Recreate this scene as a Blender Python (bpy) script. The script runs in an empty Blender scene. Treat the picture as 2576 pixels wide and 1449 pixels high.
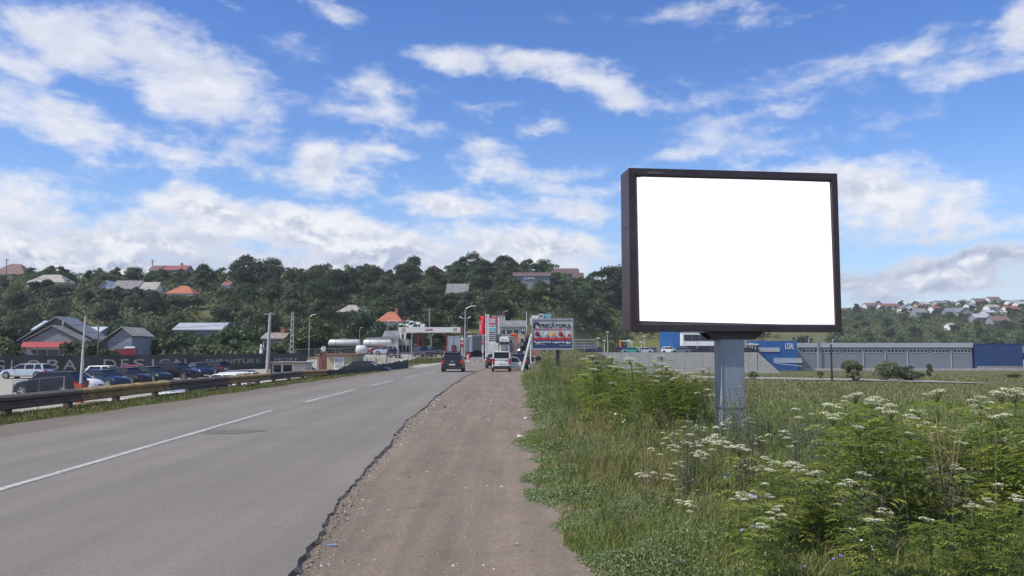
import bpy, math, random
import numpy as np
from mathutils import Vector, Matrix

random.seed(7); RNG = np.random.default_rng(11)
SC = bpy.context.scene
COL = SC.collection
R = math.radians

# ------------------------------------------------------------------ camera
F, CX, CY, CAMZ = 2143.0, 1288.0, 724.5, 1.6        # units of a 2576 px wide picture
TH = math.atan(163.5 / F)
cd = bpy.data.cameras.new("camera"); cam = bpy.data.objects.new("camera", cd); COL.objects.link(cam)
cam.location = (0, 0, CAMZ); cam.rotation_euler = (math.pi/2 + TH, 0, 0)
cd.sensor_width = 36; cd.lens = 36 * F / 2576; cd.clip_end = 6000; cd.clip_start = 0.1
SC.camera = cam

# ------------------------------------------------------------------ node helper
class NT:
    def __init__(s, nt): s.nt = nt; s.N = nt.nodes; s.L = nt.links
    def node(s, t, ins=None, **kw):
        n = s.N.new(t)
        for k, v in kw.items(): setattr(n, k, v)
        for k, v in (ins or {}).items():
            if hasattr(v, 'is_output'): s.L.new(v, n.inputs[k])
            else: n.inputs[k].default_value = v
        return n
    def m(s, op, a, b=0.0, c=0.0, clamp=False):
        return s.node('ShaderNodeMath', {0: a, 1: b, 2: c}, operation=op, use_clamp=clamp).outputs[0]
    def vm(s, op, a, b=(0,0,0)):
        n = s.node('ShaderNodeVectorMath', {0: a, 1: b}, operation=op)
        return n.outputs['Value'] if op in ('LENGTH', 'DOT_PRODUCT') else n.outputs[0]
    def noise(s, vec, scale, detail=4, rough=0.5, dist=0.0):
        return s.node('ShaderNodeTexNoise', {'Vector': vec, 'Scale': scale, 'Detail': detail, 'Roughness': rough, 'Distortion': dist}).outputs['Fac']
    def mr(s, v, a, b, c=0.0, d=1.0, smooth=False):
        return s.node('ShaderNodeMapRange', {0: v, 1: a, 2: b, 3: c, 4: d}, interpolation_type='SMOOTHSTEP' if smooth else 'LINEAR').outputs[0]
    def mix(s, f, a, b, bt='MIX'):
        n = s.N.new('ShaderNodeMix'); n.data_type = 'RGBA'; n.blend_type = bt
        for i, v in ((0, f), (6, a), (7, b)):
            if hasattr(v, 'is_output'): s.L.new(v, n.inputs[i])
            else: n.inputs[i].default_value = (tuple(v) + (1,))[:4] if i else v
        return n.outputs[2]

# ------------------------------------------------------------------ sun + sky
SUN_AZ, SUN_EL = R(-112), R(50)           # azimuth measured from +Y towards +X
sd = bpy.data.lights.new("sun", 'SUN'); sd.energy = 4.6; sd.angle = R(0.55); sd.color = (1.0, 0.955, 0.88)
sun = bpy.data.objects.new("sun", sd); COL.objects.link(sun); sun.location = (-60, -20, 90)
sdir = Vector((math.sin(SUN_AZ)*math.cos(SUN_EL), math.cos(SUN_AZ)*math.cos(SUN_EL), math.sin(SUN_EL)))
sun.rotation_euler = sdir.to_track_quat('Z', 'Y').to_euler()

SC.view_settings.view_transform = 'Standard'; SC.view_settings.look = 'None'
SC.view_settings.exposure = 0.0; SC.view_settings.gamma = 1.0
SC.render.engine = 'CYCLES'
SC.cycles.max_bounces = 5; SC.cycles.diffuse_bounces = 2; SC.cycles.glossy_bounces = 2
SC.cycles.transmission_bounces = 3; SC.cycles.transparent_max_bounces = 6; SC.cycles.volume_bounces = 0

def raydir(px, py):
    r = (px-CX)/F; u = (CY-py)/F
    return Vector((r, math.cos(TH)-u*math.sin(TH), math.sin(TH)+u*math.cos(TH)))
def at(px, py, Y):
    d = raydir(px, py); return Vector((d.x*Y/d.y, Y, CAMZ + d.z*Y/d.y))
def PX(px, Y): return at(px, 888, Y).x

world = bpy.data.worlds.new("World"); SC.world = world; world.use_nodes = True
w = NT(world.node_tree); w.N.clear()
SKYK = 0.10
sky = w.node('ShaderNodeTexSky', sky_type='NISHITA', sun_disc=False, sun_elevation=SUN_EL, sun_rotation=SUN_AZ, air_density=1.0, dust_density=0.35, ozone_density=2.5, altitude=300)
tc = w.node('ShaderNodeTexCoord').outputs['Generated']
dirn = w.vm('NORMALIZE', tc)
sx = w.node('ShaderNodeSeparateXYZ', {0: dirn})
az = w.m('ARCTAN2', sx.outputs[0], sx.outputs[1]); el = w.m('ARCSINE', sx.outputs[2])
ae = w.node('ShaderNodeCombineXYZ', {0: az, 1: el, 2: 0.0}).outputs[0]
# low-frequency warp makes cloud outlines ragged
pn = w.vm('MULTIPLY', dirn, (1, 1, 1.9))
warp = w.node('ShaderNodeTexNoise', {'Vector': pn, 'Scale': 7.0, 'Detail': 5.0, 'Roughness': 0.6}).outputs['Color']
warp = w.vm('MULTIPLY', w.vm('SUBTRACT', warp, (0.5, 0.5, 0.5)), (0.16, 0.085, 0))
aew = w.vm('ADD', ae, warp)
def azel(px, py):
    d = raydir(px, py).normalized(); return math.atan2(d.x, d.y), math.asin(d.z)
CL = [ # px, py, half w, half h, rotation, amount
 (215,120,170,78,-10,1.0),(470,175,200,95,-18,1.05),(330,60,190,50,-12,.6),(560,255,180,36,-6,.62),
 (120,300,260,75,-14,.95),(420,375,170,48,-6,.9),(0,140,100,45,-15,.85),
 (640,385,120,60,-10,.66),(790,440,110,70,-5,1.05),(960,215,170,62,12,.78),(900,290,190,60,-8,.72),(760,110,150,30,-12,.45),
 (1150,135,130,36,-3,.95),(1370,165,180,40,-14,.9),(1530,220,160,44,-12,.82),(1240,290,140,20,3,.5),
 (2150,180,400,46,4,.68),(2000,265,360,38,10,.66),(1720,370,340,42,8,.72),(2130,280,110,44,-20,.6),(2380,200,180,40,0,.62),
 (1680,35,300,46,-3,.62),(860,15,90,40,-25,.75),(560,5,90,26,-5,.6),(1250,425,130,50,-12,.8),(930,395,90,22,-8,.6),(1370,335,62,20,0,.75),
 (2050,40,180,24,8,.35),(2350,60,160,30,-8,.35),
 (60,560,230,80,0,.95),(330,590,300,80,0,1.1),(500,520,120,55,0,1.25),(740,585,300,66,-4,1.25),(1000,625,330,60,-4,1.15),(1360,640,180,60,-4,1.2),
 (1150,530,240,40,-3,.85),(1440,550,260,45,-4,.85),(40,490,90,70,0,.95),(200,660,500,60,0,1.1),(900,680,900,60,0,1.0),(1500,470,240,30,4,.7),
 (2180,490,230,85,-4,1.1),(1960,430,150,50,0,.85),(2400,510,110,60,-12,.9),(2350,700,330,60,0,1.05),(2560,100,70,75,0,1.0),(2480,660,200,30,0,1.2),
 (2000,600,900,34,0,.55),(1000,760,2500,90,0,.9),(30,640,120,50,0,1.1),(100,440,160,34,0,.55)]
dens = None
for (px, py, a, b, rot, amt) in CL:
    ca, ce = azel(px, py); amt = amt*(.86 if (amt < .8 and py < 460) else 1.0)
    mp = w.node('ShaderNodeMapping', {'Vector': aew, 'Location': (ca, ce, 0), 'Rotation': (0, 0, R(rot)), 'Scale': (1.25*a/F, 1.25*b/F, 1)}, vector_type='TEXTURE').outputs[0]
    v = w.mr(w.vm('LENGTH', mp), 0.15, 1.35, amt, 0.0)
    dens = v if dens is None else w.m('SMOOTH_MAX', dens, v, 0.12)
back = w.mr(w.m('ABSOLUTE', az), 0.75, 1.1, 0.0, 0.55)         # the rest of the sky, outside the photograph
dens = w.m('MAXIMUM', dens, back)
def cn(off):
    q = w.vm('ADD', pn, off)
    a_ = w.noise(q, 11.0, 9, 0.6, 0.25)
    return a_
n1 = cn((0, 0, 0)); n2 = cn((-0.012, 0.004, 0.030))
puff1 = w.noise(w.vm('MULTIPLY', dirn, (1, 1, 1.5)), 24.0, 7, 0.58, 0.3); puff2 = w.noise(w.vm('ADD', w.vm('MULTIPLY', dirn, (1, 1, 1.5)), (-.006, .002, .013)), 24.0, 7, 0.58, 0.3)
lowband = w.mr(el, 0.17, 0.26, 1.0, 0.25, True)
nfine = w.noise(w.vm('MULTIPLY', dirn, (1.0, 1.0, 3.4)), 26.0, 8, 0.62, 0.6)
tot = w.m('ADD', w.m('MULTIPLY', dens, 0.90), w.m('MULTIPLY', w.m('SUBTRACT', n1, 0.5), 1.35))
tot = w.m('ADD', tot, w.m('MULTIPLY', w.m('SUBTRACT', nfine, 0.5), 0.45))
tot = w.m('ADD', tot, w.m('MULTIPLY', w.m('MULTIPLY', w.m('SUBTRACT', puff1, 0.5), 0.9), w.mr(el, 0.19, 0.28, 1.0, 0.15, True)))
cov = w.m('MULTIPLY', w.mr(tot, 0.24, 0.86, 0.0, 1.0, True), w.mr(el, 0.12, 0.34, 1.0, 0.90, True))
relief = w.m('ADD', 0.56, w.m('ADD', w.m('MULTIPLY', w.m('SUBTRACT', n1, n2), 3.4), w.m('MULTIPLY', w.m('MULTIPLY', w.m('SUBTRACT', puff1, puff2), 4.5), lowband)), clamp=True)
thick = w.mr(tot, 0.45, 1.1, 0.0, 1.0, True)
big = w.noise(pn, 4.2, 3, 0.5)
lowgrey = w.mr(el, 0.07, 0.155, 1.0, 0.0, True)
shade = w.m('MULTIPLY', w.m('MULTIPLY', thick, 0.62), w.m('SUBTRACT', 1.0, relief))
shade = w.m('ADD', shade, w.m('MULTIPLY', lowgrey, w.mr(big, 0.36, 0.58, 0.15, 0.6)), clamp=True)
cwhite = tuple(c/SKYK for c in (0.88, 0.89, 0.945)); cgrey = tuple(c/SKYK for c in (0.40, 0.46, 0.63))
ccol = w.mix(shade, cwhite, cgrey)
skyc = w.node('ShaderNodeHueSaturation', {'Hue': 0.515, 'Saturation': 1.27, 'Value': 1.68, 'Color': sky.outputs[0]}).outputs[0]
skyc = w.mix(w.mr(el, 0.0, 0.26, 0.55, 0.0, True), skyc, tuple(c/SKYK for c in (0.34, 0.50, 0.82)))
bright = w.m('MULTIPLY', w.mr(tot, 0.80, 1.15, 0.0, 1.0, True), relief)
ccol = w.mix(w.m('MULTIPLY', bright, 0.8), ccol, tuple(c/SKYK for c in (0.97, 0.97, 0.985)))
final = w.mix(w.m('MULTIPLY', cov, 0.94), skyc, ccol)
bg = w.node('ShaderNodeBackground', {'Color': final, 'Strength': SKYK})
wo = w.node('ShaderNodeOutputWorld', {'Surface': bg.outputs[0]})
world.cycles.sampling_method = 'MANUAL'; world.cycles.sample_map_resolution = 512

# ------------------------------------------------------------------ materials
MATS = {}
def mat(name, col, rough=0.7, metal=0.0, var=0.12, scale=3.0, bump=0.0, bscale=30.0, spec=0.5, emit=None, col2=None, coat=0.0):
    if name in MATS: return MATS[name]
    m = bpy.data.materials.new(name); m.use_nodes = True; n = NT(m.node_tree); n.N.clear()
    p = n.node('ShaderNodeBsdfPrincipled', {'Roughness': rough, 'Metallic': metal, 'Specular IOR Level': spec, 'Coat Weight': coat})
    pos = n.node('ShaderNodeNewGeometry').outputs['Position']
    f = n.noise(pos, scale, 5, 0.6)
    c2 = col2 if col2 else tuple(max(0, c*(1-2.2*var)) for c in col)
    c1 = col if col2 else tuple(min(1, c*(1+1.2*var)) for c in col)
    n.L.new(n.mix(n.mr(f, 0.3, 0.7), c2, c1), p.inputs['Base Color'])
    if bump:
        b = n.node('ShaderNodeBump', {'Height': n.noise(pos, bscale, 4, 0.65), 'Strength': bump, 'Distance': 0.03})
        n.L.new(b.outputs[0], p.inputs['Normal'])
    if emit:
        p.inputs['Emission Color'].default_value = tuple(emit) + (1,); p.inputs['Emission Strength'].default_value = 1.0
    o = n.node('ShaderNodeOutputMaterial', {0: p.outputs[0]})
    MATS[name] = m; return m

def leafmat(name, c1, c2, trans=0.3, attr=False, hue=0.5, scale=0.6):
    m = bpy.data.materials.new(name); m.use_nodes = True; n = NT(m.node_tree); n.N.clear()
    oi = n.node('ShaderNodeObjectInfo')
    tco = n.node('ShaderNodeTexCoord').outputs['Object']
    f = n.noise(tco, scale, 3, 0.7)
    base = n.mix(n.mr(f, 0.35, 0.65), c1, c2)
    if attr:
        a = n.node('ShaderNodeVertexColor', layer_name='Col').outputs[0]
        base = n.mix(1.0, a, n.mix(f, (0.8, 0.8, 0.8), (1.15, 1.15, 1.15)), 'MULTIPLY')
    else:
        base = n.node('ShaderNodeHueSaturation', {'Hue': n.mr(oi.outputs['Random'], 0, 1, hue-0.035, hue+0.02), 'Saturation': n.mr(n.m('FRACT', n.m('MULTIPLY', oi.outputs['Random'], 7.3)), 0, 1, 1.15, 0.75), 'Value': n.mr(n.m('FRACT', n.m('MULTIPLY', oi.outputs['Random'], 13.7)), 0, 1, 0.68, 1.35), 'Color': base}).outputs[0]
    d = n.node('ShaderNodeBsdfPrincipled', {'Base Color': base, 'Roughness': 0.55, 'Specular IOR Level': 0.3})
    t = n.node('ShaderNodeBsdfTranslucent', {'Color': n.mix(1.0, base, (1.3, 1.35, 0.7), 'MULTIPLY')})
    x = n.node('ShaderNodeMixShader', {0: trans, 1: d.outputs[0], 2: t.outputs[0]})
    n.node('ShaderNodeOutputMaterial', {0: x.outputs[0]})
    return m

def asphalt_mat(name, c1, c2, bump=0.35, pebble=True, tint=None, streak=True):
    m = bpy.data.materials.new(name); m.use_nodes = True; n = NT(m.node_tree); n.N.clear()
    pos = n.node('ShaderNodeNewGeometry').outputs['Position']
    fine = n.m('ADD', n.m('MULTIPLY', n.noise(pos, 90, 3, 0.7), 0.6), n.m('MULTIPLY', n.noise(pos, 28, 3, 0.8), 0.4)); mid = n.noise(pos, 9, 4, 0.6); bigf = n.noise(pos, 0.45, 4, 0.6)
    base = n.mix(n.mr(bigf, 0.35, 0.65), c1, c2)
    if streak:
        st = n.noise(n.vm('MULTIPLY', pos, (1.3, 0.05, 1)), 1.0, 3, 0.5)
        base = n.mix(n.mr(st, 0.4, 0.62, 0.0, 0.6), base, tuple(c*0.80 for c in c1))
    base = n.mix(n.mr(mid, 0.35, 0.7, 0.0, 0.35), base, tuple(c*0.78 for c in c2))
    if tint: base = n.mix(n.mr(n.noise(pos, 1.3, 5, 0.7), 0.52, 0.68, 0.0, 0.6), base, tint)
    base = n.mix(n.mr(fine, 0.36, 0.66), n.mix(1.0, base, (0.62, 0.62, 0.62), 'MULTIPLY'), n.mix(1.0, base, (1.28, 1.27, 1.25), 'MULTIPLY'))
    p = n.node('ShaderNodeBsdfPrincipled', {'Base Color': base, 'Roughness': 0.85, 'Specular IOR Level': 0.35})
    h = n.m('ADD', n.m('MULTIPLY', fine, 0.5), n.m('MULTIPLY', mid, 0.8))
    b = n.node('ShaderNodeBump', {'Height': h, 'Strength': bump, 'Distance': 0.02})
    n.L.new(b.outputs[0], p.inputs['Normal'])
    n.node('ShaderNodeOutputMaterial', {0: p.outputs[0]})
    return m

M_ROAD = asphalt_mat('asphalt', (0.205, 0.184, 0.156), (0.236, 0.213, 0.182))
M_EDGE = asphalt_mat('asphalt_edge', (0.11, 0.098, 0.088), (0.16, 0.142, 0.124), 1.0, streak=False)
M_DIRT = asphalt_mat('dirt', (0.225, 0.176, 0.127), (0.262, 0.210, 0.154), 0.9, tint=(0.155, 0.125, 0.098))
M_GRAV = asphalt_mat('gravel_strip', (0.21, 0.165, 0.135), (0.165, 0.14, 0.11), 0.8, tint=(0.13, 0.14, 0.06))
M_LOT = asphalt_mat('pale_paving', (0.33, 0.30, 0.25), (0.39, 0.355, 0.30), 0.3, streak=False)
M_TRACK = asphalt_mat('track_gravel', (0.30, 0.27, 0.23), (0.34, 0.31, 0.27), 0.4)
def ground_mat(name, cs):
    m = bpy.data.materials.new(name); m.use_nodes = True; n = NT(m.node_tree); n.N.clear()
    pos = n.node('ShaderNodeNewGeometry').outputs['Position']
    a = n.noise(pos, 0.05, 4, 0.6); b_ = n.noise(pos, 0.6, 6, 0.7); c_ = n.noise(pos, 9, 4, 0.7)
    base = n.mix(n.mr(a, 0.38, 0.62), cs[0], cs[1])
    base = n.mix(n.mr(b_, 0.45, 0.7), base, cs[2])
    base = n.mix(n.mr(c_, 0.3, 0.75), n.mix(1.0, base, (0.55, 0.55, 0.5), 'MULTIPLY'), n.mix(1.0, base, (1.3, 1.3, 1.2), 'MULTIPLY'))
    p = n.node('ShaderNodeBsdfPrincipled', {'Base Color': base, 'Roughness': 0.9, 'Specular IOR Level': 0.15})
    b = n.node('ShaderNodeBump', {'Height': n.m('ADD', b_, c_), 'Strength': 0.9, 'Distance': 0.12})
    n.L.new(b.outputs[0], p.inputs['Normal'])
    n.node('ShaderNodeOutputMaterial', {0: p.outputs[0]})
    return m
def dirt_tracks(m):
    n = NT(m.node_tree); p = [q for q in n.N if q.type == 'BSDF_PRINCIPLED'][0]; lk = p.inputs['Base Color'].links[0]; src = lk.from_socket; pos = n.node('ShaderNodeNewGeometry').outputs['Position']
    s_ = n.noise(n.vm('MULTIPLY', pos, (4.5, 0.16, 1)), 1.0, 4, 0.55, 0.4); c = n.mix(n.mr(s_, 0.42, 0.62), n.mix(1.0, src, (0.91, 0.90, 0.89), 'MULTIPLY'), n.mix(1.0, src, (1.06, 1.05, 1.03), 'MULTIPLY'))
    c = n.mix(n.mr(n.noise(pos, 2.2, 5, 0.7), 0.56, 0.72, 0, 0.5), c, (0.17, 0.16, 0.155)); n.L.new(c, p.inputs['Base Color'])
dirt_tracks(M_DIRT)
M_GROUND = ground_mat('meadow', ((0.105, 0.118, 0.045), (0.135, 0.135, 0.058), (0.16, 0.14, 0.072)))
M_LAWN = ground_mat('lawn_grass', ((0.11, 0.15, 0.04), (0.14, 0.16, 0.055), (0.15, 0.14, 0.06)))

# ------------------------------------------------------------------ mesh builder
class MB:
    def __init__(s): s.v = []; s.f = []; s.mi = []; s.cur = 0
    def add(s, vs, fs):
        o = len(s.v); s.v += [tuple(x) for x in vs]; s.f += [tuple(i+o for i in f) for f in fs]; s.mi += [s.cur]*len(fs); return s
    def box(s, x0, x1, y0, y1, z0, z1, M=None):
        vs = [(x0,y0,z0),(x1,y0,z0),(x1,y1,z0),(x0,y1,z0),(x0,y0,z1),(x1,y0,z1),(x1,y1,z1),(x0,y1,z1)]
        if M: vs = [M @ Vector(v) for v in vs]
        return s.add(vs, [(3,2,1,0),(4,5,6,7),(0,1,5,4),(1,2,6,5),(2,3,7,6),(3,0,4,7)])
    def tube(s, pts, rs, n=8, cap=True):
        pts = [Vector(p) for p in pts]
        if not hasattr(rs, '__len__'): rs = [rs]*len(pts)
        vs = []; fs = []
        for i, p in enumerate(pts):
            t = (pts[min(i+1, len(pts)-1)] - pts[max(i-1, 0)]).normalized()
            a = t.cross(Vector((0,0,1)) if abs(t.z) < .9 else Vector((1,0,0))).normalized(); b = t.cross(a)
            for k in range(n):
                g = 2*math.pi*k/n; vs.append(p + (a*math.cos(g)+b*math.sin(g))*rs[i])
        for i in range(len(pts)-1):
            for k in range(n):
                k2 = (k+1) % n; fs.append((i*n+k, i*n+k2, (i+1)*n+k2, (i+1)*n+k))
        if cap:
            fs.append(tuple(range(n-1, -1, -1))); fs.append(tuple((len(pts)-1)*n+k for k in range(n)))
        return s.add(vs, fs)
    def loft(s, rings, cap=True, closed=True):
        n = len(rings[0]); vs = [p for r_ in rings for p in r_]; fs = []
        for i in range(len(rings)-1):
            for k in range(n if closed else n-1):
                k2 = (k+1) % n; fs.append((i*n+k, (i+1)*n+k, (i+1)*n+k2, i*n+k2))
        if cap:
            fs.append(tuple(range(n))); fs.append(tuple((len(rings)-1)*n+k for k in range(n-1, -1, -1)))
        return s.add(vs, fs)
    def prism(s, prof, a0, a1, axis='y'):
        def p(u, v, a): return {'y': (u, a, v), 'x': (a, u, v), 'z': (u, v, a)}[axis]
        return s.loft([[p(u, v, a0) for u, v in prof], [p(u, v, a1) for u, v in prof]])
    def build(s, name, m, parent=None, off=None, smooth=None, bevel=0):
        me = bpy.data.meshes.new(name)
        vs = s.v if off is None else [(a-off[0], b-off[1], c-off[2]) for a, b, c in s.v]
        me.from_pydata(vs, [], s.f)
        for x in (m if isinstance(m, (list, tuple)) else [m]): me.materials.append(x)
        me.polygons.foreach_set('material_index', s.mi)
        me.validate(); me.update()
        import bmesh
        bm = bmesh.new(); bm.from_mesh(me); bmesh.ops.recalc_face_normals(bm, faces=bm.faces)
        if bevel: bmesh.ops.bevel(bm, geom=bm.edges[:], offset=bevel, segments=2, affect='EDGES', profile=.6)
        bm.to_mesh(me); bm.free()
        if smooth:
            me.shade_smooth(); me.set_sharp_from_angle(angle=R(smooth))
        o = bpy.data.objects.new(name, me); COL.objects.link(o)
        if parent: o.parent = parent
        return o

def npmesh(name, V, F4, m, parent=None, col=None, F3=None):
    me = bpy.data.meshes.new(name); me.vertices.add(len(V)); me.vertices.foreach_set('co', V.astype(np.float32).ravel())
    q = F4.reshape(-1) if F4 is not None and len(F4) else np.zeros(0, int); t = F3.reshape(-1) if F3 is not None else np.zeros(0, int)
    nq = len(q)//4; ntr = len(t)//3
    me.loops.add(len(q)+len(t)); me.polygons.add(nq+ntr)
    me.loops.foreach_set('vertex_index', np.concatenate([q, t]).astype(np.int32))
    me.polygons.foreach_set('loop_start', np.concatenate([np.arange(nq)*4, nq*4+np.arange(ntr)*3]).astype(np.int32))
    me.update(calc_edges=True)
    if col is not None:
        ca = me.color_attributes.new(name='Col', type='FLOAT_COLOR', domain='POINT')
        c4 = np.ones((len(V), 4), np.float32); c4[:, :3] = col; ca.data.foreach_set('color', c4.ravel())
    me.materials.append(m); me.validate()
    o = bpy.data.objects.new(name, me); COL.objects.link(o)
    if parent: o.parent = parent
    return o

def tag(o, label=None, cat=None, group=None, kind=None):
    if label: o['label'] = label
    if cat: o['category'] = cat
    if group: o['group'] = group
    if kind: o['kind'] = kind
    return o
def struct(o): o['kind'] = 'structure'; return o
def thing(name, label, cat, loc=(0,0,0), rz=0, group=None):
    o = bpy.data.objects.new(name, None); COL.objects.link(o); o.empty_display_size = .2
    o.location = loc; o.rotation_euler = (0, 0, rz); return tag(o, label, cat, group)
KIDS = {}
def children(o):
    return [c for c in ALLC.get(o.name, [])]
ALLC = {}
def copy_tree(o, loc, rz=0, scale=1.0, label=None, group=None):
    r_ = o.copy(); COL.objects.link(r_); r_.location = loc; r_.rotation_euler = (0, 0, rz)
    r_.scale = (scale,)*3 if not hasattr(scale, '__len__') else scale
    if label: r_['label'] = label
    if group: r_['group'] = group
    for ch in list(o.children):
        c = ch.copy(); COL.objects.link(c); c.parent = r_
        for g in list(ch.children):
            d = g.copy(); COL.objects.link(d); d.parent = c
    return r_

def textmesh(name, s, m, parent=None, x0=0, x1=None, z0=0, h=1.0, y=0, depth=0.02, M=None, bold=0.0, shear=0.0):
    """text fitted to x0..x1 and z0..z0+h in the local XZ plane, facing -Y"""
    cu = bpy.data.curves.new(name, 'FONT'); cu.body = s; cu.offset = bold; cu.extrude = 0.0; cu.resolution_u = 4; cu.shear = shear
    ob = bpy.data.objects.new(name, cu); COL.objects.link(ob)
    bpy.context.view_layer.update()
    me = bpy.data.meshes.new_from_object(ob.evaluated_get(bpy.context.evaluated_depsgraph_get()))
    bpy.data.objects.remove(ob); bpy.data.curves.remove(cu)
    co = np.zeros(len(me.vertices)*3, np.float32); me.vertices.foreach_get('co', co); co = co.reshape(-1, 3)
    mn = co.min(0); mx = co.max(0); sz = h/(mx[1]-mn[1]); sx_ = sz if x1 is None else (x1-x0)/(mx[0]-mn[0])
    out = np.zeros_like(co); out[:, 0] = (co[:, 0]-mn[0])*sx_ + x0; out[:, 2] = (co[:, 1]-mn[1])*sz + z0; out[:, 1] = y
    me.vertices.foreach_set('co', out.ravel()); me.materials.clear(); me.materials.append(m)
    me.update()
    import bmesh
    bm = bmesh.new(); bm.from_mesh(me)
    ex = bmesh.ops.extrude_face_region(bm, geom=bm.faces[:]); vs = [g for g in ex['geom'] if isinstance(g, bmesh.types.BMVert)]
    bmesh.ops.translate(bm, verts=vs, vec=(0, -depth, 0)); bmesh.ops.recalc_face_normals(bm, faces=bm.faces)
    bm.to_mesh(me); bm.free()
    o = bpy.data.objects.new(name, me); COL.objects.link(o)
    if M: o.matrix_local = M
    if parent: o.parent = parent
    return o

def textwords(s, m, parent, x0, x1, z0, h, y, **k):
    tot = len(s); i = 0
    for wd in s.split(' '):
        a = x0+(x1-x0)*i/tot; b = x0+(x1-x0)*(i+len(wd))/tot; textmesh('lettering', wd, m, parent, a, b, z0, h, y, **k); i += len(wd)+1

# ------------------------------------------------------------------ terrain
def ss(t): t = np.clip(t, 0, 1); return t*t*(3-2*t)
def H(x, y):
    x = np.asarray(x, float); y = np.asarray(y, float)
    zr = 1.35*ss((y-95)/65)
    zl0 = -2.1 + 0.0143*np.clip(y, 15, 98)
    zl = zl0 + (zr-zl0)*ss((y-104)/45)*ss((x+48)/16)
    zf = -1.9 - 0.0072*np.clip(y-30, 0, 235)
    wl = ss((-13.7-x)/2.4); xr = 3.0 + 15*ss((y-100)/90)
    wr = ss((x-xr)/9.0)
    bump = 0.35*ss((x-1.2)/2.0)*ss((y-24)/22)
    z = (zr + bump)*(1-wl) + zl*wl - 0.09
    z = z*(1-wr) + zf*wr
    # hills
    st = 190 + 78*ss((x+6)/50.0); cr = 31.5 + 1.2*np.sin(x*0.021) + 0.8*np.sin(x*0.05+1)
    hl = cr*ss((y-st)/(352-st)) - 0.02*np.clip(y-380, 0, 2000)
    hr = (38+9*ss((x-215)/130))*ss((y-292)/430) + 3.0*np.sin(x*0.013+.5)*ss((y-350)/200) - 0.02*np.clip(y-760, 0, 2000)
    wt = ss((x-62)/60)
    return z + hl*(1-wt) + hr*wt
def h(x, y): return float(H(x, y))
def gp(px, Y, dz=0): X = PX(px, Y); return Vector((X, Y, h(X, Y)+dz))
def ground_at(px, py, y0=3, y1=700):
    Y = y0
    while Y < y1:
        p = at(px, py, Y)
        if p.z <= h(p.x, Y): return Vector((p.x, Y, h(p.x, Y)))
        Y += 0.02*Y if Y > 40 else 0.1
    return p
def axis(*seg):
    out = []
    for a, b, st in seg: out += list(np.arange(a, b, st))
    return np.array(out + [seg[-1][1]])
xs = axis((-1200,-320,40),(-320,-70,6),(-70,70,1),(70,330,5),(330,1200,40)); ys = axis((-60,2,4),(2,110,1),(110,300,2.5),(300,400,5),(400,800,12),(800,1500,50))
GX, GY = np.meshgrid(xs, ys); GZ = H(GX, GY)
nx, ny = len(xs), len(ys)
idx = np.arange(nx*ny).reshape(ny, nx)
g = npmesh('ground', np.stack([GX, GY, GZ], -1).reshape(-1, 3), np.stack([idx[:-1,:-1], idx[:-1,1:], idx[1:,1:], idx[1:,:-1]], -1).reshape(-1, 4), M_GROUND)
g.data.shade_smooth(); struct(g)

def strip(name, rows, m, off=0.0, zf=None, nacross=2, jit=0):
    """rows: list of (y, xl, xr); a sheet laid on the terrain"""
    V = []; Q = []
    for (y, xl, xr) in rows:
        for k in range(nacross):
            x = xl + (xr-xl)*k/(nacross-1); V.append((x, y, (zf(x, y) if zf else h(x, y)) + off + (random.uniform(-jit, jit) if jit else 0)))
    n = nacross
    for i in range(len(rows)-1):
        for k in range(n-1): a = i*n+k; Q.append((a, a+1, a+n+1, a+n))
    o = npmesh(name, np.array(V), np.array(Q), m); struct(o); o.data.shade_smooth(); return o
# road centre line: right edge / left edge as functions of y
def road_r(y):
    return float(np.interp(y, [-60,2,6,12,21,35,60,80,95,110,130,150,175,200,230], [-1.2,-1.35,-1.57,-2.05,-2.5,-2.9,-3.25,-3.0,-2.6,-1.6,0.6,3.6,8,13.5,21]))
def road_l(y):
    return float(np.interp(y, [-60,10,16,35,50,80,95,110,130,150,175,200,230], [-9.3,-9.55,-9.7,-9.75,-10.1,-10.2,-10.1,-9.4,-7.2,-4.2,0.4,6,13.5]))
def zroad(x, y): return 1.35*float(ss((y-95)/65)) + 25*0*y
ry = [-60] + list(np.arange(2, 40, 0.12)) + list(np.arange(40, 231, 1.0))
edge_j = [random.uniform(-1, 1) for _ in ry]
def ej(i, y):
    return 0.035*math.sin(y*0.55) + 0.018*math.sin(y*1.7+1) + 0.010*math.sin(y*5.1) + 0.008*math.sin(y*13.7) + 0.014*edge_j[i]
road = MB(); top = []; n = len(ry)
for i, y in enumerate(ry):
    zz = 1.35*float(ss((y-95)/65)); xr_ = road_r(y) + (ej(i, y) if y < 60 else 0); xl_ = road_l(y)
    cols = [xl_-0.0, xl_+(xr_-xl_)*.33, road_r(y)-.35, xr_]
    top.append([(xl_-0.03, y, zz-0.12)] + [(c, y, zz) for c in cols] + [(xr_+0.085+0.075*edge_j[(i*7) % n]*abs(math.sin(y*.8)), y, zz-0.085)])
V = np.array(top).reshape(-1, 3); k = 6; Q = []; MI = []
for i in range(n-1):
    for c in range(k-1):
        a = i*k+c; Q.append((a, a+1, a+k+1, a+k)); MI.append(1 if c == k-2 and ry[i] < 60 else 0)
o = npmesh('road', V, np.array(Q), M_ROAD); o.data.materials.append(M_EDGE); o.data.polygons.foreach_set('material_index', MI); o.data.shade_flat(); struct(o)

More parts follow.
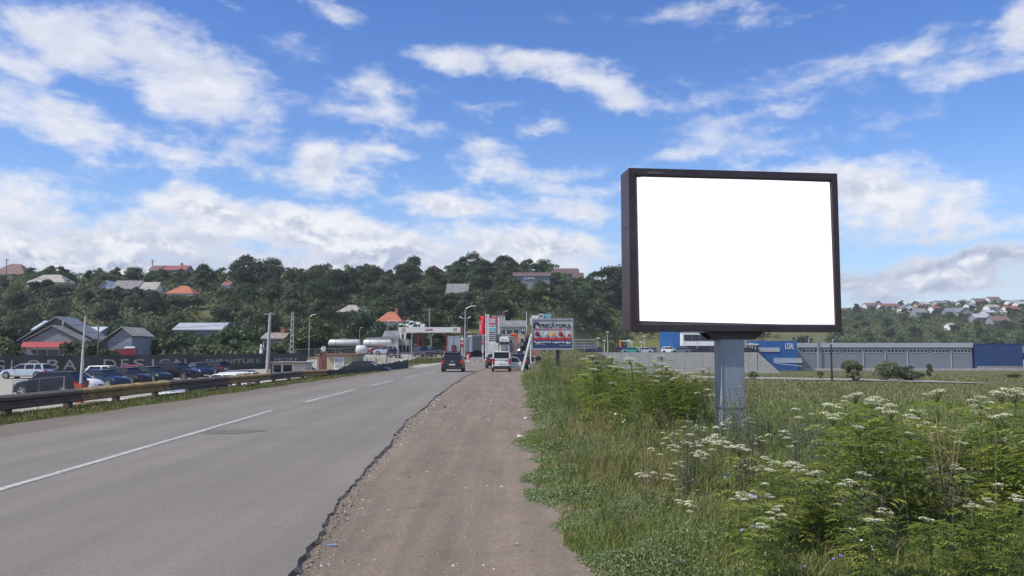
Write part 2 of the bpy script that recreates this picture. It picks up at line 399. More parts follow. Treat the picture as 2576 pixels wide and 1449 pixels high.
# road markings
def centre(y): return float(np.interp(y, [5,10,24,37,50,61,71,95,110,130,150,175,200], [-5.55,-6.0,-6.70,-6.88,-6.92,-6.8,-6.55,-6.3,-5.4,-3.2,0,4.6,10]))
mk = MB()
def dash(y0, y1, wd=0.15):
    st = max(2, int((y1-y0)/1.0)); prev = None
    for i in range(st+1):
        y = y0+(y1-y0)*i/st; zz = 1.35*float(ss((y-95)/65))+0.006; c = centre(y); cur = [(c-wd/2, y, zz), (c+wd/2, y, zz)]
        if prev: mk.add([prev[0], prev[1], cur[1], cur[0]], [(0,1,2,3)])
        prev = cur
dash(3.0, 24.0, 0.13)
for a, b in ((28.0, 37.3), (41.3, 49.8), (54.5, 61.5), (66, 72), (77, 83), (88, 94), (99, 105), (112, 118)): dash(a, b)
def paintmat():
    m = bpy.data.materials.new('worn_road_paint'); m.use_nodes = True; n = NT(m.node_tree); n.N.clear()
    pos = n.node('ShaderNodeNewGeometry').outputs['Position']
    a = n.noise(pos, 14, 6, 0.75); b_ = n.noise(n.vm('MULTIPLY', pos, (26, 0.5, 1)), 1, 3, 0.6)
    f = n.mr(n.m('ADD', a, n.m('MULTIPLY', b_, 0.6)), 0.70, 0.90)
    p = n.node('ShaderNodeBsdfPrincipled', {'Base Color': n.mix(f, (0.25, 0.235, 0.215), (0.50, 0.49, 0.455)), 'Roughness': 0.8})
    n.node('ShaderNodeOutputMaterial', {0: p.outputs[0]}); return m
o = mk.build('road_markings', paintmat()); struct(o)

V = [(-5.75+.62*math.cos(a)*(1+.22*math.sin(3*a)+.1*math.sin(7*a)), 17.5+.55*math.sin(a)*(1+.2*math.sin(2*a+1)+.12*math.sin(9*a)), .005) for a in np.linspace(0, 6.283, 25)[:-1]]
mp_ = MB(); mp_.add(V, [tuple(range(24))]); struct(mp_.build('asphalt_patch', asphalt_mat('asphalt_patch', (0.150, 0.132, 0.112), (0.17, 0.15, 0.128), streak=False)))
# dirt shoulder on the right, verge edge wavy
def dirt_r(y):
    return float(np.interp(y, [2,6,7.4,9,11,13,16,21,27,35,48,60,81,100,130], [0.75,0.55,0.35,0.42,0.22,0.28,0.18,0.55,0.40,0.62,0.5,0.6,0.65,2.0,6.5])) + 0.07*math.sin(y*1.1)+0.03*math.sin(y*3.1)
def zdirt(x, y):
    rut = -.013*math.exp(-((x+1.25+.12*math.sin(y*.21))/.17)**2) -.011*math.exp(-((x+.02*y*.0+.05+.1*math.sin(y*.17+1))/.16)**2)
    e = rut + abs(math.sin(x*3.1+y*.23))*0.006 + 0.012*math.sin(x*2.1+.6*math.sin(y*.35)) + 0.008*math.sin(x*7+y*.9)
    return (1.35*float(ss((y-95)/65)) - 0.045 + e) if y < 95 else max(h(x, y)+.05, 1.35*float(ss((y-95)/65))-.05)
strip('dirt_shoulder', [(y, road_r(y)-0.3, dirt_r(y)+0.35) for y in list(np.arange(2, 30, .15))+list(np.arange(30, 135, 1.0))], M_DIRT, 0.0, zdirt, 30, 0.0018)
strip('roadside_gravel', [(y, -11.5-0.15*math.sin(y), road_l(y)+0.2) for y in np.arange(5, 112, 0.8)], M_GRAV, 0.045, None, 6, 0.006)
# parking yard on the left, station forecourt, field track
strip('parking_yard', [(y, -70, -16.2) for y in np.arange(8, 118, 2)], M_LOT, 0.04, None, 26)
strip('station_forecourt', [(y, -34+0.25*(y-128), road_l(y)+.3) for y in np.arange(118, 186, 2)], M_LOT, 0.06, None, 16)
strip('access_lane', [(y, -19+.1*(y-96), road_l(y)+.3) for y in np.arange(96, 118, 1)], M_LOT, 0.05, None, 10)
tr = []
for px in range(1640, 2420, 10):
    yy = 158 - (px-1660)*0.05
    tr.append((PX(px, yy), yy))
V = []; Q = []
for i, (x, y) in enumerate(tr):
    for d in (-2.2, -0.7, 0.8, 2.3): V.append((x, y+d*4.0, h(x, y+d*4.0)+0.12))
for i in range(len(tr)-1):
    for k in range(3): a = i*4+k; Q.append((a, a+4, a+5, a+1))
struct(npmesh('field_track', np.array(V), np.array(Q), M_TRACK))
# upper road climbing the hill behind the filling station
V = []; Q = []
pts = [(PX(1330, 205), 205), (PX(1255, 215), 215), (PX(1215, 222), 222), (PX(1170, 230), 230), (PX(1130, 236), 236)]
for i, (x, y) in enumerate(pts):
    for d in (0, 2, 4, 6): V.append((x, y+d, h(x, y+d)+0.15))
for i in range(len(pts)-1):
    for k in range(3): a = i*4+k; Q.append((a, a+4, a+5, a+1))
struct(npmesh('hill_road', np.array(V), np.array(Q), M_TRACK))

# ------------------------------------------------------------------ common materials
def cmat(name, c, **k): return mat(name, c, **k)
M_BROWN = mat('brown_metal', (0.058, 0.038, 0.044), rough=0.45, metal=0.2, var=0.15, scale=1.5, bump=0.05)
M_BROWNIN = mat('brown_inner', (0.055, 0.04, 0.052), rough=0.5, var=0.1)
M_POSTG = mat('grey_painted_steel', (0.30, 0.335, 0.385), rough=0.45, metal=0.25, var=0.09, scale=1.2)
M_STEEL = mat('galvanised_steel', (0.42, 0.43, 0.44), rough=0.45, metal=0.6, var=0.08)
M_DARK = mat('dark_steel', (0.035, 0.033, 0.036), rough=0.5, metal=0.3)
M_BLACK = mat('black_rubber', (0.018, 0.018, 0.02), rough=0.8)
M_WHITE = mat('white_paint', (0.74, 0.74, 0.74), rough=0.5, var=0.04)
M_OFFW = mat('off_white_paint', (0.60, 0.59, 0.55), rough=0.6, var=0.06)
M_CONC = mat('concrete', (0.41, 0.405, 0.38), rough=0.85, var=0.1, scale=1.4, bump=0.3)
M_CONCD = mat('weathered_concrete', (0.27, 0.265, 0.25), rough=0.9, var=0.15, scale=0.7, bump=0.3)
M_WOOD = mat('grey_wood', (0.22, 0.20, 0.18), rough=0.85, var=0.2, scale=6)
M_RED = mat('red_paint', (0.50, 0.025, 0.035), rough=0.45, var=0.05)
M_DRED = mat('dark_red_paint', (0.22, 0.02, 0.03), rough=0.5, var=0.08)
M_GLASS = mat('dark_glass', (0.018, 0.02, 0.026), rough=0.08, spec=0.4, var=0.0)
M_NAVY = mat('navy_print', (0.025, 0.04, 0.13), rough=0.5, var=0.03)
M_INK = mat('black_print', (0.02, 0.02, 0.025), rough=0.5, var=0.0)
M_PAPER = mat('pale_print', (0.42, 0.44, 0.46), rough=0.5, var=0.03)
M_ORANGE = mat('orange_paint', (0.72, 0.16, 0.03), rough=0.5, var=0.08)
M_YEL = mat('yellow_print', (0.7, 0.5, 0.05), rough=0.5, var=0.03)
M_CYAN = mat('cyan_print', (0.12, 0.45, 0.58), rough=0.5, var=0.03)

# ------------------------------------------------------------------ large blank billboard
bx, by = 4.49, 17.0
bz = h(bx, by)
bb = thing('billboard', 'large blank white billboard in a dark brown frame on a grey square post', 'billboard', (bx, by, bz-0.3), R(7.0))
zb = at(1550, 832, 16.6).z - (bz-0.3); zt = at(1568, 420, 16.6).z - (bz-0.3)
W2 = 2.19; DEP = 0.62; fr = 0.125
# local: x along the face, -y is the face
m = MB()
m.box(-W2, W2, 0.04, DEP, zb, zt)
m.build('cabinet', M_BROWN, bb, bevel=0.008)
m = MB()
for (a, b_, c, d) in ((-W2-.0, W2, zt-fr, zt+.006), (-W2, W2, zb-.006, zb+fr), (-W2-.003, -W2+fr, zb+fr, zt-fr), (W2-fr, W2+.003, zb+fr, zt-fr)):
    # bevelled moulding: outer lip proud, sloping in to the poster
    m.box(a, b_, -0.035, 0.037, c, d)
f = m.build('frame', M_BROWN, bb, bevel=0.006)
m = MB()
xi, zi0, zi1 = W2-fr, zb+fr, zt-fr
for (P0, P1, P2, P3) in (((-xi, zi1), (xi, zi1), (xi-.06, zi1-.05), (-xi+.06, zi1-.05)), ((-xi, zi0), (xi, zi0), (xi-.06, zi0+.05), (-xi+.06, zi0+.05)), ((-xi, zi0), (-xi, zi1), (-xi+.05, zi1-.06), (-xi+.05, zi0+.06)), ((xi, zi0), (xi, zi1), (xi-.03, zi1-.06), (xi-.03, zi0+.06))):
    m.add([(P0[0], -.012, P0[1]), (P1[0], -.012, P1[1]), (P2[0], .02, P2[1]), (P3[0], .02, P3[1]), (P0[0], .034, P0[1]), (P1[0], .034, P1[1]), (P2[0], .034, P2[1]), (P3[0], .034, P3[1])], [(0,1,2,3),(7,6,5,4),(0,4,5,1),(1,5,6,2),(2,6,7,3),(3,7,4,0)])
m.build('inner_frame', M_BROWNIN, bb)
M_GLOW = mat('glowing_white_panel', (0.8, 0.8, 0.8), rough=0.4, var=0.0, emit=(1, 1, 1))  # added emission whitens the blank face; it isn't lit from behind
m = MB()
# slightly crooked outline of the glowing white face
m.prism([(-1.985, zb+.20), (1.98, zb+.125), (1.98, zb+.135), (2.055, zb+.135), (2.035, zt-.175), (.9, zt-.165), (-1.93, zt-.165), (-1.93, zt-.175), (-2.01, zt-.175)], 0.0, 0.03)
m.build('blank_poster', M_GLOW, bb)
m = MB(); m.box(-1.80, -1.50, -0.041, -0.0355, zt-.10, zt-.06); pl = m.build('maker_plate', mat('plate_grey', (0.12, 0.12, 0.12), rough=.5), bb)
m = MB()
pw = 0.225
m.box(-pw-.06, pw-.04, 0.12, 0.12+0.42, 0.0, zb-0.16)
m.box(-pw-.075, -pw-.06, 0.105, 0.135, 0.0, zb-0.17)
post = m.build('post', M_POSTG, bb, bevel=0.01)
m = MB(); m.box(-pw-.085, pw-.028, 0.108, 0.552, 1.02, 1.035); m.build('weld_seam', M_DARK, post)
m = MB()
m.prism([(-0.62, zb-.012), (0.62, zb-.012), (0.42, zb-.16), (-0.42, zb-.16)], 0.12, 0.17)
m.prism([(-0.62, zb-.012), (0.62, zb-.012), (0.42, zb-.16), (-0.42, zb-.16)], 0.50, 0.55)
m.box(-.40, -.24, 0.2, 0.45, zb-.16, zb-.012); m.box(.24, .40, 0.2, 0.45, zb-.16, zb-.012)
m.box(-0.06, -0.01, 0.14, 0.2, zb-.11, zb-.012)
m.build('mounting_bracket', M_BROWN, bb)
for fx in (-.72, .70):
    m = MB(); m.box(W2*fx-.004, W2*fx+.004, -.0385, -.0352, zb, zb+fr); m.build('frame_joint', M_DARK, f)
for fz in (.28, .64):
    m = MB(); z_ = zb+(zt-zb)*fz; m.box(-W2-.006, -W2-.001, .05, DEP-.01, z_-.004, z_+.004); m.build('panel_joint', M_DARK, f)

# ------------------------------------------------------------------ second billboard with the shop advertisement
bY = 88.0
pb = gp(1390, bY)
sb = thing('billboard', 'small distant billboard reading TRECATORUL in a light grey frame beyond the weeds', 'billboard', (pb.x, pb.y, pb.z-.3), R(-3))
base = pb.z-.3
z0 = at(1390, 880, bY).z-base; z1 = at(1390, 801, bY).z-base; hw = (1442-1337)/2*bY/F
m = MB(); 
for (a, b_, c, d) in ((-hw, hw, z1-.16, z1), (-hw, hw, z0, z0+.16), (-hw, -hw+.13, z0+.16, z1-.16), (hw-.13, hw, z0+.16, z1-.16)): m.box(a, b_, -.06, .3, c, d)
m.build('frame', M_STEEL, sb)
m = MB(); m.box(-hw+.13, hw-.13, 0.02, .25, z0+.16, z1-.16); panel = m.build('advert_panel', M_PAPER, sb)
ix = hw-.15; HH = z1-z0
def zf_(t): return z1-.16-(HH-.32)*t
m = MB(); m.box(-ix, ix, -.005, .018, zf_(1.0), zf_(.70)); m.build('blue_band', M_NAVY, panel)
m = MB(); m.box(-ix, ix, -.009, .016, zf_(.71), zf_(.62)); m.build('red_band', M_RED, panel)
m = MB()
for i in range(6): m = MB(); xx = -ix+2*ix*i/5; m.box(max(-ix, xx-.04), min(ix, xx+.04), -.012, .012, zf_(.72), zf_(.56)); m.build('divider', M_INK, panel)
textmesh('lettering', 'TRECĂTORUL', M_INK, panel, -ix*.72, ix*.98, zf_(.27), HH*.17, 0.0, bold=.02)
m = MB(); m.prism([(-ix*.98, zf_(.30)), (-ix*.90, zf_(.30)), (-ix*.88, zf_(.16)), (-ix*.76, zf_(.16)), (-ix*.74, zf_(.22)), (-ix*.66, zf_(.22)), (-ix*.72, zf_(.08)), (-ix*.9, zf_(.08)), (-ix*.98, zf_(.17))], -.02, .018); m.build('logo_mark', M_INK, panel)
textwords('DEPOZIT EN-GROS DE UZ CASNIC ȘI MENAJ', M_RED, panel, -ix*.92, ix*.98, zf_(.345), HH*.045, 0.0, bold=.02)
textwords('Totul pentru magazinul tău!', M_WHITE, panel, -ix*.94, ix*.94, zf_(.835), HH*.075, -.006, bold=.02)
textwords('IAȘI, Tomești', M_WHITE, panel, -ix*.88, -ix*.35, zf_(.885), HH*.026, -.006)
textmesh('lettering', 'www.trecatorul.ro', M_WHITE, panel, ix*.35, ix*.95, zf_(.91), HH*.035, -.006)
prods = [(-.78, M_DRED, M_INK), (-.32, M_OFFW, M_STEEL), (.0, M_YEL, M_ORANGE), (.42, M_RED, M_DARK), (.80, M_OFFW, M_RED)]
for i, (fx, ma, mb_) in enumerate(prods):
    c = fx*ix; m = MB()
    m.prism([(c-.2, zf_(.56)), (c+.12, zf_(.57)), (c+.2, zf_(.48)), (c+.1, zf_(.40)), (c-.12, zf_(.41)), (c-.24, zf_(.49))], -.004, .018)
    q = m.build('product_picture', ma, panel); m = MB()
    m.prism([(c-.05, zf_(.585)), (c+.24, zf_(.575)), (c+.26, zf_(.50)), (c+.02, zf_(.49))], -.012, .016); m.build('product_detail', mb_, q)
m = MB(); m.box(.35, .72, .05, .28, -.2, z0); m.build('post', M_DARK, sb)
m = MB(); m.box(.80, .92, .1, .22, -.2, z0); m.build('brace', M_WOOD, sb)
# thin crooked white post in front
p = gp(1336, 84); 
m = MB(); zt_ = at(1337, 845, 84).z-p.z
m.tube([(0.1, 0, -.3), (-.04, 0, 1.0), (0, 0, zt_)], [.12, .07, .06], 8); o = m.build('marker_post', M_OFFW); o.location = p
tag(o, 'thin off-white post standing at the left edge of the small distant billboard', 'post')
p = gp(1312, 80); q = at(1337, 842, 84); m = MB(); m.tube([(0, 0, -.2), (q.x-p.x, q.y-p.y, q.z-p.z)], .14, 8)
o = m.build('leaning_pole', M_CONC); o.location = p; tag(o, 'grey pole leaning diagonally against the small distant billboard', 'pole')

# ------------------------------------------------------------------ guardrail along the left
GXR = -13.3
def mrail():
    m = bpy.data.materials.new('weathered_rail'); m.use_nodes = True; n = NT(m.node_tree); n.N.clear()
    pos = n.node('ShaderNodeNewGeometry').outputs['Position']
    base = n.mix(n.mr(n.noise(pos, 1.4, 5, .65), .35, .65), (0.085, 0.060, 0.048), (0.145, 0.105, 0.082))
    base = n.mix(n.mr(n.noise(n.vm('MULTIPLY', pos, (3, 3, .6)), 3, 5, .7), .5, .72, 0, .6), base, (0.155, 0.135, 0.12))
    p = n.node('ShaderNodeBsdfPrincipled', {'Base Color': base, 'Roughness': .6, 'Metallic': .25})
    n.node('ShaderNodeOutputMaterial', {0: p.outputs[0]}); return m
M_RAIL = mrail()
M_RAILY = mat('faded_yellow_rail', (0.30, 0.20, 0.075), rough=.65, var=.25, scale=2.5)
gr = thing('guardrail', 'long weathered brown guardrail with faded yellow sections along the left road edge', 'guardrail', (GXR, 30, h(GXR, 30)))
goff = gr.location
def rail_profile():   # u = towards the road (x), v = height
    return [(.02, .19), (.11, .22), (.11, .29), (.03, .345), (.03, .385), (.11, .44), (.11, .52), (.02, .565), (-.05, .585), (-.09, .56), (-.07, .47), (-.04, .42), (-.04, .32), (-.07, .27), (-.08, .17)]
segs = [(7, 26.4, 0), (26.4, 33.2, 1), (33.2, 39.9, 0), (39.9, 47, 1), (47, 54, 0), (54, 62.4, 1)]
def railx(y): return GXR + 0.04*math.sin(y*.35)
def railz(y): return -0.06 + 0.02*math.sin(y*.22) - 0.14*float(ss((y-52)/12))
for (a, b_, yel) in segs:
    m = MB(); rings = []; k = max(3, int((b_-a)/1.2))
    for i in range(k+1):
        y = a+(b_-a)*i/k; rings.append([(railx(y)+u, y, railz(y)+v+.0) for u, v in rail_profile()])
    m.loft(rings[::-1]); o = m.build('rail_beam', M_RAILY if yel else M_RAIL, gr, goff, smooth=50)
    if yel: o['label'] = 'faded yellow rail beam'
y = 9.9
while y < 62:
    m = MB(); x = railx(y)-.10; m.box(x-.09, x+.07, y-.13, y+.13, h(x, y)-.3, railz(y)+.46); m.build('post', M_RAIL, gr, goff)
    y += 3.2
# dark sheet fence that carries on from the rail
A0, A1 = (PX(833, 61), 61.0), (PX(1027, 97), 97.0)
mf = thing('sheet_fence', 'low dark green sheet fence continuing from the end of the guardrail', 'fence', (A0[0], A0[1], 0))
M_SHEET = mat('dark_mesh_sheet', (0.05, 0.062, 0.056), rough=.8, var=.18, scale=1.5)
N = 12
for i in range(N):
    t0, t1 = i/N, (i+1)/N; m = MB(); vs = []
    for t in (t0, (t0+t1)/2, t1):
        x = A0[0]+(A1[0]-A0[0])*t; y = A0[1]+(A1[1]-A0[1])*t
        topz = at(0, 930-26*t, y).z + (0.04*math.sin(i*2.3)) - .05*math.sin(math.pi*((t-t0)*N))
        vs.append((x, y, h(x, y)-.1, topz))
    m.loft([[(x-.03, y, a), (x+.03, y, a), (x+.03, y, b_), (x-.03, y, b_)] for x, y, a, b_ in vs])
    m.build('sheet_panel', M_SHEET, mf, mf.location)
for i in range(N+1):
    t = i/N; x = A0[0]+(A1[0]-A0[0])*t; y = A0[1]+(A1[1]-A0[1])*t; m = MB(); m.tube([(x-.07, y, h(x, y)-.2), (x-.07, y, at(0, 930-26*t, y).z+.05)], .035, 6)
    m.build('fence_post', M_DARK, mf, mf.location)

# ------------------------------------------------------------------ banner fence with the shop lettering
B0 = (PX(-60, 91), 91.0); B1 = (PX(778, 124), 124.0)
bdir = Vector((B1[0]-B0[0], B1[1]-B0[1], 0)); BL = bdir.length; bang = math.atan2(bdir.y, bdir.x)
bf = thing('banner_fence', 'long dark banner fence lettered GLOBAL DESIGN FURNITURE & MORE behind the parked cars', 'fence', (B0[0], B0[1], 0), bang)
def bpar(px):      # distance along the fence where the view ray meets it
    k = (px-CX)/F/ (raydir(px, 888).y)   # x/y
    k = raydir(px, 900).x/raydir(px, 900).y
    t = (k*B0[1]-B0[0])/((B1[0]-B0[0]) - k*(B1[1]-B0[1])); return t*BL
def btop(s): return 1.22 + (1.56-1.22)*s/BL
M_BAN = mat('dark_banner_sheet', (0.050, 0.050, 0.054), rough=.75, var=.22, scale=.35)
M_BANG = mat('dark_green_sheet', (0.025, 0.085, 0.072), rough=.75, var=.15, scale=.5)
M_LET = mat('grey_lettering', (0.38, 0.37, 0.34), rough=.7, var=.12, scale=.8)
cuts = [0, BL*.16, BL*.32, BL*.48, BL*.64, BL*.80, bpar(725)]
for a, b_ in zip(cuts[:-1], cuts[1:]):
    m = MB(); m.prism([(a, -1.3), (b_-.03, -1.3), (b_-.03, btop(b_)), (a, btop(a))], 0.0, 0.06); m.build('banner_panel', M_BAN, bf)
m = MB(); a = cuts[-1]; m.prism([(a, -.7), (bpar(765), -.7), (BL, btop(BL)), (a, btop(a))], 0.0, 0.06); m.build('banner_panel', M_BAN, bf)
m = MB(); m.prism([(bpar(540), -1.2), (bpar(762), -1.2), (bpar(762), -.50), (bpar(700), -.25), (bpar(540), -.70)], -.05, -.01); m.build('green_strip', M_BANG, bf)
def word(s, pa, pb, zc, hh):
    L = s
    x0, x1 = bpar(pa), bpar(pb)
    textmesh('lettering', s, M_LET, bf, x0, x1, zc, hh, -.0, .03, bold=-0.005)
def letters(s, spans, ztop, zbot):
    for ch, (pa, pb) in zip(s, spans):
        xa, xb = bpar(pa/4.59), bpar(pb/4.59); 
        textmesh('lettering', ch, M_LET, bf, xa, xb, zbot, ztop-zbot, 0, .03)
def zat(px, py): s_ = bpar(px)/BL; Y = B0[1]+(B1[1]-B0[1])*s_; return at(px, py, Y).z
letters('GLOBAL', [(-95, 58), (130, 200), (305, 470), (545, 685), (730, 885), (945, 1060)], zat(100, 905.0), zat(100, 931.5))
letters('DESIGN', [(1197, 1342), (1398, 1490), (1542, 1670), (1757, 1780), (1835, 1962), (2023, 2150)], zat(350, 903.5), zat(350, 926.5))
word('FURNITURE', 518, 655, zat(600, 914), zat(600, 903)-zat(600, 914)); word('&', 667, 678, zat(672, 912.5), zat(672, 902)-zat(672, 912.5)); word('MORE', 690, 750, zat(720, 910), zat(720, 900)-zat(720, 910))
for s_ in np.arange(0.5, BL, 3.2):
    m = MB(); m.tube([(s_, .12, -1.4), (s_, .12, btop(s_)-.05)], .05, 6); m.build('fence_post', M_DARK, bf)

# wire fences: posts, rails and a see-through mesh of thin wires
def wirefence(name, label, P, hgt, spacing, m_, wires=6, wr=.012, pr=.035, group=None, mesh=True):
    P = [Vector(p) for p in P]; t = thing(name, label, 'fence', P[0], 0, group); off = P[0]
    for a, b_ in zip(P[:-1], P[1:]):
        L = (b_-a).length; k = max(1, round(L/spacing))
        for i in range(k+1):
            p = a+(b_-a)*i/k; m = MB(); m.tube([(p.x, p.y, p.z-.2), (p.x, p.y, p.z+hgt)], pr, 6); m.build('fence_post', m_, t, off)
        m = MB()
        for j in range(wires):
            z = hgt*(.12+.86*j/(wires-1)); m.tube([(a.x, a.y, a.z+z), (b_.x, b_.y, b_.z+z)], wr if j < wires-1 else wr*2, 4)
        n_ = int(L/.45) if mesh else 0
        for i in range(n_):
            p = a+(b_-a)*(i+.5)/n_; m.tube([(p.x, p.y, p.z+.1), (p.x, p.y, p.z+hgt)], wr*.7, 4, cap=False)
        m.build('wire_mesh', m_, t, off)
    return t
wirefence('wire_fence', 'grey wire mesh fence in front of the filling station forecourt', [gp(953, 121), gp(1027, 121), gp(1110, 122)], 1.55, 2.4, M_STEEL)
wirefence('wire_fence', 'pale mesh fence behind the right end of the dark banner', [gp(742, 133), gp(990, 140)], 1.9, 3.0, M_STEEL, 5)
wirefence('wire_fence', 'thin grey posts with a wire rail between the guardrail and the black car', [Vector((PX(36, 44), 44, h(PX(36, 44), 44)-.0)), Vector((PX(102, 47), 47, h(PX(102, 47), 47)+.0)), Vector((PX(164, 50), 50, h(PX(164, 50), 50)))], 1.75, 3.0, M_STEEL, 2, .008, .022, mesh=False)

# ------------------------------------------------------------------ poles, lamps
M_POLE = mat('pale_concrete_pole', (0.40, 0.39, 0.37), rough=.8, var=.1)
def pole(name, label, cat, px, py0, px1, py1, Y, r0, r1, m_, base_dz=-.3, group=None):
    b_ = at(px, py0, Y); gz = h(b_.x, b_.y); t_ = at(px1, py1, Y)
    dx = t_.x-b_.x; hz = t_.z-gz
    t = thing(name, label, cat, (b_.x, b_.y, gz), 0, group)
    m = MB(); m.tube([(0, 0, base_dz), (dx*.5, 0, hz*.5), (dx, 0, hz)], [r0, (r0+r1)/2, r1], 10); m.build('pole_shaft', m_, t, smooth=40)
    return t, dx, hz
t, dx, hz = pole('utility_pole', 'leaning pale concrete pole with a crossarm rising beside the white kiosk', 'pole', 671, 938, 680, 788, 76, .17, .11, M_POLE)
m = MB(); m.box(dx-.55, dx+.45, -.06, .06, hz-.12, hz-.02); m.tube([(dx-.05, 0, hz-.4), (dx+.1, 0, hz+.1)], .09, 8); a = m.build('crossarm', M_CONCD, t)
for s_ in (-.5, .4): m = MB(); m.tube([(dx+s_, 0, hz-.02), (dx+s_, 0, hz+.12)], [.04, .03], 8); m.build('insulator', M_BROWN, a)
t, dx, hz = pole('flagpole', 'thin white pole leaning right, standing on an orange box by the guardrail', 'pole', 201, 965, 215, 797, 52, .085, .05, mat('dirty_white', (.52, .51, .5), rough=.6))
m = MB(); m.box(-.2, .2, -.2, .2, -.3, 1.14); m.box(-.14, .14, -.14, .14, 1.141, 1.2); m.build('base_box', mat('orange_red_box', (.42, .085, .04), rough=.6, var=.15), t)
t, dx, hz = pole('utility_pole', 'plain grey wooden pole between the brown house and the garage', 'pole', 247, 893, 248, 812, 126, .12, .1, M_WOOD)
# lattice concrete pole
t = thing('utility_pole', 'openwork concrete pole with holes up its shaft behind the banner', 'pole', gp(734, 134)); 
hz = at(735, 784, 134).z-t.location.z; m = MB()
for s_ in (-1, 1): m.tube([(s_*.26, 0, -.3), (s_*.13, 0, hz)], [.085, .07], 6)
k = 0; zz = .5
while zz < hz: m.box(-.24+.11*zz/hz, .24-.11*zz/hz, -.08, .08, zz, zz+.22); zz += .85
m.build('pole_shaft', M_POLE, t)
m = MB(); m.box(-.6, .6, -.05, .05, hz-.9, hz-.8); m.build('crossarm', M_CONCD, t)
m = MB(); m.box(-.42, -.2, -.1, .1, hz*.62, hz*.62+.3); m.build('junction_box', M_STEEL, t)
def lamp(label, px, Y, pytop, armpx, head=.55, dirx=1, m_=M_STEEL, py0=None, group='street lamps around the filling station', r=.07, two=False):
    p = gp(px, Y); t = thing('street_lamp', label, 'lamp', p, 0, group); hz = at(px, pytop, Y).z-p.z; ax = armpx*Y/F
    m = MB(); m.tube([(0, 0, -.2), (0, 0, hz*.5), (0, 0, hz)], [r*1.3, r, r*.7], 8); m.build('pole_shaft', m_, t, smooth=40)
    for s_ in ((1, -1) if two else (1,)):
        m = MB(); m.tube([(0, 0, hz-.3), (ax*.15*s_, 0, hz+.15), (ax*s_, 0, hz+.15+abs(ax)*.45)], r*.55, 6); a = m.build('arm', m_, t)
        m = MB(); hx = ax*s_; d = 1 if hx > 0 else -1
        m.prism([(hx-d*.1, hz+.08+abs(ax)*.45), (hx+d*head, hz+.14+abs(ax)*.45+.08), (hx+d*head*.9, hz+.3+abs(ax)*.45), (hx, hz+.26+abs(ax)*.45)], -.13, .13)
        m.build('lamp_head', M_OFFW, a)
    return t
lamp('tall thin street lamp with arm to the right behind the end of the banner', 777, 138, 798, 8)
lamp('thin street lamp above the gap between the two white tanker trucks', 904, 172, 828, 2)
lamp('thin street lamp in front of the white gabled house', 975, 168, 811, 5)
t = lamp('slim lamp post rising at the left end of the white canopy', 1001, 110, 812, -2)
lamp('double headed lamp post standing in the forecourt under the left of the canopy', 1035.6, 128, 841, 4, two=True, head=.25)
lamp('short lamp post in the middle below the canopy', 1084.6, 160, 846, 2, head=.2)
t = lamp('tall curved street lamp beside the no entry sign', 1170, 125, 779, 13, head=.9, r=.1)
m = MB()
for s_ in (-.2, .28): m.tube([(s_*1.15, .1, -.2), (s_*.6+.1, .1, at(1170, 800, 125).z-t.location.z)], .06, 6)
zz = .6
while zz < 5: m.box(-.2, .3, .05, .15, zz, zz+.12); zz += .7
m.build('lattice_support', M_CONCD, t)
for s_, d in ((-.65, -1), (.6, 1)):
    m = MB(); z = at(1170, 800, 125).z-t.location.z; m.tube([(0, 0, z-.1), (s_*.7, 0, z)], .03, 6); m.prism([(s_-.15*d, z-.08), (s_+.25*d, z+.12), (s_+.15*d, z+.28), (s_-.2*d, z+.1)], -.12, .12); m.build('side_lamp', M_OFFW, t)
t, dx, hz = pole('utility_pole', 'weathered concrete power pole above the middle of the canopy', 'pole', 1081, 822, 1081, 775, 205, .22, .17, M_CONCD)
m = MB(); m.box(-1.1, .9, -.07, .07, hz-.5, hz-.35); m.build('crossarm', M_CONCD, t)
for px, py, Y, lb in ((1524/1, 0, 0, ''),): pass
lamp('small double flood lamp pair above the red flags at the left', 1206+24, 150, 803, 9, head=.7)
lamp('thin lamp post over the right end of the grey container row', 1264, 196, 788, 8, head=.6)
# red and white striped pole
p = gp(1325, 190); t = thing('signal_pole', 'tall thin pole with red and white bands beside the grey roofed house', 'pole', p); hz = at(1325, 784, 190).z-p.z
for i in range(6):
    m = MB(); m.tube([(0, 0, hz*i/6-(.2 if i == 0 else 0)), (0, 0, hz*(i+1)/6)], .12-.008*i, 8); m.build('pole_band', M_RED if i in (1, 2) else M_OFFW, t)
# crest poles
for px, py0, py1, Y, lb in ((17, 668, 651, 352, 'wooden power pole on the left skyline above the brown roof'), (383.5, 676, 653, 352, 'wooden power pole on the skyline beside the red roofed hill house'), (1531, 690, 667, 345, 'power pole on the skyline by the left edge of the large billboard')):
    t, dx, hz = pole('utility_pole', lb, 'pole', px, py0+6, px, py1, Y, .22, .16, M_WOOD)
    m = MB(); m.box(-.9, .9, -.08, .08, hz-.5, hz-.3); m.box(-.6, .6, -.08, .08, hz-1.3, hz-1.15); m.build('crossarm', M_WOOD, t)
def wires(name, label, A, B, n_=2, sag=1.0, r=.02, dz=.5):
    m = MB(); A = Vector(A); B = Vector(B)
    for j in range(n_):
        pts = []
        for i in range(13):
            s_ = i/12; p = A+(B-A)*s_; pts.append((p.x-A.x, p.y-A.y, p.z-A.z - j*dz - sag*4*s_*(1-s_)))
        m.tube(pts, r, 4, cap=False)
    o = m.build(name, M_DARK); o.location = A; return tag(o, label, 'cable')
wires('power_line', 'pair of dark overhead cables running left from the concrete power pole', at(1080, 783, 205), at(880, 745, 230), 3, 1.2, .035, .7)
wires('power_line', 'dark overhead cables crossing in front of the light roofed shed', at(735, 790, 134), at(248, 815, 126), 2, 1.2, .025, 1.6)
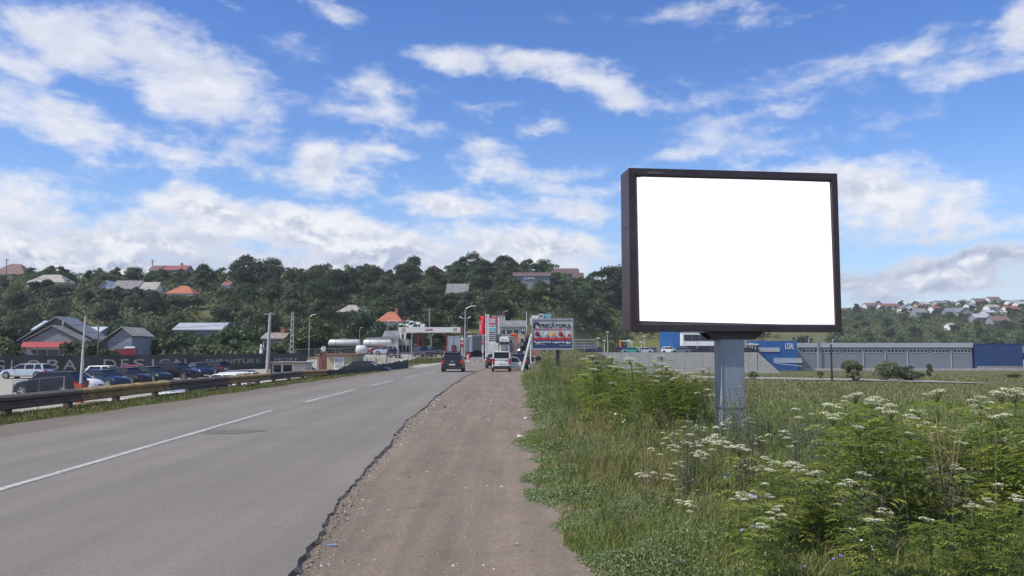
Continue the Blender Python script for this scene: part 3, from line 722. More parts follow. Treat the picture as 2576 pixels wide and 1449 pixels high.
wires('power_line', 'dark overhead cables crossing above the brown house roof', at(248, 815, 126), at(-40, 780, 120), 2, .8, .022, 1.2)
wires('power_line', 'thin cable strung along the hillside below the wooded crest', at(-20, 690, 300), at(640, 722, 300), 1, 1.0, .05)
wires('power_line', 'thin cable sloping down past the right edge of the small billboard', at(1440, 815, 88), at(1480, 862, 150), 1, .3, .02)

# small signs
def discsign(px, py, Y, r, label, cross=False):
    p = gp(px, Y); t = thing('traffic_sign', label, 'sign', p); z = at(px, py, Y).z-p.z
    m = MB(); m.tube([(0, 0, -.2), (0, 0, z+1.1 if not cross else z+.4)], .06, 8); m.build('sign_post', M_OFFW, t)
    m = MB(); m.tube([(0, -.07, z), (0, -.10, z)], r, 20); d = m.build('sign_disc', M_RED, t)
    m = MB(); m.box(-r*.7, r*.7, -.125, -.105, z-r*.16, z+r*.16); m.build('white_bar', M_WHITE, d)
    return t, z
t, z = discsign(1162.6, 863, 118, .30, 'round red no entry sign on a white post beside the lattice lamp post')
m = MB(); m.tube([(0, -.03, z-.42), (0, -.06, z-.42)], .26, 3); m.build('lower_sign', M_DRED, t)
m = MB(); m.prism([(-.28, z+.45), (.28, z+.45), (0, z+.95)], -.05, -.03); m.build('upper_sign', M_OFFW, t)
t, z = discsign(1215, 860.5, 128, .24, 'small round red sign on a post at the foot of the red flag')
m = MB(); m.box(-.2, .1, -.06, .0, z-1.6, z-.5); m.build('white_board', M_OFFW, t)
p = gp(1177, 118); t = thing('direction_sign', 'small red board with a white left chevron standing on the kerb', 'sign', p); m = MB(); m.box(-.33, .33, -.06, 0, .35, 1.15); b_ = m.build('board', M_RED, t)
m = MB(); m.prism([(.18, 1.08), (-.02, 1.08), (-.2, .75), (-.02, .42), (.18, .42), (0, .75)], -.09, -.065); m.build('chevron', M_WHITE, b_)
m = MB(); m.box(-.3, .3, -.2, .2, -.1, .34); m.build('base', M_OFFW, t)
m = MB()
for i in range(10):
    m.cur = i % 2; a = gp(1166, 119); m.box(i*.45, i*.45+.44, 0, .25, -.1, .14)
o = m.build('kerb_island', [M_OFFW, M_DRED]); o.location = gp(1166, 119); tag(o, 'red and white painted kerb at the station entrance', 'kerb')
p = gp(1319, 185); t = thing('chevron_sign', 'black and white chevron sign on the bend beside the grey roofed house', 'sign', p); z = at(1313, 830.5, 185).z-p.z
m = MB(); m.box(-.75, .75, -.05, .0, z-.32, z+.32); b_ = m.build('board', M_INK, t)
for i in range(3): m = MB(); c = -.46+i*.48; m.prism([(c+.2, z+.28), (c+.04, z+.28), (c-.2, z), (c+.04, z-.28), (c+.2, z-.28), (c, z)], -.09, -.055); m.build('chevron', M_WHITE, b_)
for s_ in (-.5, .5): m = MB(); m.tube([(s_, .03, -.2), (s_, .03, z-.3)], .05, 6); m.build('sign_post', M_STEEL, t)

# ------------------------------------------------------------------ filling station
gY = 162.0; p = gp(1080, gY); gx = p.x; base = p.z
cn_ = thing('fuel_canopy', 'long white filling station canopy with LUKOIL lettering on red columns', 'canopy', (gx, gY, base))
x0, x1 = at(1003, 830, gY).x-gx, at(1158, 830, gY).x-gx; zt = at(1080, 823, gY).z-base; zb_ = at(1080, 836.3, gY).z-base
M_CAN = mat('canopy_white', (.62, .61, .58), rough=.5, var=.03)
m = MB(); m.box(x0, x1, 0, 6.5, zb_, zt); m.build('roof_slab', M_CAN, cn_)
m = MB(); m.prism([(x1+.002, zb_), (x1+.35, zb_), (x1+.12, (zb_+zt)/2), (x1+.35, zt), (x1+.002, zt)], 0, 6.5); m.build('end_panel', M_DRED, cn_)
for s_ in (-1, 1):
    for j in range(3):
        m = MB(); c = (x0 + (466+j*24-410)/7.345*gY/F) if s_ < 0 else (x0 + (1428+j*24-410)/7.345*gY/F)
        z_ = (zb_+zt)/2; d = .32; q = .1*1.0; sg = -s_
        m.prism([(c, z_+d), (c+.1, z_+d), (c+.1+sg*.12, z_), (c+.1, z_-d), (c, z_-d), (c+sg*.12, z_)], -.03, -.004); m.build('chevron', M_DRED, cn_)
textmesh('lettering', 'LUKOIL', M_DRED, cn_, x0+(900-410)/7.345*gY/F, x0+(1045-410)/7.345*gY/F, (zb_+zt)/2-.22, .44, -.004, bold=.03)
for px, dy in ((1051, 1), (1062, 5), (1124, 1), (1131, 5)):
    m = MB(); x = PX(px, gY+dy)-gx; m.box(x-.2, x+.2, dy-.2, dy+.2, -.2, zb_-.01); m.build('column', M_DRED, cn_)
for px, dy in ((1054, 2), (1066, 4), (1126, 2.4)):
    m = MB(); x = PX(px, gY+dy)-gx; m.box(x-.45, x+.45, dy-.3, dy+.3, .0, 1.7); m.box(x-.35, x+.35, dy-.33, dy-.301, 1.0, 1.5); m.build('fuel_pump', M_DRED, cn_)
# market shop
p = gp(975, 176); t = thing('market_shop', 'low pale station shop with a red MARKET fascia behind the silver car', 'shop', p)
xa, xb = at(925, 860, 176).x-p.x, at(999, 860, 176).x-p.x; zt = at(975, 852, 176).z-p.z
m = MB(); m.box(xa, xb, 0, 8, -.3, zt); m.build('wall', M_OFFW, t)
m = MB(); m.box(xa-.2, xb+.2, -.3, 8.2, zt+.003, zt+.25); m.build('roof', M_STEEL, t)
fx0, fx1 = at(945, 860, 176).x-p.x, at(988, 860, 176).x-p.x
m = MB(); m.box(fx0, fx1, -.2, -.003, zt-.75, zt-.12); b_ = m.build('fascia', M_RED, t)
textmesh('lettering', 'MARKET', M_WHITE, b_, fx0+.9, fx1-1.0, zt-.62, .36, -.201)
m = MB(); m.box(fx0+.3, fx1-.6, -.05, -.003, .2, 2.2); m.build('shop_window', M_GLASS, t)
m = MB(); m.box(fx1-.4, fx1+.5, -.4, -.1, .0, 1.7); m.build('red_cabinet', M_RED, t)
# grey annex and curved white frames
p = gp(1015, 178); t = thing('service_building', 'grey service building with two curved white frames under the canopy left end', 'building', p)
xa, xb = at(1003, 860, 178).x-p.x, at(1028, 860, 178).x-p.x; zt = at(1015, 853, 178).z-p.z
m = MB(); m.box(xa, xb, 0, 6, -.3, zt); m.build('wall', M_CONCD, t)
for k in (0, 1, 2): m = MB(); a = xa+.2+k*.75; m.box(a, a+.45, -.03, -.003, .6, 1.9); m.build('window', M_GLASS, t)
for px in (1006, 1016.5):
    c = at(px, 860, 178).x-p.x; z1 = at(px, 836, 178).z-p.z
    m = MB(); m.prism([(c-.12, zt+.003), (c+.3, zt+.003), (c+.3, zt+(z1-zt)*.5), (c+.5, z1), (c-.35, z1), (c-.12, zt+(z1-zt)*.6)], .4, .8); m.build('curved_frame', M_OFFW, t)
# totem
p = gp(1239, 120); t = thing('price_totem', 'tall station price totem with a red LUK emblem above white price rows', 'sign', p)
xa, xb = at(1230, 850, 120).x-p.x, at(1247.5, 850, 120).x-p.x; z = lambda py: at(1239, py, 120).z-p.z
m = MB(); m.box(xa+.05, xb-.05, 0, .35, -.2, z(816.2)); m.build('price_board', M_WHITE, t)
m = MB(); m.box(xa-.08, xb+.1, -.04, .4, z(816), z(797)); rt = m.build('emblem_box', M_RED, t)
# emblem: stylised L U K strokes in white
def zz_(f): return z(816)+(z(797)-z(816))*f
def xx_(f): return xa+(xb-xa)*f
m = MB(); y0_, y1_ = -.075, -.042
m.prism([(xx_(.10), zz_(.85)), (xx_(.20), zz_(.85)), (xx_(.20), zz_(.25)), (xx_(.30), zz_(.25)), (xx_(.30), zz_(.15)), (xx_(.10), zz_(.15))], y0_, y1_)
m.prism([(xx_(.28), zz_(.8)), (xx_(.38), zz_(.8)), (xx_(.38), zz_(.40)), (xx_(.5), zz_(.40)), (xx_(.5), zz_(.8)), (xx_(.60), zz_(.8)), (xx_(.60), zz_(.30)), (xx_(.28), zz_(.30))], y0_, y1_)
m.prism([(xx_(.66), zz_(.8)), (xx_(.74), zz_(.8)), (xx_(.74), zz_(.6)), (xx_(.86), zz_(.8)), (xx_(.97), zz_(.8)), (xx_(.82), zz_(.52)), (xx_(.97), zz_(.18)), (xx_(.86), zz_(.18)), (xx_(.74), zz_(.45)), (xx_(.74), zz_(.3)), (xx_(.66), zz_(.3))], y0_, y1_)
m.prism([(xx_(.30), zz_(.15)), (xx_(.84), zz_(.15)), (xx_(.84), zz_(.22)), (xx_(.30), zz_(.22))], y0_, y1_)
m.build('emblem', M_WHITE, rt)
textmesh('lettering', 'LUKOIL', M_DRED, t, xx_(.1), xx_(.9), z(822), z(819.2)-z(822), -.004, bold=.03)
m = MB(); m.box(xx_(.08), xx_(.92), -.02, -.003, z(831.5), z(825)); m.build('blue_row', M_CYAN, t)
for k in range(5):
    m = MB(); zc = 835.5+k*5.2; m.box(xx_(.06), xx_(.94), -.02, -.003, z(zc+1.6), z(zc-1.2)); r_ = m.build('price_row', M_INK, t)
    textmesh('price_digits', ('6.29', '6.49', '6.59', '6.79', '3.19')[k], M_OFFW, r_, xx_(.52), xx_(.85), z(zc+1.1), z(zc-.7)-z(zc+1.1), -.021, .01)
# flagpoles + red banners
M_FLAG = mat('red_flag_cloth', (.62, .02, .04), rough=.7, var=.12, scale=1.2)
for i, px in enumerate((1222.2, 1225.8, 1229.2)):
    p = gp(px, 117+i*1.2); t = thing('flagpole', ('leftmost', 'middle', 'rightmost')[i]+' of the three tall white flagpoles beside the price totem', 'flagpole', p, 0, 'white flagpoles by the price totem')
    hz = at(px, 792, 117).z-p.z; m = MB(); m.tube([(0, 0, -.2), (0, 0, hz)], [.08, .05], 8); m.build('pole_shaft', M_WHITE, t)
    m = MB(); m.tube([(0, 0, hz), (0, 0, hz+.1)], [.08, .03], 8); m.build('finial', M_STEEL, t)
p0 = gp(1214, 118)
def flag(xa, xb, za, zb2, Y, label, ph):
    V = []; Q = []; nx_, nz_ = 10, 14
    for j in range(nz_+1):
        for i in range(nx_+1):
            u = i/nx_; v = j/nz_; x = xa+(xb-xa)*u*(1-.12*v)+.25*v*(xb-xa)*.6; V.append((x, .22*math.sin(u*7+v*2+ph), za+(zb2-za)*v+.15*math.sin(u*3+ph)))
    for j in range(nz_):
        for i in range(nx_): a = j*(nx_+1)+i; Q.append((a, a+1, a+nx_+2, a+nx_+1))
    o = npmesh('flag', np.array(V), np.array(Q), M_FLAG); sm = o.modifiers.new('thickness', 'SOLIDIFY'); sm.thickness = .015; o.data.shade_smooth(); o.location = (0, Y, 0)
    return tag(o, label, 'flag')
flag(at(1204.5, 830, 118).x, at(1223, 830, 118).x, at(1206, 798, 118).z, at(1206, 843, 118).z, 118.5, 'large limp red flag hanging left of the three white flagpoles', 0)
textmesh('flag_lettering', 'LUKOIL', M_OFFW, bpy.data.objects['flag'], 0, 1.4, 0, .3, 0, .01, M=Matrix.Translation((at(1209.5, 830, 118).x, -.28, at(1209, 831, 118).z)) @ Matrix.Rotation(R(-86), 4, 'Y'))
# white cabinets
for i, (a, b_, c, d, lb) in enumerate(((1232.5, 1243.5, 865, 891, 'tall white cabinet beside the foot of the price totem'), (1243.8, 1254, 862, 889, 'narrow white cabinet between the other cabinet and the white truck'))):
    p = gp(a, 114); t = thing('white_cabinet', lb, 'cabinet', p); X1 = at(b_, 880, 114).x-p.x; Z1 = at(a, c, 114).z-p.z
    m = MB(); m.box(0, X1, 0, .7, -.1, Z1); m.build('body', M_OFFW, t, bevel=.02); m = MB(); m.box(.03, X1-.03, -.012, -.002, Z1*.56, Z1*.57); m.build('door_gap', M_INK, t)

# ------------------------------------------------------------------ buildings
M_WALLG = mat('grey_render', (0.24, 0.25, 0.28), rough=.8, var=.1)
M_WALLB = mat('beige_render', (0.45, 0.39, 0.26), rough=.8, var=.06)
M_WALLW = mat('white_render', (0.62, 0.61, 0.58), rough=.8, var=.06)
M_BRICK = mat('orange_brick', (0.42, 0.17, 0.09), rough=.85, var=.15, scale=4)
def roofmat(name, c, var=.15, rough=.75): return mat(name, c, rough=rough, var=var, scale=.8, bump=.25, bscale=6)
RF_TAN = roofmat('corrugated_tan', (0.34, 0.31, 0.27)); RF_GREY = roofmat('grey_roofing', (0.20, 0.19, 0.19)); RF_BROWN = roofmat('brown_roofing', (0.17, 0.105, 0.095))
RF_ORANGE = roofmat('orange_tiles', (0.40, 0.135, 0.075)); RF_RED = roofmat('red_tiles', (0.26, 0.085, 0.07)); RF_BLUE = roofmat('pale_blue_metal', (0.42, 0.48, 0.54), .05, .5)
RF_SLATE = roofmat('slate_blue', (0.17, 0.19, 0.22)); RF_LIGHT = roofmat('light_metal', (0.36, 0.375, 0.40), .05, .6); RF_MAR = roofmat('maroon_roof', (0.135, 0.078, 0.072))
HREC = []
def house(label, px0, px1, pyr, pye, Y, roof, wall, kind='gable', gablefront=False, depth=8, wallh=3.0, win=2, chim=False, rz=0, name='house', cat='house', group=None, door=False):
    """px0..px1 roof extent, pyr ridge height, pye eaves height in the photo; Y distance"""
    pm = (px0+px1)/2
    if Y > 200:                 # stand the house where the sight line meets the slope
        Yt = Y; best = 1e9
        for yy in np.arange(max(200, Y-60), Y+130, 2.0):
            q = at(pm, pye, yy); dd = abs(q.z-wallh-h(q.x, yy+depth/2)) + .004*abs(yy-Y)
            if dd < best: best = dd; Yt = yy
        Y = float(Yt)
    HREC.append((px0, px1, pyr, pye, Y))
    a = at(px0, pye, Y); b_ = at(px1, pye, Y); X = (a.x+b_.x)/2; gz = h(X, Y+depth/2)
    ze = a.z; zr_ = at(pm, pyr, Y + (depth/2 if not gablefront else 0)).z
    if zr_ - ze < .6: zr_ = ze+.6
    base = min(gz, ze-wallh); t = thing(name, label, cat, (X, Y, base), rz, group)
    hw = (b_.x-a.x)/2; E = ze-base; T = zr_-base; ov = .35; th = .12
    m = MB()
    if gablefront:
        w_ = hw-ov; m.prism([(-w_, -1), (w_, -1), (w_, E), (0, T-.12), (-w_, E)], ov, depth-ov, 'y'); m.build('wall', wall, t)
        m = MB(); k = (T-E)/hw
        m.prism([(-hw, E-.02), (0, T), (hw, E-.02), (hw, E+th), (0, T+th+.05), (-hw, E+th)], 0, depth, 'y'); rf = m.build('roof', roof, t)
    elif kind == 'hip':
        w_ = hw-ov; m.box(-w_, w_, ov, depth-ov, -1, E); m.build('wall', wall, t)
        r_ = max(hw*.25, hw-depth*.45); m = MB()
        m.add([(-hw, 0, E), (hw, 0, E), (hw, depth, E), (-hw, depth, E), (-r_, depth/2, T), (r_, depth/2, T)], [(0,1,5,4),(1,2,5),(2,3,4,5),(3,0,4),(3,2,1,0)]); rf = m.build('roof', roof, t)
    else:
        w_ = hw-ov; m.loft([[(x, ov, -1), (x, depth-ov, -1), (x, depth-ov, E), (x, depth/2, T-.12), (x, ov, E)] for x in (-w_, w_)]); m.build('wall', wall, t)
        m = MB(); m.loft([[(x, 0, E-.02), (x, depth/2, T), (x, depth, E-.02), (x, depth, E+th), (x, depth/2, T+th+.05), (x, 0, E+th)] for x in (-hw, hw)]); rf = m.build('roof', roof, t)
        m = MB(); m.box(-hw, hw, -.12, -.003, E-.08, E+.1); m.build('gutter', M_STEEL, rf)
    for i in range(win):
        c = -hw+2*hw*(i+.5)/win; wz = E-1.9 if E > 2.4 else .6
        f = MB(); f.box(c-.62, c+.62, ov-.06, ov-.003, wz, wz+1.3); fo = f.build('window', M_WHITE, t)
        f = MB(); f.box(c-.52, c-.03, ov-.075, ov-.063, wz+.1, wz+1.2); f.box(c+.03, c+.52, ov-.075, ov-.063, wz+.1, wz+1.2); f.build('pane', M_GLASS, fo)
    if door: f = MB(); f.box(hw*.5, hw*.5+.95, ov-.08, ov-.003, E-wallh, E-wallh+2.1); f.build('door', M_BROWN, t)
    if chim: f = MB(); f.box(hw*.3, hw*.3+.7, depth*.45, depth*.45+.6, E, T+1.0); f.box(hw*.3-.08, hw*.3+.78, depth*.45-.08, depth*.45+.68, T+1.003, T+1.12); f.build('chimney', M_BRICK, rf)
    return t
HH_ = house
# hillside, left to right
HH_('house with a wide weathered brown roof at the left picture edge on the crest', -40, 62, 664, 692, 335, RF_BROWN, M_WALLG, depth=16, win=0, kind='hip')
HH_('long low building with a tan corrugated roof on the left of the wooded slope', 64, 164, 691, 710, 322, RF_TAN, M_OFFW, depth=9, kind='hip')
HH_('pale blue gabled house end among the trees left of the dark roofed hill house', 247, 283, 706, 725, 305, RF_BLUE, mat('pale_blue_wall', (.40, .45, .52)), gablefront=True, win=1)
HH_('dark grey roofed house in the middle of the wooded slope', 278, 346, 707, 727, 309, RF_GREY, M_WALLG, depth=9, chim=False)
HH_('small house with a white gable and a tan roof among slope trees', 344, 392, 711, 730, 303, RF_TAN, M_WHITE, depth=8)
HH_('bright orange roofed house among the trees on the left slope', 414, 487, 719, 738, 298, RF_ORANGE, M_OFFW, depth=9, kind='hip')
HH_('grey walled house with a red brown roof on the left skyline', 398, 469, 669, 679, 345, RF_RED, M_WALLG, depth=9, chim=True, wallh=4)
HH_('low brown roofed shed on the skyline left of the red brown roofed house', 372, 402, 669, 680, 350, RF_BROWN, M_WALLG, depth=9, win=1)
HH_('scrap of a pinkish red roof showing between hillside trees', 556, 579, 710, 717, 310, RF_RED, M_WALLW, depth=6, win=1)
HH_('long shed with a light metal roof half hidden by bushes above the banner', 432, 560, 814, 830, 170, RF_LIGHT, M_WALLG, depth=8, win=0)
HH_('low house with a faded brown roof behind the leaning concrete pole', 655, 716, 839, 852, 160, roofmat('faded_brown', (.27, .22, .19)), M_CONCD, depth=7, chim=True)
HH_('house with a rough light grey roof in the trees above the tanker trucks', 845, 913, 767, 785, 222, RF_TAN, M_OFFW, depth=9, kind='hip', win=2)
HH_('house with a steep orange hipped roof above the left end of the canopy', 944, 1012, 784, 809, 214, RF_ORANGE, M_WALLW, depth=10, kind='hip', chim=True)
HH_('white gabled house with a dark roof behind the tanker trucks', 962, 1003, 834, 847, 186, RF_GREY, M_WHITE, depth=7, win=5)
HH_('orange brick house with a shiny metal roof on the skyline above the dense wood', 1077, 1107, 668, 677, 338, RF_LIGHT, M_BRICK, gablefront=True, win=1)
HH_('old grey barn roof showing in the dense wood above the canopy', 1121, 1178, 715, 738, 296, RF_GREY, M_CONCD, depth=10, win=0)
t = HH_('long brown roofed hilltop building with LOIAL lettering on its wall', 1290, 1386, 686.5, 693, 330, RF_MAR, M_WALLG, depth=8, win=0, wallh=5)
YL = t.location.y; tz = at(1330, 703, YL).z - t.location.z; tx = at(1318, 700, YL).x - t.location.x; tx2 = at(1347, 700, YL).x - t.location.x
HREC.append((1312, 1352, 689, 707, YL))
textmesh('lettering', 'LOIAL', M_WHITE, t, tx, tx2, tz, at(1330, 695.5, YL).z-at(1330, 703, YL).z, .2, .1, bold=.03)
HH_('wide brown roofed hilltop house right of the LOIAL building', 1393, 1458, 676, 688, 334, RF_MAR, M_WALLG, depth=12, win=3, wallh=5)
HH_('low brown roofed wing at the right end of the hilltop houses', 1440, 1470, 687, 698, 326, RF_MAR, M_WALLG, depth=8, win=1)
p = at(1330.5, 688, 338); gz = h(p.x, 338); t = thing('chimney_tower', 'slim white tower standing behind the LOIAL building on the hill', 'tower', (p.x, 338, gz)); hz = at(1330, 667, 338).z-gz
m = MB(); m.box(-.55, .55, -.5, .5, -.5, hz); m.build('shaft', M_OFFW, t); m = MB(); m.box(-.65, .65, -.6, .6, hz+.003, hz+.25); m.build('cap', M_CONCD, t); m = MB(); m.tube([(.2, 0, hz+.25), (.2, 0, hz+2.8)], .08, 6); m.tube([(-.6, 0, hz+1.7), (1.0, 0, hz+1.7)], .05, 4); m.build('antenna', M_DARK, t)
HH_('cream house with a grey roof between the price totem and the small billboard', 1256, 1324, 808, 822, 196, RF_GREY, mat('cream_wall', (.50, .46, .36)), depth=8, win=4, chim=False)
# grey container row above it
p = gp(1241, 224); t = thing('storage_building', 'long grey panelled storage building above the price totem', 'building', p); xa, xb = at(1209, 800, 224).x-p.x, at(1271, 800, 224).x-p.x; z1 = at(1241, 792, 224).z-p.z
m = MB(); m.box(xa, xb, 0, 6, -1, z1); m.build('wall', mat('grey_brown_panel', (.20, .18, .18), var=.2, scale=1.2), t)
for f0, f1 in ((.70, .78), (.82, .87), (.93, .98)): m = MB(); m.box(xa+(xb-xa)*f0, xa+(xb-xa)*f1, -.03, -.003, 0, z1-.1); m.build('white_panel', M_OFFW, t)
m = MB(); m.box(xa-.2, xb+.2, -.2, 6.2, z1+.003, z1+.15); m.build('roof', M_DRED, t)
# boxes above the small billboard
for a, b_, c, d, lb, mm in ((1333, 1340, 799, 812, 'small white box truck body behind the top left corner of the small billboard', M_WHITE), (1337, 1355.5, 793.5, 806, 'white container behind the top of the small billboard', M_WHITE), (1356, 1368, 789.5, 803, 'tan container with a dark round mark above the small billboard', M_OFFW), (1368.3, 1387, 790, 803, 'light blue container above the small billboard', mat('sky_blue_paint', (.20, .42, .55), rough=.5))):
    Y = 205 + (a-1333)*.1; p = gp((a+b_)/2, Y); t = thing('container', lb, 'container', p); w_ = (b_-a)/2*Y/F; z0_ = at(a, d+6, Y).z-p.z; z1_ = at(a, c, Y).z-p.z
    m = MB(); m.box(-w_, w_, 0, 2.4, z0_, z1_); m.build('body', mm, t)
    m = MB(); m.box(-w_-.03, -w_+.12, -.03, 2.43, z0_-.03, z1_+.03); m.box(w_-.12, w_-.005, -.03, 2.43, z0_-.03, z1_+.03); m.build('corner_post', M_STEEL, t)
    m = MB(); m.box(-w_*.9, -w_*.7, .3, 2, -1, z0_-.035); m.box(w_*.7, w_*.9, .3, 2, -1, z0_-.035); m.build('support', M_DARK, t)
    if 'tan' in lb: m = MB(); m.tube([(0, -.02, z1_-.55), (0, -.003, z1_-.55)], .28, 12); m.build('round_mark', M_DARK, t)

# ---- big brown house with the red awning (left)
Y = 150; o0 = gp(150, Y); t = thing('house', 'large brown double gabled house with a red awning behind the banner', 'house', o0)
def L(px, py, y=0): q = at(px, py, Y+y); return (q.x-o0.x, q.z-o0.z)
apex = L(150, 800, 5); le = L(52, 859, 5); re = L(246, 856, 5)
m = MB(); m.prism([(le[0]+.6, -1), (re[0]-.6, -1), (re[0]-.6, re[1]), (apex[0], apex[1]-.2), (le[0]+.6, le[1])], 4.2, 10); m.build('wall', mat('dark_mauve_wall', (.12, .105, .11), var=.12), t)
m = MB(); m.prism([(le[0], le[1]), apex, re, (re[0], re[1]+.22), (apex[0], apex[1]+.28), (le[0], le[1]+.22)], 3.7, 10.5); rf = m.build('roof', RF_SLATE, t)
fa = L(131, 821); fl = L(56, 859); fr_ = L(206, 859)
m = MB(); m.prism([(fl[0]+.5, -1), (fr_[0]-.5, -1), (fr_[0]-.5, fr_[1]), (fa[0], fa[1]-.15), (fl[0]+.5, fl[1])], .3, 4.15); m.build('front_wall', M_WALLG, t)
m = MB(); m.prism([fl, fa, fr_, (fr_[0], fr_[1]+.16), (fa[0], fa[1]+.2), (fl[0], fl[1]+.16)], -.1, 4.1); m.build('front_roof', RF_GREY, t)
a0, a1 = L(60, 860), L(178, 860); b0, b1 = L(48, 873, -2), L(188, 873, -2)
m = MB(); m.add([(a0[0], -.15, a0[1]), (a1[0], -.15, a1[1]), (b1[0], -2, b1[1]), (b0[0], -2, b0[1]), (a0[0], -.1, a0[1]-.12), (a1[0], -.1, a1[1]-.12), (b1[0], -2, b1[1]-.12), (b0[0], -2, b0[1]-.12)], [(0,3,2,1),(4,5,6,7),(0,1,5,4),(1,2,6,5),(2,3,7,6),(3,0,4,7)]); m.build('awning', mat('red_awning', (.34, .05, .05), rough=.7, var=.1), t)
for px in (66, 95, 120, 150, 180): q = L(px, 873, -1.9); m = MB(); m.tube([(q[0], -1.9, -.2), (q[0], -1.9, q[1]-.1)], .07, 6); m.build('awning_post', M_WOOD, t)
q = L(115, 800, 4); m = MB(); zc = L(134, 812, 3)[1]; m.box(L(134, 812)[0]-.12, L(134, 812)[0]+.12, 3.2, 3.5, zc-1.2, zc+.4); m.build('vent_pipe', M_STEEL, rf)
for a, b_, c, d, lb in ((76, 138, 808, 831, 'shed with a flat pale blue metal roof behind the left of the brown house'), (196, 243, 823, 842, 'shed with a small pale blue metal roof behind the right of the brown house')):
    Yb = 174; p = gp((a+b_)/2, Yb); s_ = thing('shed', lb, 'shed', p); xa, xb = at(a, 830, Yb).x-p.x, at(b_, 830, Yb).x-p.x; z1_, z2_ = at(a, d, Yb).z-p.z, at(a, c, Yb+5).z-p.z
    m = MB(); m.loft([[(x, 0.2, -1), (x, 4.8, -1), (x, 4.8, z2_-.15), (x, .2, z1_-.1)] for x in (xa+.2, xb-.2)]); m.build('wall', M_WALLG, s_)
    m = MB(); m.loft([[(x, 0, z1_), (x, 5, z2_), (x, 5, z2_+.1), (x, 0, z1_+.1)] for x in (xa, xb)]); m.build('roof', RF_BLUE, s_)
# garage with steep gable
Y = 140; o0 = gp(298, Y); t = thing('garage', 'grey gabled garage with a tan roof edge right of the brown house', 'garage', o0)
ap, e0, e1 = L(307, 824), L(266, 858), L(336, 846)
m = MB(); m.prism([(e0[0]+.3, -1), (e1[0]-.3, -1), (e1[0]-.3, e1[1]), (ap[0], ap[1]-.1), (e0[0]+.3, e0[1])], .2, 8); m.build('wall', mat('blue_grey_wall', (.27, .29, .33), var=.06), t)
m = MB(); eL = L(250, 862); m.prism([eL, ap, e1, (e1[0]+.1, e1[1]+.1), (ap[0], ap[1]+.18), (eL[0], eL[1]+.18)], -.3, 8.3); m.build('roof', RF_TAN, t)
q0, q1 = L(276, 860), L(330, 878); m = MB(); m.box(q0[0], q1[0], .15, .19, .0, q0[1]); m.build('garage_door', M_WALLG, t)
p = gp(335, 132); t = thing('log_pile', 'low dark red wall with pale sacks on top beside the garage', 'wall', p); m = MB(); xa, xb = at(287, 885, 132).x-p.x, at(342, 885, 132).x-p.x
m.box(xa, xb, 0, .5, -.5, at(0, 878, 132).z-p.z); m.build('wall_body', M_DRED, t)
m = MB(); zt = at(0, 878, 132).z-p.z; m.tube([(xb-1.6, .25, zt+.16), (xb-.3, .25, zt+.2)], [.15, .2], 8); m.tube([(xb-1.9, .25, zt+.12), (xb-1.3, .3, zt+.32)], .14, 8); m.build('sack', M_OFFW, t)

# ---- kiosk and booth by the yard
Y = 72; p = gp(727, Y); t = thing('kiosk', 'small white kiosk with big sliding windows and a flat brown roof beside the yard', 'kiosk', p)
l = lambda px, py=920: at(px, py, Y).x-p.x; z = lambda py: at(727, py, Y).z-p.z
m = MB(); m.box(l(685), l(741), 0, 2.3, -.3, z(914)); m.build('wall', M_OFFW, t)
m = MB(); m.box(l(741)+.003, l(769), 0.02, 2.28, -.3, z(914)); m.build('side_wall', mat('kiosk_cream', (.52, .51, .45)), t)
m = MB(); m.box(l(681), l(772), -.25, 2.6, z(913.6), z(910.5)); m.build('roof', mat('kiosk_roof', (.42, .40, .36)), t); m = MB(); m.box(l(680.6), l(772.4), -.29, -.255, z(914), z(911.5)); m.build('roof_edge', mat('brown_trim', (.10, .045, .04)), t)
for a, b_ in ((687, 709), (711.5, 736)):
    m = MB(); m.box(l(a), l(b_), -.05, -.003, z(937), z(916)); f = m.build('window', M_WHITE, t); m = MB(); m.box(l(a+1.2), l(b_-1.2), -.065, -.053, z(936), z(917.5)); m.build('pane', M_GLASS, f)
m = MB(); m.box(l(680.4)-.0, l(684.3), -.1, .3, -.3, z(914)); m.build('corner_post', mat('brown_trim', (.1, .045, .04)), t)
Y = 88; p = gp(862, Y); t = thing('booth', 'beige booth with a white door at the yard exit', 'booth', p)
l = lambda px, py=920: at(px, py, Y).x-p.x; z = lambda py: at(862, py, Y).z-p.z
m = MB(); m.box(l(822), l(884), 0, 3, -.6, z(893)); m.build('wall', M_WALLB, t)
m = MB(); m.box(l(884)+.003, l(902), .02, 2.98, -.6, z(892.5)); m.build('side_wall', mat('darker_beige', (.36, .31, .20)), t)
m = MB(); m.prism([(l(819), z(892.6)), (l(905), z(892.6)), (l(905), z(889.5)), (l(819), z(889.0))], -.3, 3.3); m.build('roof', mat('booth_roof', (.30, .14, .11)), t)
m = MB(); m.box(l(841), l(866), -.06, -.003, -.4, z(899)); d = m.build('door', M_WHITE, t); m = MB(); m.box(l(843), l(863), -.075, -.063, z(915), z(902)); m.build('door_glass', mat('frosted_glass', (.42, .43, .43)), d)
m = MB(); m.box(l(843), l(863), -.08, -.063, z(925), z(917)); m.build('door_panel', mat('frosted_glass', (.42, .43, .43)), d)
Y = 93; p = gp(815, Y)
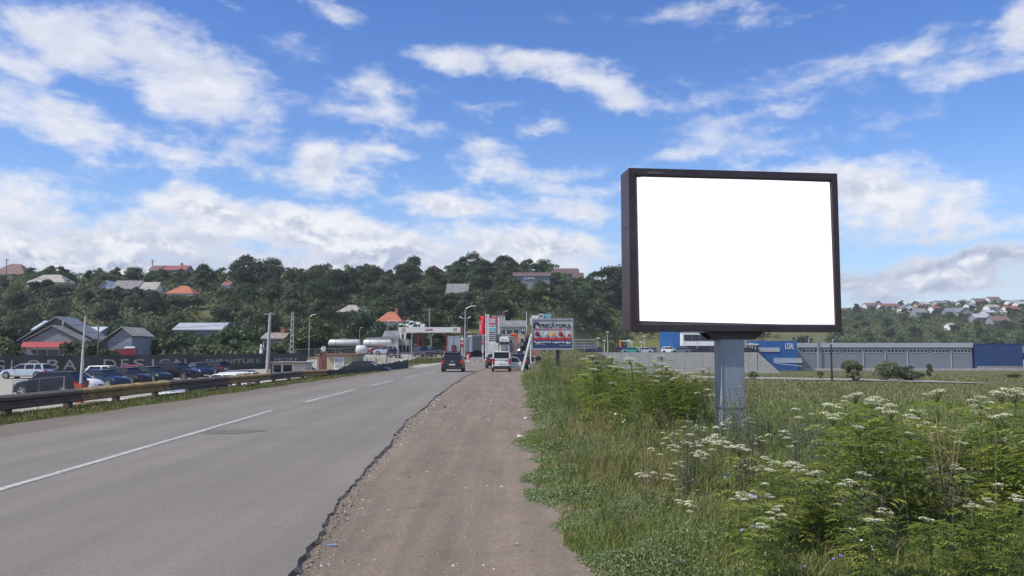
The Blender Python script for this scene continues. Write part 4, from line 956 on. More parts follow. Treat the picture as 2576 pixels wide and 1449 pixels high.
for a, b_, top, lb in ((808, 821, 886.5, 'dark red gate pillar topped by a round white clock'), (799, 805, 893, 'thin faded red gate pillar left of the clock pillar')):
    p = gp((a+b_)/2, Y); t = thing('gate_pillar', lb, 'pillar', p); w_ = (b_-a)/2*Y/F; zt = at(a, top, Y).z-p.z
    m = MB(); m.box(-w_, w_, -.2, .3, -.4, zt); m.build('shaft', mat('dark_red_brick', (.17, .055, .045), var=.15, scale=5) if a > 800 else mat('faded_red', (.33, .2, .18)), t); m = MB(); m.box(-w_-.06, w_+.06, -.26, .36, zt+.003, zt+.1); m.build('cap', M_CONCD, t)
    if a > 800:
        zc = at(a, 877, Y).z-p.z; m = MB(); m.tube([(-.05, .05, zt+.1), (-.05, .05, zc-.2)], .06, 6); m.tube([(-.05, -.05, zc), (-.05, .12, zc)], .27, 16); c_ = m.build('clock', M_OFFW, t)
        m = MB(); m.box(-.07, -.04, -.07, -.052, zc, zc+.2); m.box(-.05, .08, -.07, -.052, zc-.02, zc+.01); m.build('clock_hands', M_INK, c_)
p = gp(945, 96); t = thing('low_wall', 'low pale yellow wall right of the beige booth', 'wall', p); m = MB(); m.box(at(906, 900, 96).x-p.x, at(992, 900, 96).x-p.x, 0, .25, -.5, at(945, 900, 96).z-p.z); m.build('wall_body', mat('pale_yellow_wall', (.55, .50, .38)), t)
for px in (918, 942, 968, 991): m = MB(); q = at(px, 900, 96).x-p.x; m.box(q-.12, q+.12, -.06, .31, -.5, at(945, 898, 96).z-p.z); m.build('wall_pier', M_OFFW, t)
p = gp(657, 128); t = thing('statue', 'small white painted figure post standing beyond the banner top', 'post', p); z1_ = at(657, 866, 128).z-p.z
m = MB(); m.loft([[(r_*math.cos(a), r_*math.sin(a), zz) for a in np.linspace(0, 2*math.pi, 9)[:-1]] for r_, zz in ((.3, -.3), (.25, .8), (.12, z1_*.45), (.28, z1_*.6), (.14, z1_*.8), (.2, z1_*.92), (.05, z1_))]); m.build('figure', M_WHITE, t)

# ------------------------------------------------------------------ right side: terrace, office, halls
TZ = 1.5
m = MB(); tx0, tx1 = PX(1405, 200), PX(1905, 200)
m.prism([(tx0, 200.6), (tx1, 200.6), (PX(1905, 252), 252), (PX(1870, 300), 300), (tx0-6, 300)], -4.5, TZ, 'z'); o = m.build('car_park_terrace', asphalt_mat('terrace_asphalt', (.24, .235, .23), (.28, .275, .265), .2, streak=False)); struct(o)
rw = thing('retaining_wall', 'long grey concrete retaining wall below the parked cars on the right', 'wall', (tx0, 200, -4)); k = 22; off = (tx0, 200, -4)
for i in range(k):
    a, b_ = tx0+(tx1-tx0)*i/k, tx0+(tx1-tx0)*(i+1)/k-.04; m = MB(); zt = lambda x: at(PX(1,1)*0+1480, 889.5+6*(x-tx0)/(tx1-tx0), 200).z
    m.prism([(a, -4.6), (b_, -4.6), (b_, TZ+.25), (a, TZ+.25)], 200.0, 200.55); m.build('wall_panel', M_CONC, rw, off)
m = MB(); xe = PX(1960, 200); m.prism([(tx1, -4.6), (xe, -4.6), (xe, -2.9), (tx1+.2, TZ+.2)], 200.0, 200.55); m.prism([(tx1, -4.6), (xe, -4.6), (tx1+.2, TZ+.1)], 200.6, 212); m.build('ramp_end', M_CONC, rw, off)
strip('grass_slope', [(y, PX(1450, y), PX(1700, y)) for y in np.arange(240, 300, 3)], M_LAWN, 0.25, None, 12)
# office
M_BLUE = mat('blue_cladding', (0.012, 0.10, 0.31), rough=.5, var=.05, scale=.3); M_DBLUE = mat('deep_blue_cladding', (0.008, 0.045, 0.155), rough=.5, var=.06, scale=.3)
Y = 232; p0 = Vector((PX(1695, Y), Y, TZ)); t = thing('office_building', 'blue and white office with a dark glazed upper floor behind the billboard post', 'building', p0)
l = lambda px: at(px, 860, Y).x-p0.x; z = lambda py: at(1750, py, Y).z-p0.z
m = MB(); m.box(l(1695), l(1725), 0, 22, -3, z(818)); m.build('blue_wing', M_BLUE, t)
m = MB(); m.box(l(1711), l(1838), -3.0, -.01, z(870), z(839)); m.build('upper_floor', M_WHITE, t)
m = MB(); m.box(l(1711), l(1838), -3.0, -.01, z(838.7), z(832)); m.build('parapet', M_STEEL, t)
for i in range(6): m = MB(); a, b_ = l(1715+i*20), l(1715+i*20+19.3); m.box(a, b_, -3.05, -3.005, z(858), z(842.5)); m.build('window', M_GLASS, t)
m = MB(); m.box(l(1725)+.01, l(1880), 0, 22, -3, z(842)); m.build('rear_block', M_CONCD, t)
for i in range(7): m = MB(); a, b_ = l(1728+i*18), l(1728+i*18+16.5); m.box(a, b_, -.08, -.005, -.1, z(870.5)); m.build('glazing', M_GLASS, t)
Y = 244
p0 = Vector((PX(1940, Y), Y, h(PX(1940, Y), Y))); t = thing('blue_hall', 'blue clad hall with white LOIAL letters and a white louvre strip', 'building', p0)
l = lambda px: at(px, 880, Y).x-p0.x; z = lambda py: at(1940, py, Y).z-p0.z
m = MB(); m.box(l(1878), l(2005.5), 0, 26, -3, z(857.5)); m.build('wall', M_BLUE, t)
textmesh('lettering', 'LOIAL', M_WHITE, t, l(1976), l(1998), z(878.5), z(863)-z(878.5), -.003, .1)
for j in range(4): m = MB(); m.box(l(1900), l(1961), -.25, -.003, z(876.5+j*2.6), z(875+j*2.6)); m.build('louvre', M_WHITE, t)
m = MB(); m.box(l(1870), l(1899), -3.5, -.003, z(893), z(865.5)); g_ = m.build('glazed_lobby', M_GLASS, t); m = MB(); m.box(l(1869.5), l(1899.5), -3.6, -.003, z(868), z(865)); m.build('lobby_roof', M_WHITE, g_)
for px in (1877, 1884, 1891): m = MB(); m.box(l(px), l(px)+.12, -3.58, -3.505, z(893), z(868.2)); m.build('mullion', M_WHITE, g_)
m = MB(); 
for j in range(34): x = l(1930+j*2.05); m.box(x, x+.08, -6.0, -5.92, z(909+j*.03), z(900.5))
m.box(l(1930), l(1999), -6.02, -5.9, z(901), z(900.3)); m.box(l(1930), l(1999), -6.05, -5.88, z(911), z(909.6)); m.build('ramp_railing', M_WHITE, t)
m = MB(); m.prism([(l(1936), z(913.8)), (l(1999), z(921)), (l(1999), z(920)), (l(1936), z(912.8))], -6.0, -5.7); m.build('lower_rail', M_WHITE, t)
# grey production hall
Y = 250; p0 = Vector((PX(2200, Y), Y, h(PX(2200, Y), Y))); t = thing('grey_hall', 'long grey panelled hall with eight ribbon windows at the right', 'building', p0)
l = lambda px: at(px, 880, Y).x-p0.x; z = lambda py: at(2200, py, Y).z-p0.z
M_PANEL = mat('grey_panel', (0.205, 0.222, 0.25), rough=.55, var=.04, scale=.2); M_PANL = mat('light_grey_fascia', (0.40, 0.42, 0.45), rough=.5, var=.03)
m = MB(); m.box(l(2006), l(2445), 0, 40, -3, z(875)); m.build('wall', M_PANEL, t)
m = MB(); m.box(l(2005.8), l(2446), -.5, 40, z(874.2), z(862.5)); m.build('fascia', M_PANL, t)
spans = [(340, 485), (525, 705), (750, 935), (965, 1155), (1195, 1375), (1418, 1597), (1638, 1818), (1860, 2040)]
for i, (a, b_) in enumerate(spans):
    pa, pb = 1933.7+a/4.01, 1933.7+b_/4.01
    m = MB(); m.box(l(pa), l(pb), -.1, -.004, z(887.0), z(879)); f = m.build('window', M_WHITE, t)
    k = 5 if i else 4
    for j in range(k):
        w0 = pa+(pb-pa)*j/k; m = MB(); m.box(l(w0+.9), l(w0+(pb-pa)/k-.9), -.12, -.103, z(886), z(880)); m.build('pane', M_GLASS, f)
for px in (2055.5, 2171, 2226, 2282, 2392): m = MB(); m.tube([(l(px), -.12, -1), (l(px), -.12, z(875))], .1, 6); m.build('downpipe', M_PANL, t)
for px in (2115, 2337): m = MB(); m.box(l(px)-.03, l(px)+.03, -.03, -.003, -1, z(875)); m.build('panel_joint', M_PANL, t)
m = MB(); m.box(l(2006), l(2580), -1.2, -.6, -2, z(926.5)); m.build('plinth', M_CONC, t)
m = MB(); m.box(l(2056)-.12, l(2056)+.3, -.7, -.52, -1, z(852)); m.build('vent_stack', M_CONCD, t)
m = MB(); m.tube([(l(2014), -1.5, 0), (l(2014), -1.5, z(902)), (l(2018), -1.5, z(902)), (l(2018), -1.5, 0)], .12, 6); m.build('yellow_bollard', mat('pale_ochre', (.5, .42, .25)), t)
for px, py in ((2013, 851), (2047, 849), (2108, 853)): m = MB(); m.tube([(l(px), 4, z(862.5)), (l(px), 4, z(py)), (l(px+4), 4, z(py))], .1, 5); m.build('roof_vent', M_PANL, t)
Y = 251; p0 = Vector((PX(2504, Y), Y, h(PX(2504, Y), Y))); t = thing('dark_blue_hall', 'plain deep blue block at the right end of the grey hall', 'building', p0)
l = lambda px: at(px, 880, Y).x-p0.x; z = lambda py: at(2504, py, Y).z-p0.z
m = MB(); m.box(l(2446.3), l(2562), -2.0, 36, -3, z(865.5)); m.build('wall', M_DBLUE, t); m = MB(); m.box(l(2446), l(2562.4), -2.1, 36.1, z(865.3), z(864.3)); m.build('roof_edge', M_DBLUE, t)
m = MB(); m.box(l(2447), l(2561.5), -2.03, -2.004, -1, -.2+z(926.5)+.9); m.build('plinth', M_CONCD, t)
Y = 258; p0 = Vector((PX(2585, Y), Y, h(PX(2585, Y), Y))); t = thing('white_building', 'edge of a low white building with a dark window at the right picture edge', 'building', p0)
l = lambda px: at(px, 880, Y).x-p0.x; z = lambda py: at(2585, py, Y).z-p0.z
m = MB(); m.box(l(2562.6), l(2640), 0, 12, -3, z(881)); m.build('wall', M_OFFW, t); m = MB(); m.prism([(l(2560), z(881)), (l(2642), z(881)), (l(2642), z(871)), (l(2560), z(873))], -.6, 12); m.build('roof', M_STEEL, t); m = MB(); m.box(l(2568), l(2577), -.05, -.003, z(905), z(888)); m.build('window', M_GLASS, t)
p = gp(2091, 128); t = thing('utility_pole', 'thin dark pole standing in the field in front of the grey hall', 'pole', p); m = MB(); m.tube([(0, 0, -.3), (0, 0, at(2091, 866, 128).z-p.z)], [.17, .12], 8); m.build('pole_shaft', M_DARK, t)
def carpark_lamp(px, pytop, Y, label):
    z0_ = max(TZ, h(PX(px, Y), Y)) if PX(px, Y) < tx1+3 else h(PX(px, Y), Y); t = thing('street_lamp', label, 'lamp', (PX(px, Y), Y, z0_), 0, 'lamp posts of the upper car park'); hz = at(px, pytop, Y).z-z0_
    m = MB(); m.tube([(0, 0, -.2), (0, 0, hz)], [.11, .07], 8); m.build('pole_shaft', M_OFFW, t); m = MB(); m.prism([(-.5, hz), (.5, hz), (.3, hz+.3), (-.3, hz+.3)], -.3, .3); m.build('lamp_head', M_OFFW, t)
for px, py, Y, lb in ((1505, 852, 206, 'tall lamp post left of the dark car on the terrace'), (1529, 836, 262, 'tall lamp post against the dark wood behind the terrace'), (1520.5, 858, 240, 'short lamp post on the grass behind the dark terrace car'), (1582, 857, 226, 'lamp post behind the teal car'), (1590.5, 862, 246, 'shorter lamp post just right of the teal car lamp'), (1614, 862, 222, 'lamp post above the silver terrace car'), (1621.5, 847, 268, 'tall thin lamp post at the foot of the dark wood'), (1721, 860, 214, 'lamp post before the white office corner'), (1755, 861, 212, 'lamp post before the dark office glazing'), (1890.5, 866, 226, 'lamp post in front of the glazed lobby')): carpark_lamp(px, py, Y, lb)
# barrier + far fences
p = gp(1575, 262); t = thing('barrier', 'white barrier beam beside a small orange box on the lawn road', 'barrier', p); m = MB(); z_ = at(1575, 858, 262).z-p.z; l = lambda px: at(px, 858, 262).x-p.x
m.box(l(1560), l(1588), -.1, .1, z_-.12, z_+.15); m.build('beam', M_WHITE, t); m = MB(); m.box(l(1558), l(1562), -.4, .4, -.3, z_+.4); m.build('orange_box', M_ORANGE, t); m = MB(); m.box(l(1586.5), l(1587.5), -.1, .1, -.3, z_-.13); m.build('leg', M_WHITE, t)
pts = [(PX(1600, 290), 290), (PX(1590, 275), 275), (PX(1605, 262), 262), (PX(1640, 250), 250), (PX(1665, 243), 243)]
V = []; Q = []
for i, (x, y) in enumerate(pts):
    for d in (-1.6, 1.6): V.append((x+d, y-d*.6, h(x+d, y-d*.6)+.35))
for i in range(len(pts)-1): a = i*2; Q.append((a, a+1, a+3, a+2))
struct(npmesh('lawn_path', np.array(V), np.array(Q), M_TRACK))
wirefence('rail_fence', 'grey railing along the raised road behind the small billboard', [Vector((PX(px, 196), 196, at(px, 872, 196).z-.6)) for px in (1440, 1500)], 2.2, 3.2, M_STEEL, 4, .05, .05)
bx_ = [(1448, 1500, 866, 'dark blue strip fence below the grey railing')]
for a, b_, py, lb in bx_:
    p = gp(a, 199); m = MB(); X1 = PX(b_, 199)-p.x; z_ = at(a, py, 199).z-p.z; m.box(0, X1, 0, .1, z_-.9, z_)
    for i in range(6): m.box(X1*i/5-.04, X1*i/5+.04, .11, .2, -.3, z_)
    o = m.build('strip_fence', mat('faded_navy', (.09, .10, .16))); o.location = p; tag(o, lb, 'fence')
# right hill houses
RH = [(2179, 2215, 762.5, 768, RF_BROWN, M_WALLW, 560, 0, 'cream house with a long brown roof leftmost on the right hill'),
 (2216, 2266, 764, 769, RF_RED, M_WALLW, 590, 0, 'long low house with a red roof on the right hill skyline'),
 (2268, 2308, 765, 776, RF_SLATE, M_WHITE, 520, 1, 'house with a white edged gable on the right hill'),
 (2307, 2322, 763.5, 768, RF_RED, M_WALLB, 600, 0, 'small beige house with a red roof beside the bright white block'),
 (2321, 2346, 762.5, 765, RF_LIGHT, M_WHITE, 560, 0, 'bright white blocky house on the right hill skyline'),
 (2347, 2367, 770.5, 775, RF_RED, M_WHITE, 510, 0, 'small white house with a red roof below the bright white block'),
 (2357, 2386, 756.5, 762, RF_SLATE, M_WALLB, 610, 0, 'beige house with a dark slate roof on the middle skyline'),
 (2418, 2437, 753.5, 760, RF_SLATE, M_WHITE, 620, 1, 'small white gabled house on the right hill skyline'),
 (2453, 2485, 751, 758, RF_BROWN, M_WALLW, 600, 0, 'pale house with a plain brown roof near the top of the right hill'),
 (2490, 2521, 747, 755, RF_BROWN, M_WHITE, 630, 0, 'highest white house with a broad dark brown roof on the right hill'),
 (2437, 2456, 764, 769, RF_GREY, M_WHITE, 540, 0, 'small white house with a grey roof in the middle of the hill'),
 (2488, 2517, 767, 772, RF_TAN, M_WHITE, 520, 0, 'white house with a tan roof below the highest house'),
 (2541, 2562, 755, 761, RF_TAN, M_WHITE, 590, 0, 'white house with a tan roof near the right picture edge'),
 (2562, 2590, 759, 765, RF_LIGHT, M_WHITE, 560, 0, 'white house with a light roof cut by the right picture edge'),
 (2533, 2566, 770, 777, RF_RED, M_WHITE, 500, 0, 'white house with a bright red roof near the right picture edge'),
 (2384, 2423, 775, 784, RF_SLATE, M_WALLG, 470, 0, 'grey house with a wide slate roof half way up the right hill'),
 (2412, 2451, 773, 786, RF_SLATE, M_WALLG, 480, 1, 'grey gabled house right of the wide slate roof'),
 (2303, 2334, 776, 786, RF_GREY, M_WALLG, 490, 0, 'grey house with a grey roof below the red roofed small house'),
 (2454, 2496, 790, 799, RF_LIGHT, M_WALLG, 430, 0, 'shed with a shiny light metal roof lower on the right hill'),
 (2480, 2508, 780, 786, RF_LIGHT, M_WALLW, 470, 0, 'pale house with a light metal roof above the shiny shed'),
 (2497, 2543, 795, 807, RF_BROWN, M_WALLG, 425, 0, 'low house with a big dull brown roof low on the right hill'),
 (2391, 2406, 813, 818, RF_TAN, M_WHITE, 410, 0, 'tiny white house among the lower trees of the right hill')]
for a, b_, r_, e, rf_, wl_, Y, gf, lb in RH:
    HH_(lb, a, b_, r_, e, Y, rf_, wl_, gablefront=bool(gf), depth=9, win=3, wallh=3.4, group='houses on the right hill')

# ------------------------------------------------------------------ vehicles
M_TRIM = mat('dark_trim', (0.025, 0.025, 0.028), rough=.55); M_RIM = mat('alloy_rim', (0.45, 0.46, 0.48), rough=.3, metal=.7, var=.02)
M_HEAD = mat('headlamp_glass', (0.55, 0.58, 0.62), rough=.1, var=.02); M_TAIL = mat('tail_lamp_red', (0.45, 0.015, 0.02), rough=.2, var=.02); M_PLATE = mat('number_plate', (.6, .6, .58), rough=.5, var=.02)
def paint(name, c, metal=.25): return mat('paint_'+name, c, rough=.28, metal=metal, var=.02, coat=.15)
PT = dict(silver=paint('silver', (.50, .53, .57), .5), white=paint('white', (.72, .72, .70), 0), black=paint('black', (.013, .013, .016)), blue=paint('blue', (.014, .028, .075)), plum=paint('plum', (.028, .018, .028)), green=paint('green', (.018, .030, .032)), red=paint('red', (.35, .02, .03), .1), grey=paint('grey', (.15, .16, .18), .4), teal=paint('teal', (.04, .28, .22), .1), dark=paint('dark_grey', (.030, .034, .042), .3), bluel=paint('bright_blue', (.03, .08, .45), .1))
KINDS = { # L, W, H, belt, hood z, [x of: rear base, roof rear, roof front, windscreen base]
 'sedan': (4.6, 1.78, 1.46, .95, .92, (-1.85, -1.15, .35, 1.15)), 'wagon': (4.75, 1.82, 1.50, .97, .94, (-2.22, -1.95, .35, 1.15)),
 'hatch': (4.1, 1.74, 1.50, .97, .93, (-1.98, -1.60, .30, 1.05)), 'suv': (4.45, 1.83, 1.68, 1.06, 1.05, (-2.17, -1.66, .35, 1.05)), 'van': (4.05, 1.68, 1.82, 1.08, 1.05, (-1.98, -1.86, .55, 1.25))}
def car(label, pt, kind, loc, rz, group=None, name='parked_car', cat='car', rails=False, detail=True):
    L_, W, Ht, B, Hd, (xr0, xr1, xf1, xf0) = KINDS[kind]; hl, w = L_/2, W/2
    t = thing(name, label, cat, loc, rz, group); pm = PT[pt]
    def ring(x, zb, zt, hw):
        zm = zb+(zt-zb)*.55
        return [(x, -hw*.86, zb), (x, -hw, zb+.12), (x, -hw*1.0, zm), (x, -hw*.95, zt-.07), (x, -hw*.84, zt), (x, 0, zt+.025), (x, hw*.84, zt), (x, hw*.95, zt-.07), (x, hw, zm), (x, hw, zb+.12), (x, hw*.86, zb)]
    rr = (-hl+.05 if kind != 'sedan' else -hl+.05)
    rb = B if kind != 'sedan' else B-.0
    st = [(-hl, .42, rb-.22, w*.80), (-hl+.04, .30, rb-.06, w*.92), (-hl+.22, .24, rb, w*.98), (-hl+1.2, .21, B, w), (0, .2, B, w), (xf0-.05, .21, B-.01, w), (xf0+.35, .22, Hd-.02, w*.985), (hl-.35, .23, Hd-.13, w*.93), (hl-.1, .27, Hd-.26, w*.84), (hl, .36, Hd-.38, w*.72)]
    if kind == 'van': st = st[:6] + [(xf0+.2, .22, Hd, w*.98), (hl-.25, .24, Hd-.10, w*.94), (hl-.06, .28, Hd-.25, w*.86), (hl, .36, Hd-.4, w*.76)]
    m = MB(); m.loft([ring(*s_) for s_ in st]); body = m.build('body', pm, t, smooth=35)
    tw = w*.70 if kind != 'van' else w*.84; bw = w*.87 if kind != 'van' else w*.93
    def gring(x, z, hw): return [(x, -hw, z), (x, hw, z)]
    Z0, Z1 = B-.03, Ht-.07
    g = [(xr0, -bw, Z0), (xr0, bw, Z0), (xf0, bw, Z0), (xf0, -bw, Z0), (xr1, -tw, Z1), (xr1, tw, Z1), (xf1, tw, Z1), (xf1, -tw, Z1)]
    m = MB(); m.add(g, [(0,3,2,1),(4,5,6,7),(0,1,5,4),(1,2,6,5),(2,3,7,6),(3,0,4,7)]); m.build('windows', M_GLASS, t, bevel=.015)
    # roof skin
    m = MB(); N = 7; rings = []
    for i in range(N):
        s_ = i/(N-1); x = xr1-.10+(xf1+.10-xr1+.10)*s_; zc = Z1+.055*math.sin(math.pi*min(1, max(0, s_*.9+.05)))**.6
        e = Z1-.03; rings.append([(x, -tw-.025, e), (x, -tw*.93, zc-.012), (x, -tw*.5, zc+.008), (x, 0, zc+.014), (x, tw*.5, zc+.008), (x, tw*.93, zc-.012), (x, tw+.025, e)])
    m.loft(rings); m.build('roof', pm, t, smooth=50)
    # pillars
    def pil(xa, xb, wd):
        for s_ in (-1, 1):
            m = MB(); a = Vector((xa, s_*(bw+.008), Z0+.03)); b_ = Vector((xb, s_*(tw+.012), Z1)); 
            m.add([(a.x-wd, a.y, a.z), (a.x+wd, a.y, a.z), (b_.x+wd, b_.y, b_.z), (b_.x-wd, b_.y, b_.z), (a.x-wd, a.y-.05*s_, a.z), (a.x+wd, a.y-.05*s_, a.z), (b_.x+wd, b_.y-.05*s_, b_.z), (b_.x-wd, b_.y-.05*s_, b_.z)], [(0,1,2,3),(7,6,5,4),(0,4,5,1),(1,5,6,2),(2,6,7,3),(3,7,4,0)]); m.build('pillar', pm, t)
    pil(xf0-.02, xf1, .035); pil(-.25, -.28, .04); pil(xr0+.12, xr1+.08, .09 if kind not in ('sedan',) else .07)
    if kind in ('wagon', 'suv'): pil(-1.2, -1.22, .045)
    if kind == 'van': 
        for q in ((xr0, -.9, -bw-.012, -bw+.03, Z0, Z1-.1), (xr0, -.9, bw-.03, bw+.012, Z0, Z1-.1), (xr0-.03, xr0+.06, -bw, -bw+.12, Z0, Z1-.05), (xr0-.03, xr0+.06, bw-.12, bw, Z0, Z1-.05), (xr0-.05, xr0, -bw+.1, bw-.1, Z0, Z0+.12)): m = MB(); m.box(*q); m.build('rear_panel', pm, t)
    R_ = .33 if kind in ('suv',) else .31
    for x in (hl-.82, -hl+.80):
        for s_ in (-1, 1):
            m = MB(); m.tube([(x, s_*(w-.16), R_+.04), (x, s_*(w+.006), R_+.04)], R_+.075, 18); m.build('wheel_arch', M_TRIM, t)
            m = MB(); m.tube([(x, s_*(w-.18), R_), (x, s_*(w+.01), R_), (x, s_*(w+.025), R_)], [R_, R_, R_-.03], 20); wh = m.build('wheel', M_BLACK, t, smooth=40)
            if detail:
                m = MB(); m.tube([(x, s_*(w+.024), R_), (x, s_*(w+.034), R_)], [R_*.22, R_*.2], 10)
                for k in range(5):
                    a = 2*math.pi*k/5; c_, d_ = math.cos(a), math.sin(a); q = [(x+c_*.05-d_*.035, R_+d_*.05+c_*.035), (x+c_*.05+d_*.035, R_+d_*.05-c_*.035), (x+c_*R_*.72+d_*.035, R_+d_*R_*.72-c_*.035), (x+c_*R_*.72-d_*.035, R_+d_*R_*.72+c_*.035)]
                    y0_ = s_*(w+.026); y1_ = s_*(w+.034); m.loft([[(a_, y0_, b_) for a_, b_ in q], [(a_, y1_, b_) for a_, b_ in q]])
                ro = 24
                for k in range(ro):
                    a, b_ = 2*math.pi*k/ro, 2*math.pi*(k+1)/ro; y1_ = s_*(w+.032)
                    m.add([(x+math.cos(a)*R_*.70, y1_, R_+math.sin(a)*R_*.70), (x+math.cos(b_)*R_*.70, y1_, R_+math.sin(b_)*R_*.70), (x+math.cos(b_)*R_*.78, y1_, R_+math.sin(b_)*R_*.78), (x+math.cos(a)*R_*.78, y1_, R_+math.sin(a)*R_*.78)], [(0,1,2,3)])
                m.build('rim', M_RIM, wh)
    for s_ in (-1, 1):
        m = MB(); m.loft([[(hl-.02, s_*w*.42, Hd-.46), (hl-.02, s_*w*.42, Hd-.34), (hl-.05, s_*w*.45, Hd-.31)], [(hl-.30, s_*w*.90, Hd-.42), (hl-.30, s_*w*.90, Hd-.28), (hl-.33, s_*w*.88, Hd-.24)]]); m.build('headlight', M_HEAD, t)
        m = MB(); tz0, tz1 = (rb-.38, rb-.10) if kind != 'van' else (.62, 1.12)
        if kind in ('van', 'suv'): m.box(-hl-.012, -hl+.13, s_*w*.74 if s_ > 0 else -w*.955, w*.955 if s_ > 0 else -w*.74, tz0, tz1+.05)
        else: m.box(-hl-.01, -hl+.12, s_*w*.55 if s_ > 0 else -w*.93, w*.93 if s_ > 0 else -w*.55, tz0+.05, tz1)
        m.build('taillight', M_TAIL, t)
        m = MB(); y0_ = s_*(w+.02); m.loft([[(xf0-.28, y0_-s_*.08, B+.02), (xf0-.20, y0_-s_*.08, B+.02), (xf0-.20, y0_-s_*.08, B+.14), (xf0-.28, y0_-s_*.08, B+.14)], [(xf0-.30, y0_+s_*.16, B+.01), (xf0-.18, y0_+s_*.16, B+.01), (xf0-.18, y0_+s_*.16, B+.15), (xf0-.30, y0_+s_*.16, B+.15)]]); m.build('side_mirror', pm, t)
    m = MB(); m.box(-hl-.02, -hl+.1, -.26, .26, .56 if kind != 'van' else .66, .68 if kind != 'van' else .78); m.build('number_plate', M_PLATE, t)
    m = MB(); m.box(-hl-.04, -hl+.3, -w*.93, w*.93, .24, .50); m.box(hl-.4, hl-.02, -w*.80, w*.80, .24, .38); m.build('bumper', M_TRIM if kind in ('suv', 'van') else pm, t, bevel=.02)
    m = MB(); m.box(hl-.08, hl+.005, -w*.38, w*.38, .44, Hd-.38); m.build('grille', M_TRIM, t)
    if rails:
        for s_ in (-1, 1): m = MB(); m.tube([(xr1+.1, s_*tw*.95, Z1+.02), (xr1+.25, s_*tw*.95, Z1+.10), (xf1-.2, s_*tw*.95, Z1+.10), (xf1-.05, s_*tw*.95, Z1+.02)], .018, 6); m.build('roof_rail', M_TRIM, t)
    return t
def lotcar(label, pt, kind, px, Y, deg, dz=0.05, **k):
    x = PX(px, Y); return car(label, pt, kind, (x, Y, h(x, Y)+dz), R(deg), group='cars parked in the yard below the guardrail', **k)
lotcar('silver estate car alone at the left of the yard in front of the letters', 'silver', 'wagon', 70, 85, 180-4, rails=True)
t = lotcar('black sports utility car nearest the wire posts in the yard', 'black', 'suv', 130, 58.5, 178)
lotcar('white hatchback with only its nose showing behind the black sports utility car', 'white', 'hatch', 190, 63, -6)
lotcar('dark blue sedan facing right behind the thin white flagpole', 'blue', 'sedan', 262, 68.5, -22)
lotcar('white hatchback whose roof shows behind the dark blue sedan', 'white', 'hatch', 275, 78, -12)
lotcar('plum coloured hatchback right of the dark blue sedan', 'plum', 'hatch', 326, 73, -24)
lotcar('small red car mostly hidden between the plum and dark green cars', 'red', 'hatch', 352, 79.5, -25)
lotcar('dark green sedan between the red and the black estate cars', 'green', 'sedan', 380, 77, -30)
lotcar('black sports utility car with silver wheels right of the dark green sedan', 'black', 'suv', 446, 82, -14)
lotcar('dark blue sedan seen from behind at the far end of the row', 'blue', 'sedan', 503, 90, -50)
lotcar('dark grey hatchback at the far side below the FURNITURE letters', 'dark', 'hatch', 530, 95, 160)
lotcar('silver sedan roof showing over the black part of the guardrail', 'silver', 'sedan', 514, 52, 5)
lotcar('white sedan behind the silver sedan near the guardrail', 'white', 'sedan', 562, 60, 172)
lotcar('grey hatchback behind the white sedan near the guardrail', 'grey', 'hatch', 585, 66, -160)
lotcar('white estate car with dark windows left of the leaning concrete pole', 'white', 'wagon', 630, 62, -8, rails=True)
lotcar('white hatchback roof glimpsed under the guardrail through its second gap', 'white', 'hatch', 380, 38.0, 20, dz=-.25)
lotcar('white sedan roof glimpsed under the guardrail through its third gap', 'white', 'sedan', 470, 41.5, 8, dz=-.2)
lotcar('silver hatchback under the guardrail between the two white cars', 'silver', 'hatch', 560, 46, 14, dz=-.1)
lotcar('white car nose visible right of the kiosk', 'white', 'hatch', 766, 80, -20)
lotcar('black car roof showing over the dark sheet fence', 'black', 'sedan', 925, 82, -12, dz=-.5)
x = PX(92, 112); car('dark car roof glinting behind the banner below the red awning', 'dark', 'sedan', (x, 112, h(x, 112)+.75), R(5), group=None)
# the two vehicles on the road
dk = car('dark sports utility car with roof rails driving away in the right lane', 'dark', 'suv', (PX(1141, 74), 74, 0.005), R(91), name='moving_car', rails=True)
m = MB(); m.tube([(-.75, -.55, 1.70), (.25, -.55, 1.72)], .02, 6); m.tube([(-.75, .55, 1.70), (.25, .55, 1.72)], .02, 6)
m = MB(); m.box(-2.245, -2.2, -.10, .10, .86, .93); m.build('badge', M_STEEL, dk)
vn = car('white van parked on the dirt shoulder with its passenger door open', 'white', 'van', (PX(1261, 77.5), 77.5, -.05), R(91.5), name='parked_van', cat='van')
m = MB(); m.box(-2.03, -2.018, -.005, .005, .5, 1.12); m.box(-2.035, -2.018, -.62, -.3, .93, .96); m.build('door_split', M_TRIM, vn)
m = MB(); c_ = [(0, 0), (.95, 0), (1.0, .45), (.62, .95), (.10, .98), (0, .5)]
M4 = Matrix.Translation((.95, -.86, .32)) @ Matrix.Rotation(R(-95), 4, 'Z')
m.loft([[M4 @ Vector((u, -.03, v)) for u, v in c_], [M4 @ Vector((u, .03, v)) for u, v in c_]]); d = m.build('open_door', PT['white'], vn)
m = MB(); c_ = [(.07, .52), (.9, .50), (.60, .90), (.14, .92)]; m.loft([[M4 @ Vector((u, -.036, v)) for u, v in c_], [M4 @ Vector((u, .036, v)) for u, v in c_]]); m.build('door_window', M_GLASS, d)
car('dark sedan parked ahead of the white van by the weeds', 'blue', 'sedan', (PX(1303, 86), 86, 0.08), R(93), name='parked_car')
car('red car half hidden between the white van and the truck', 'red', 'hatch', (PX(1286, 96), 96, 0.05), R(80))
car('dark red car nosing out left of the white van', 'plum', 'hatch', (PX(1243, 92), 92, 0.02), R(95))
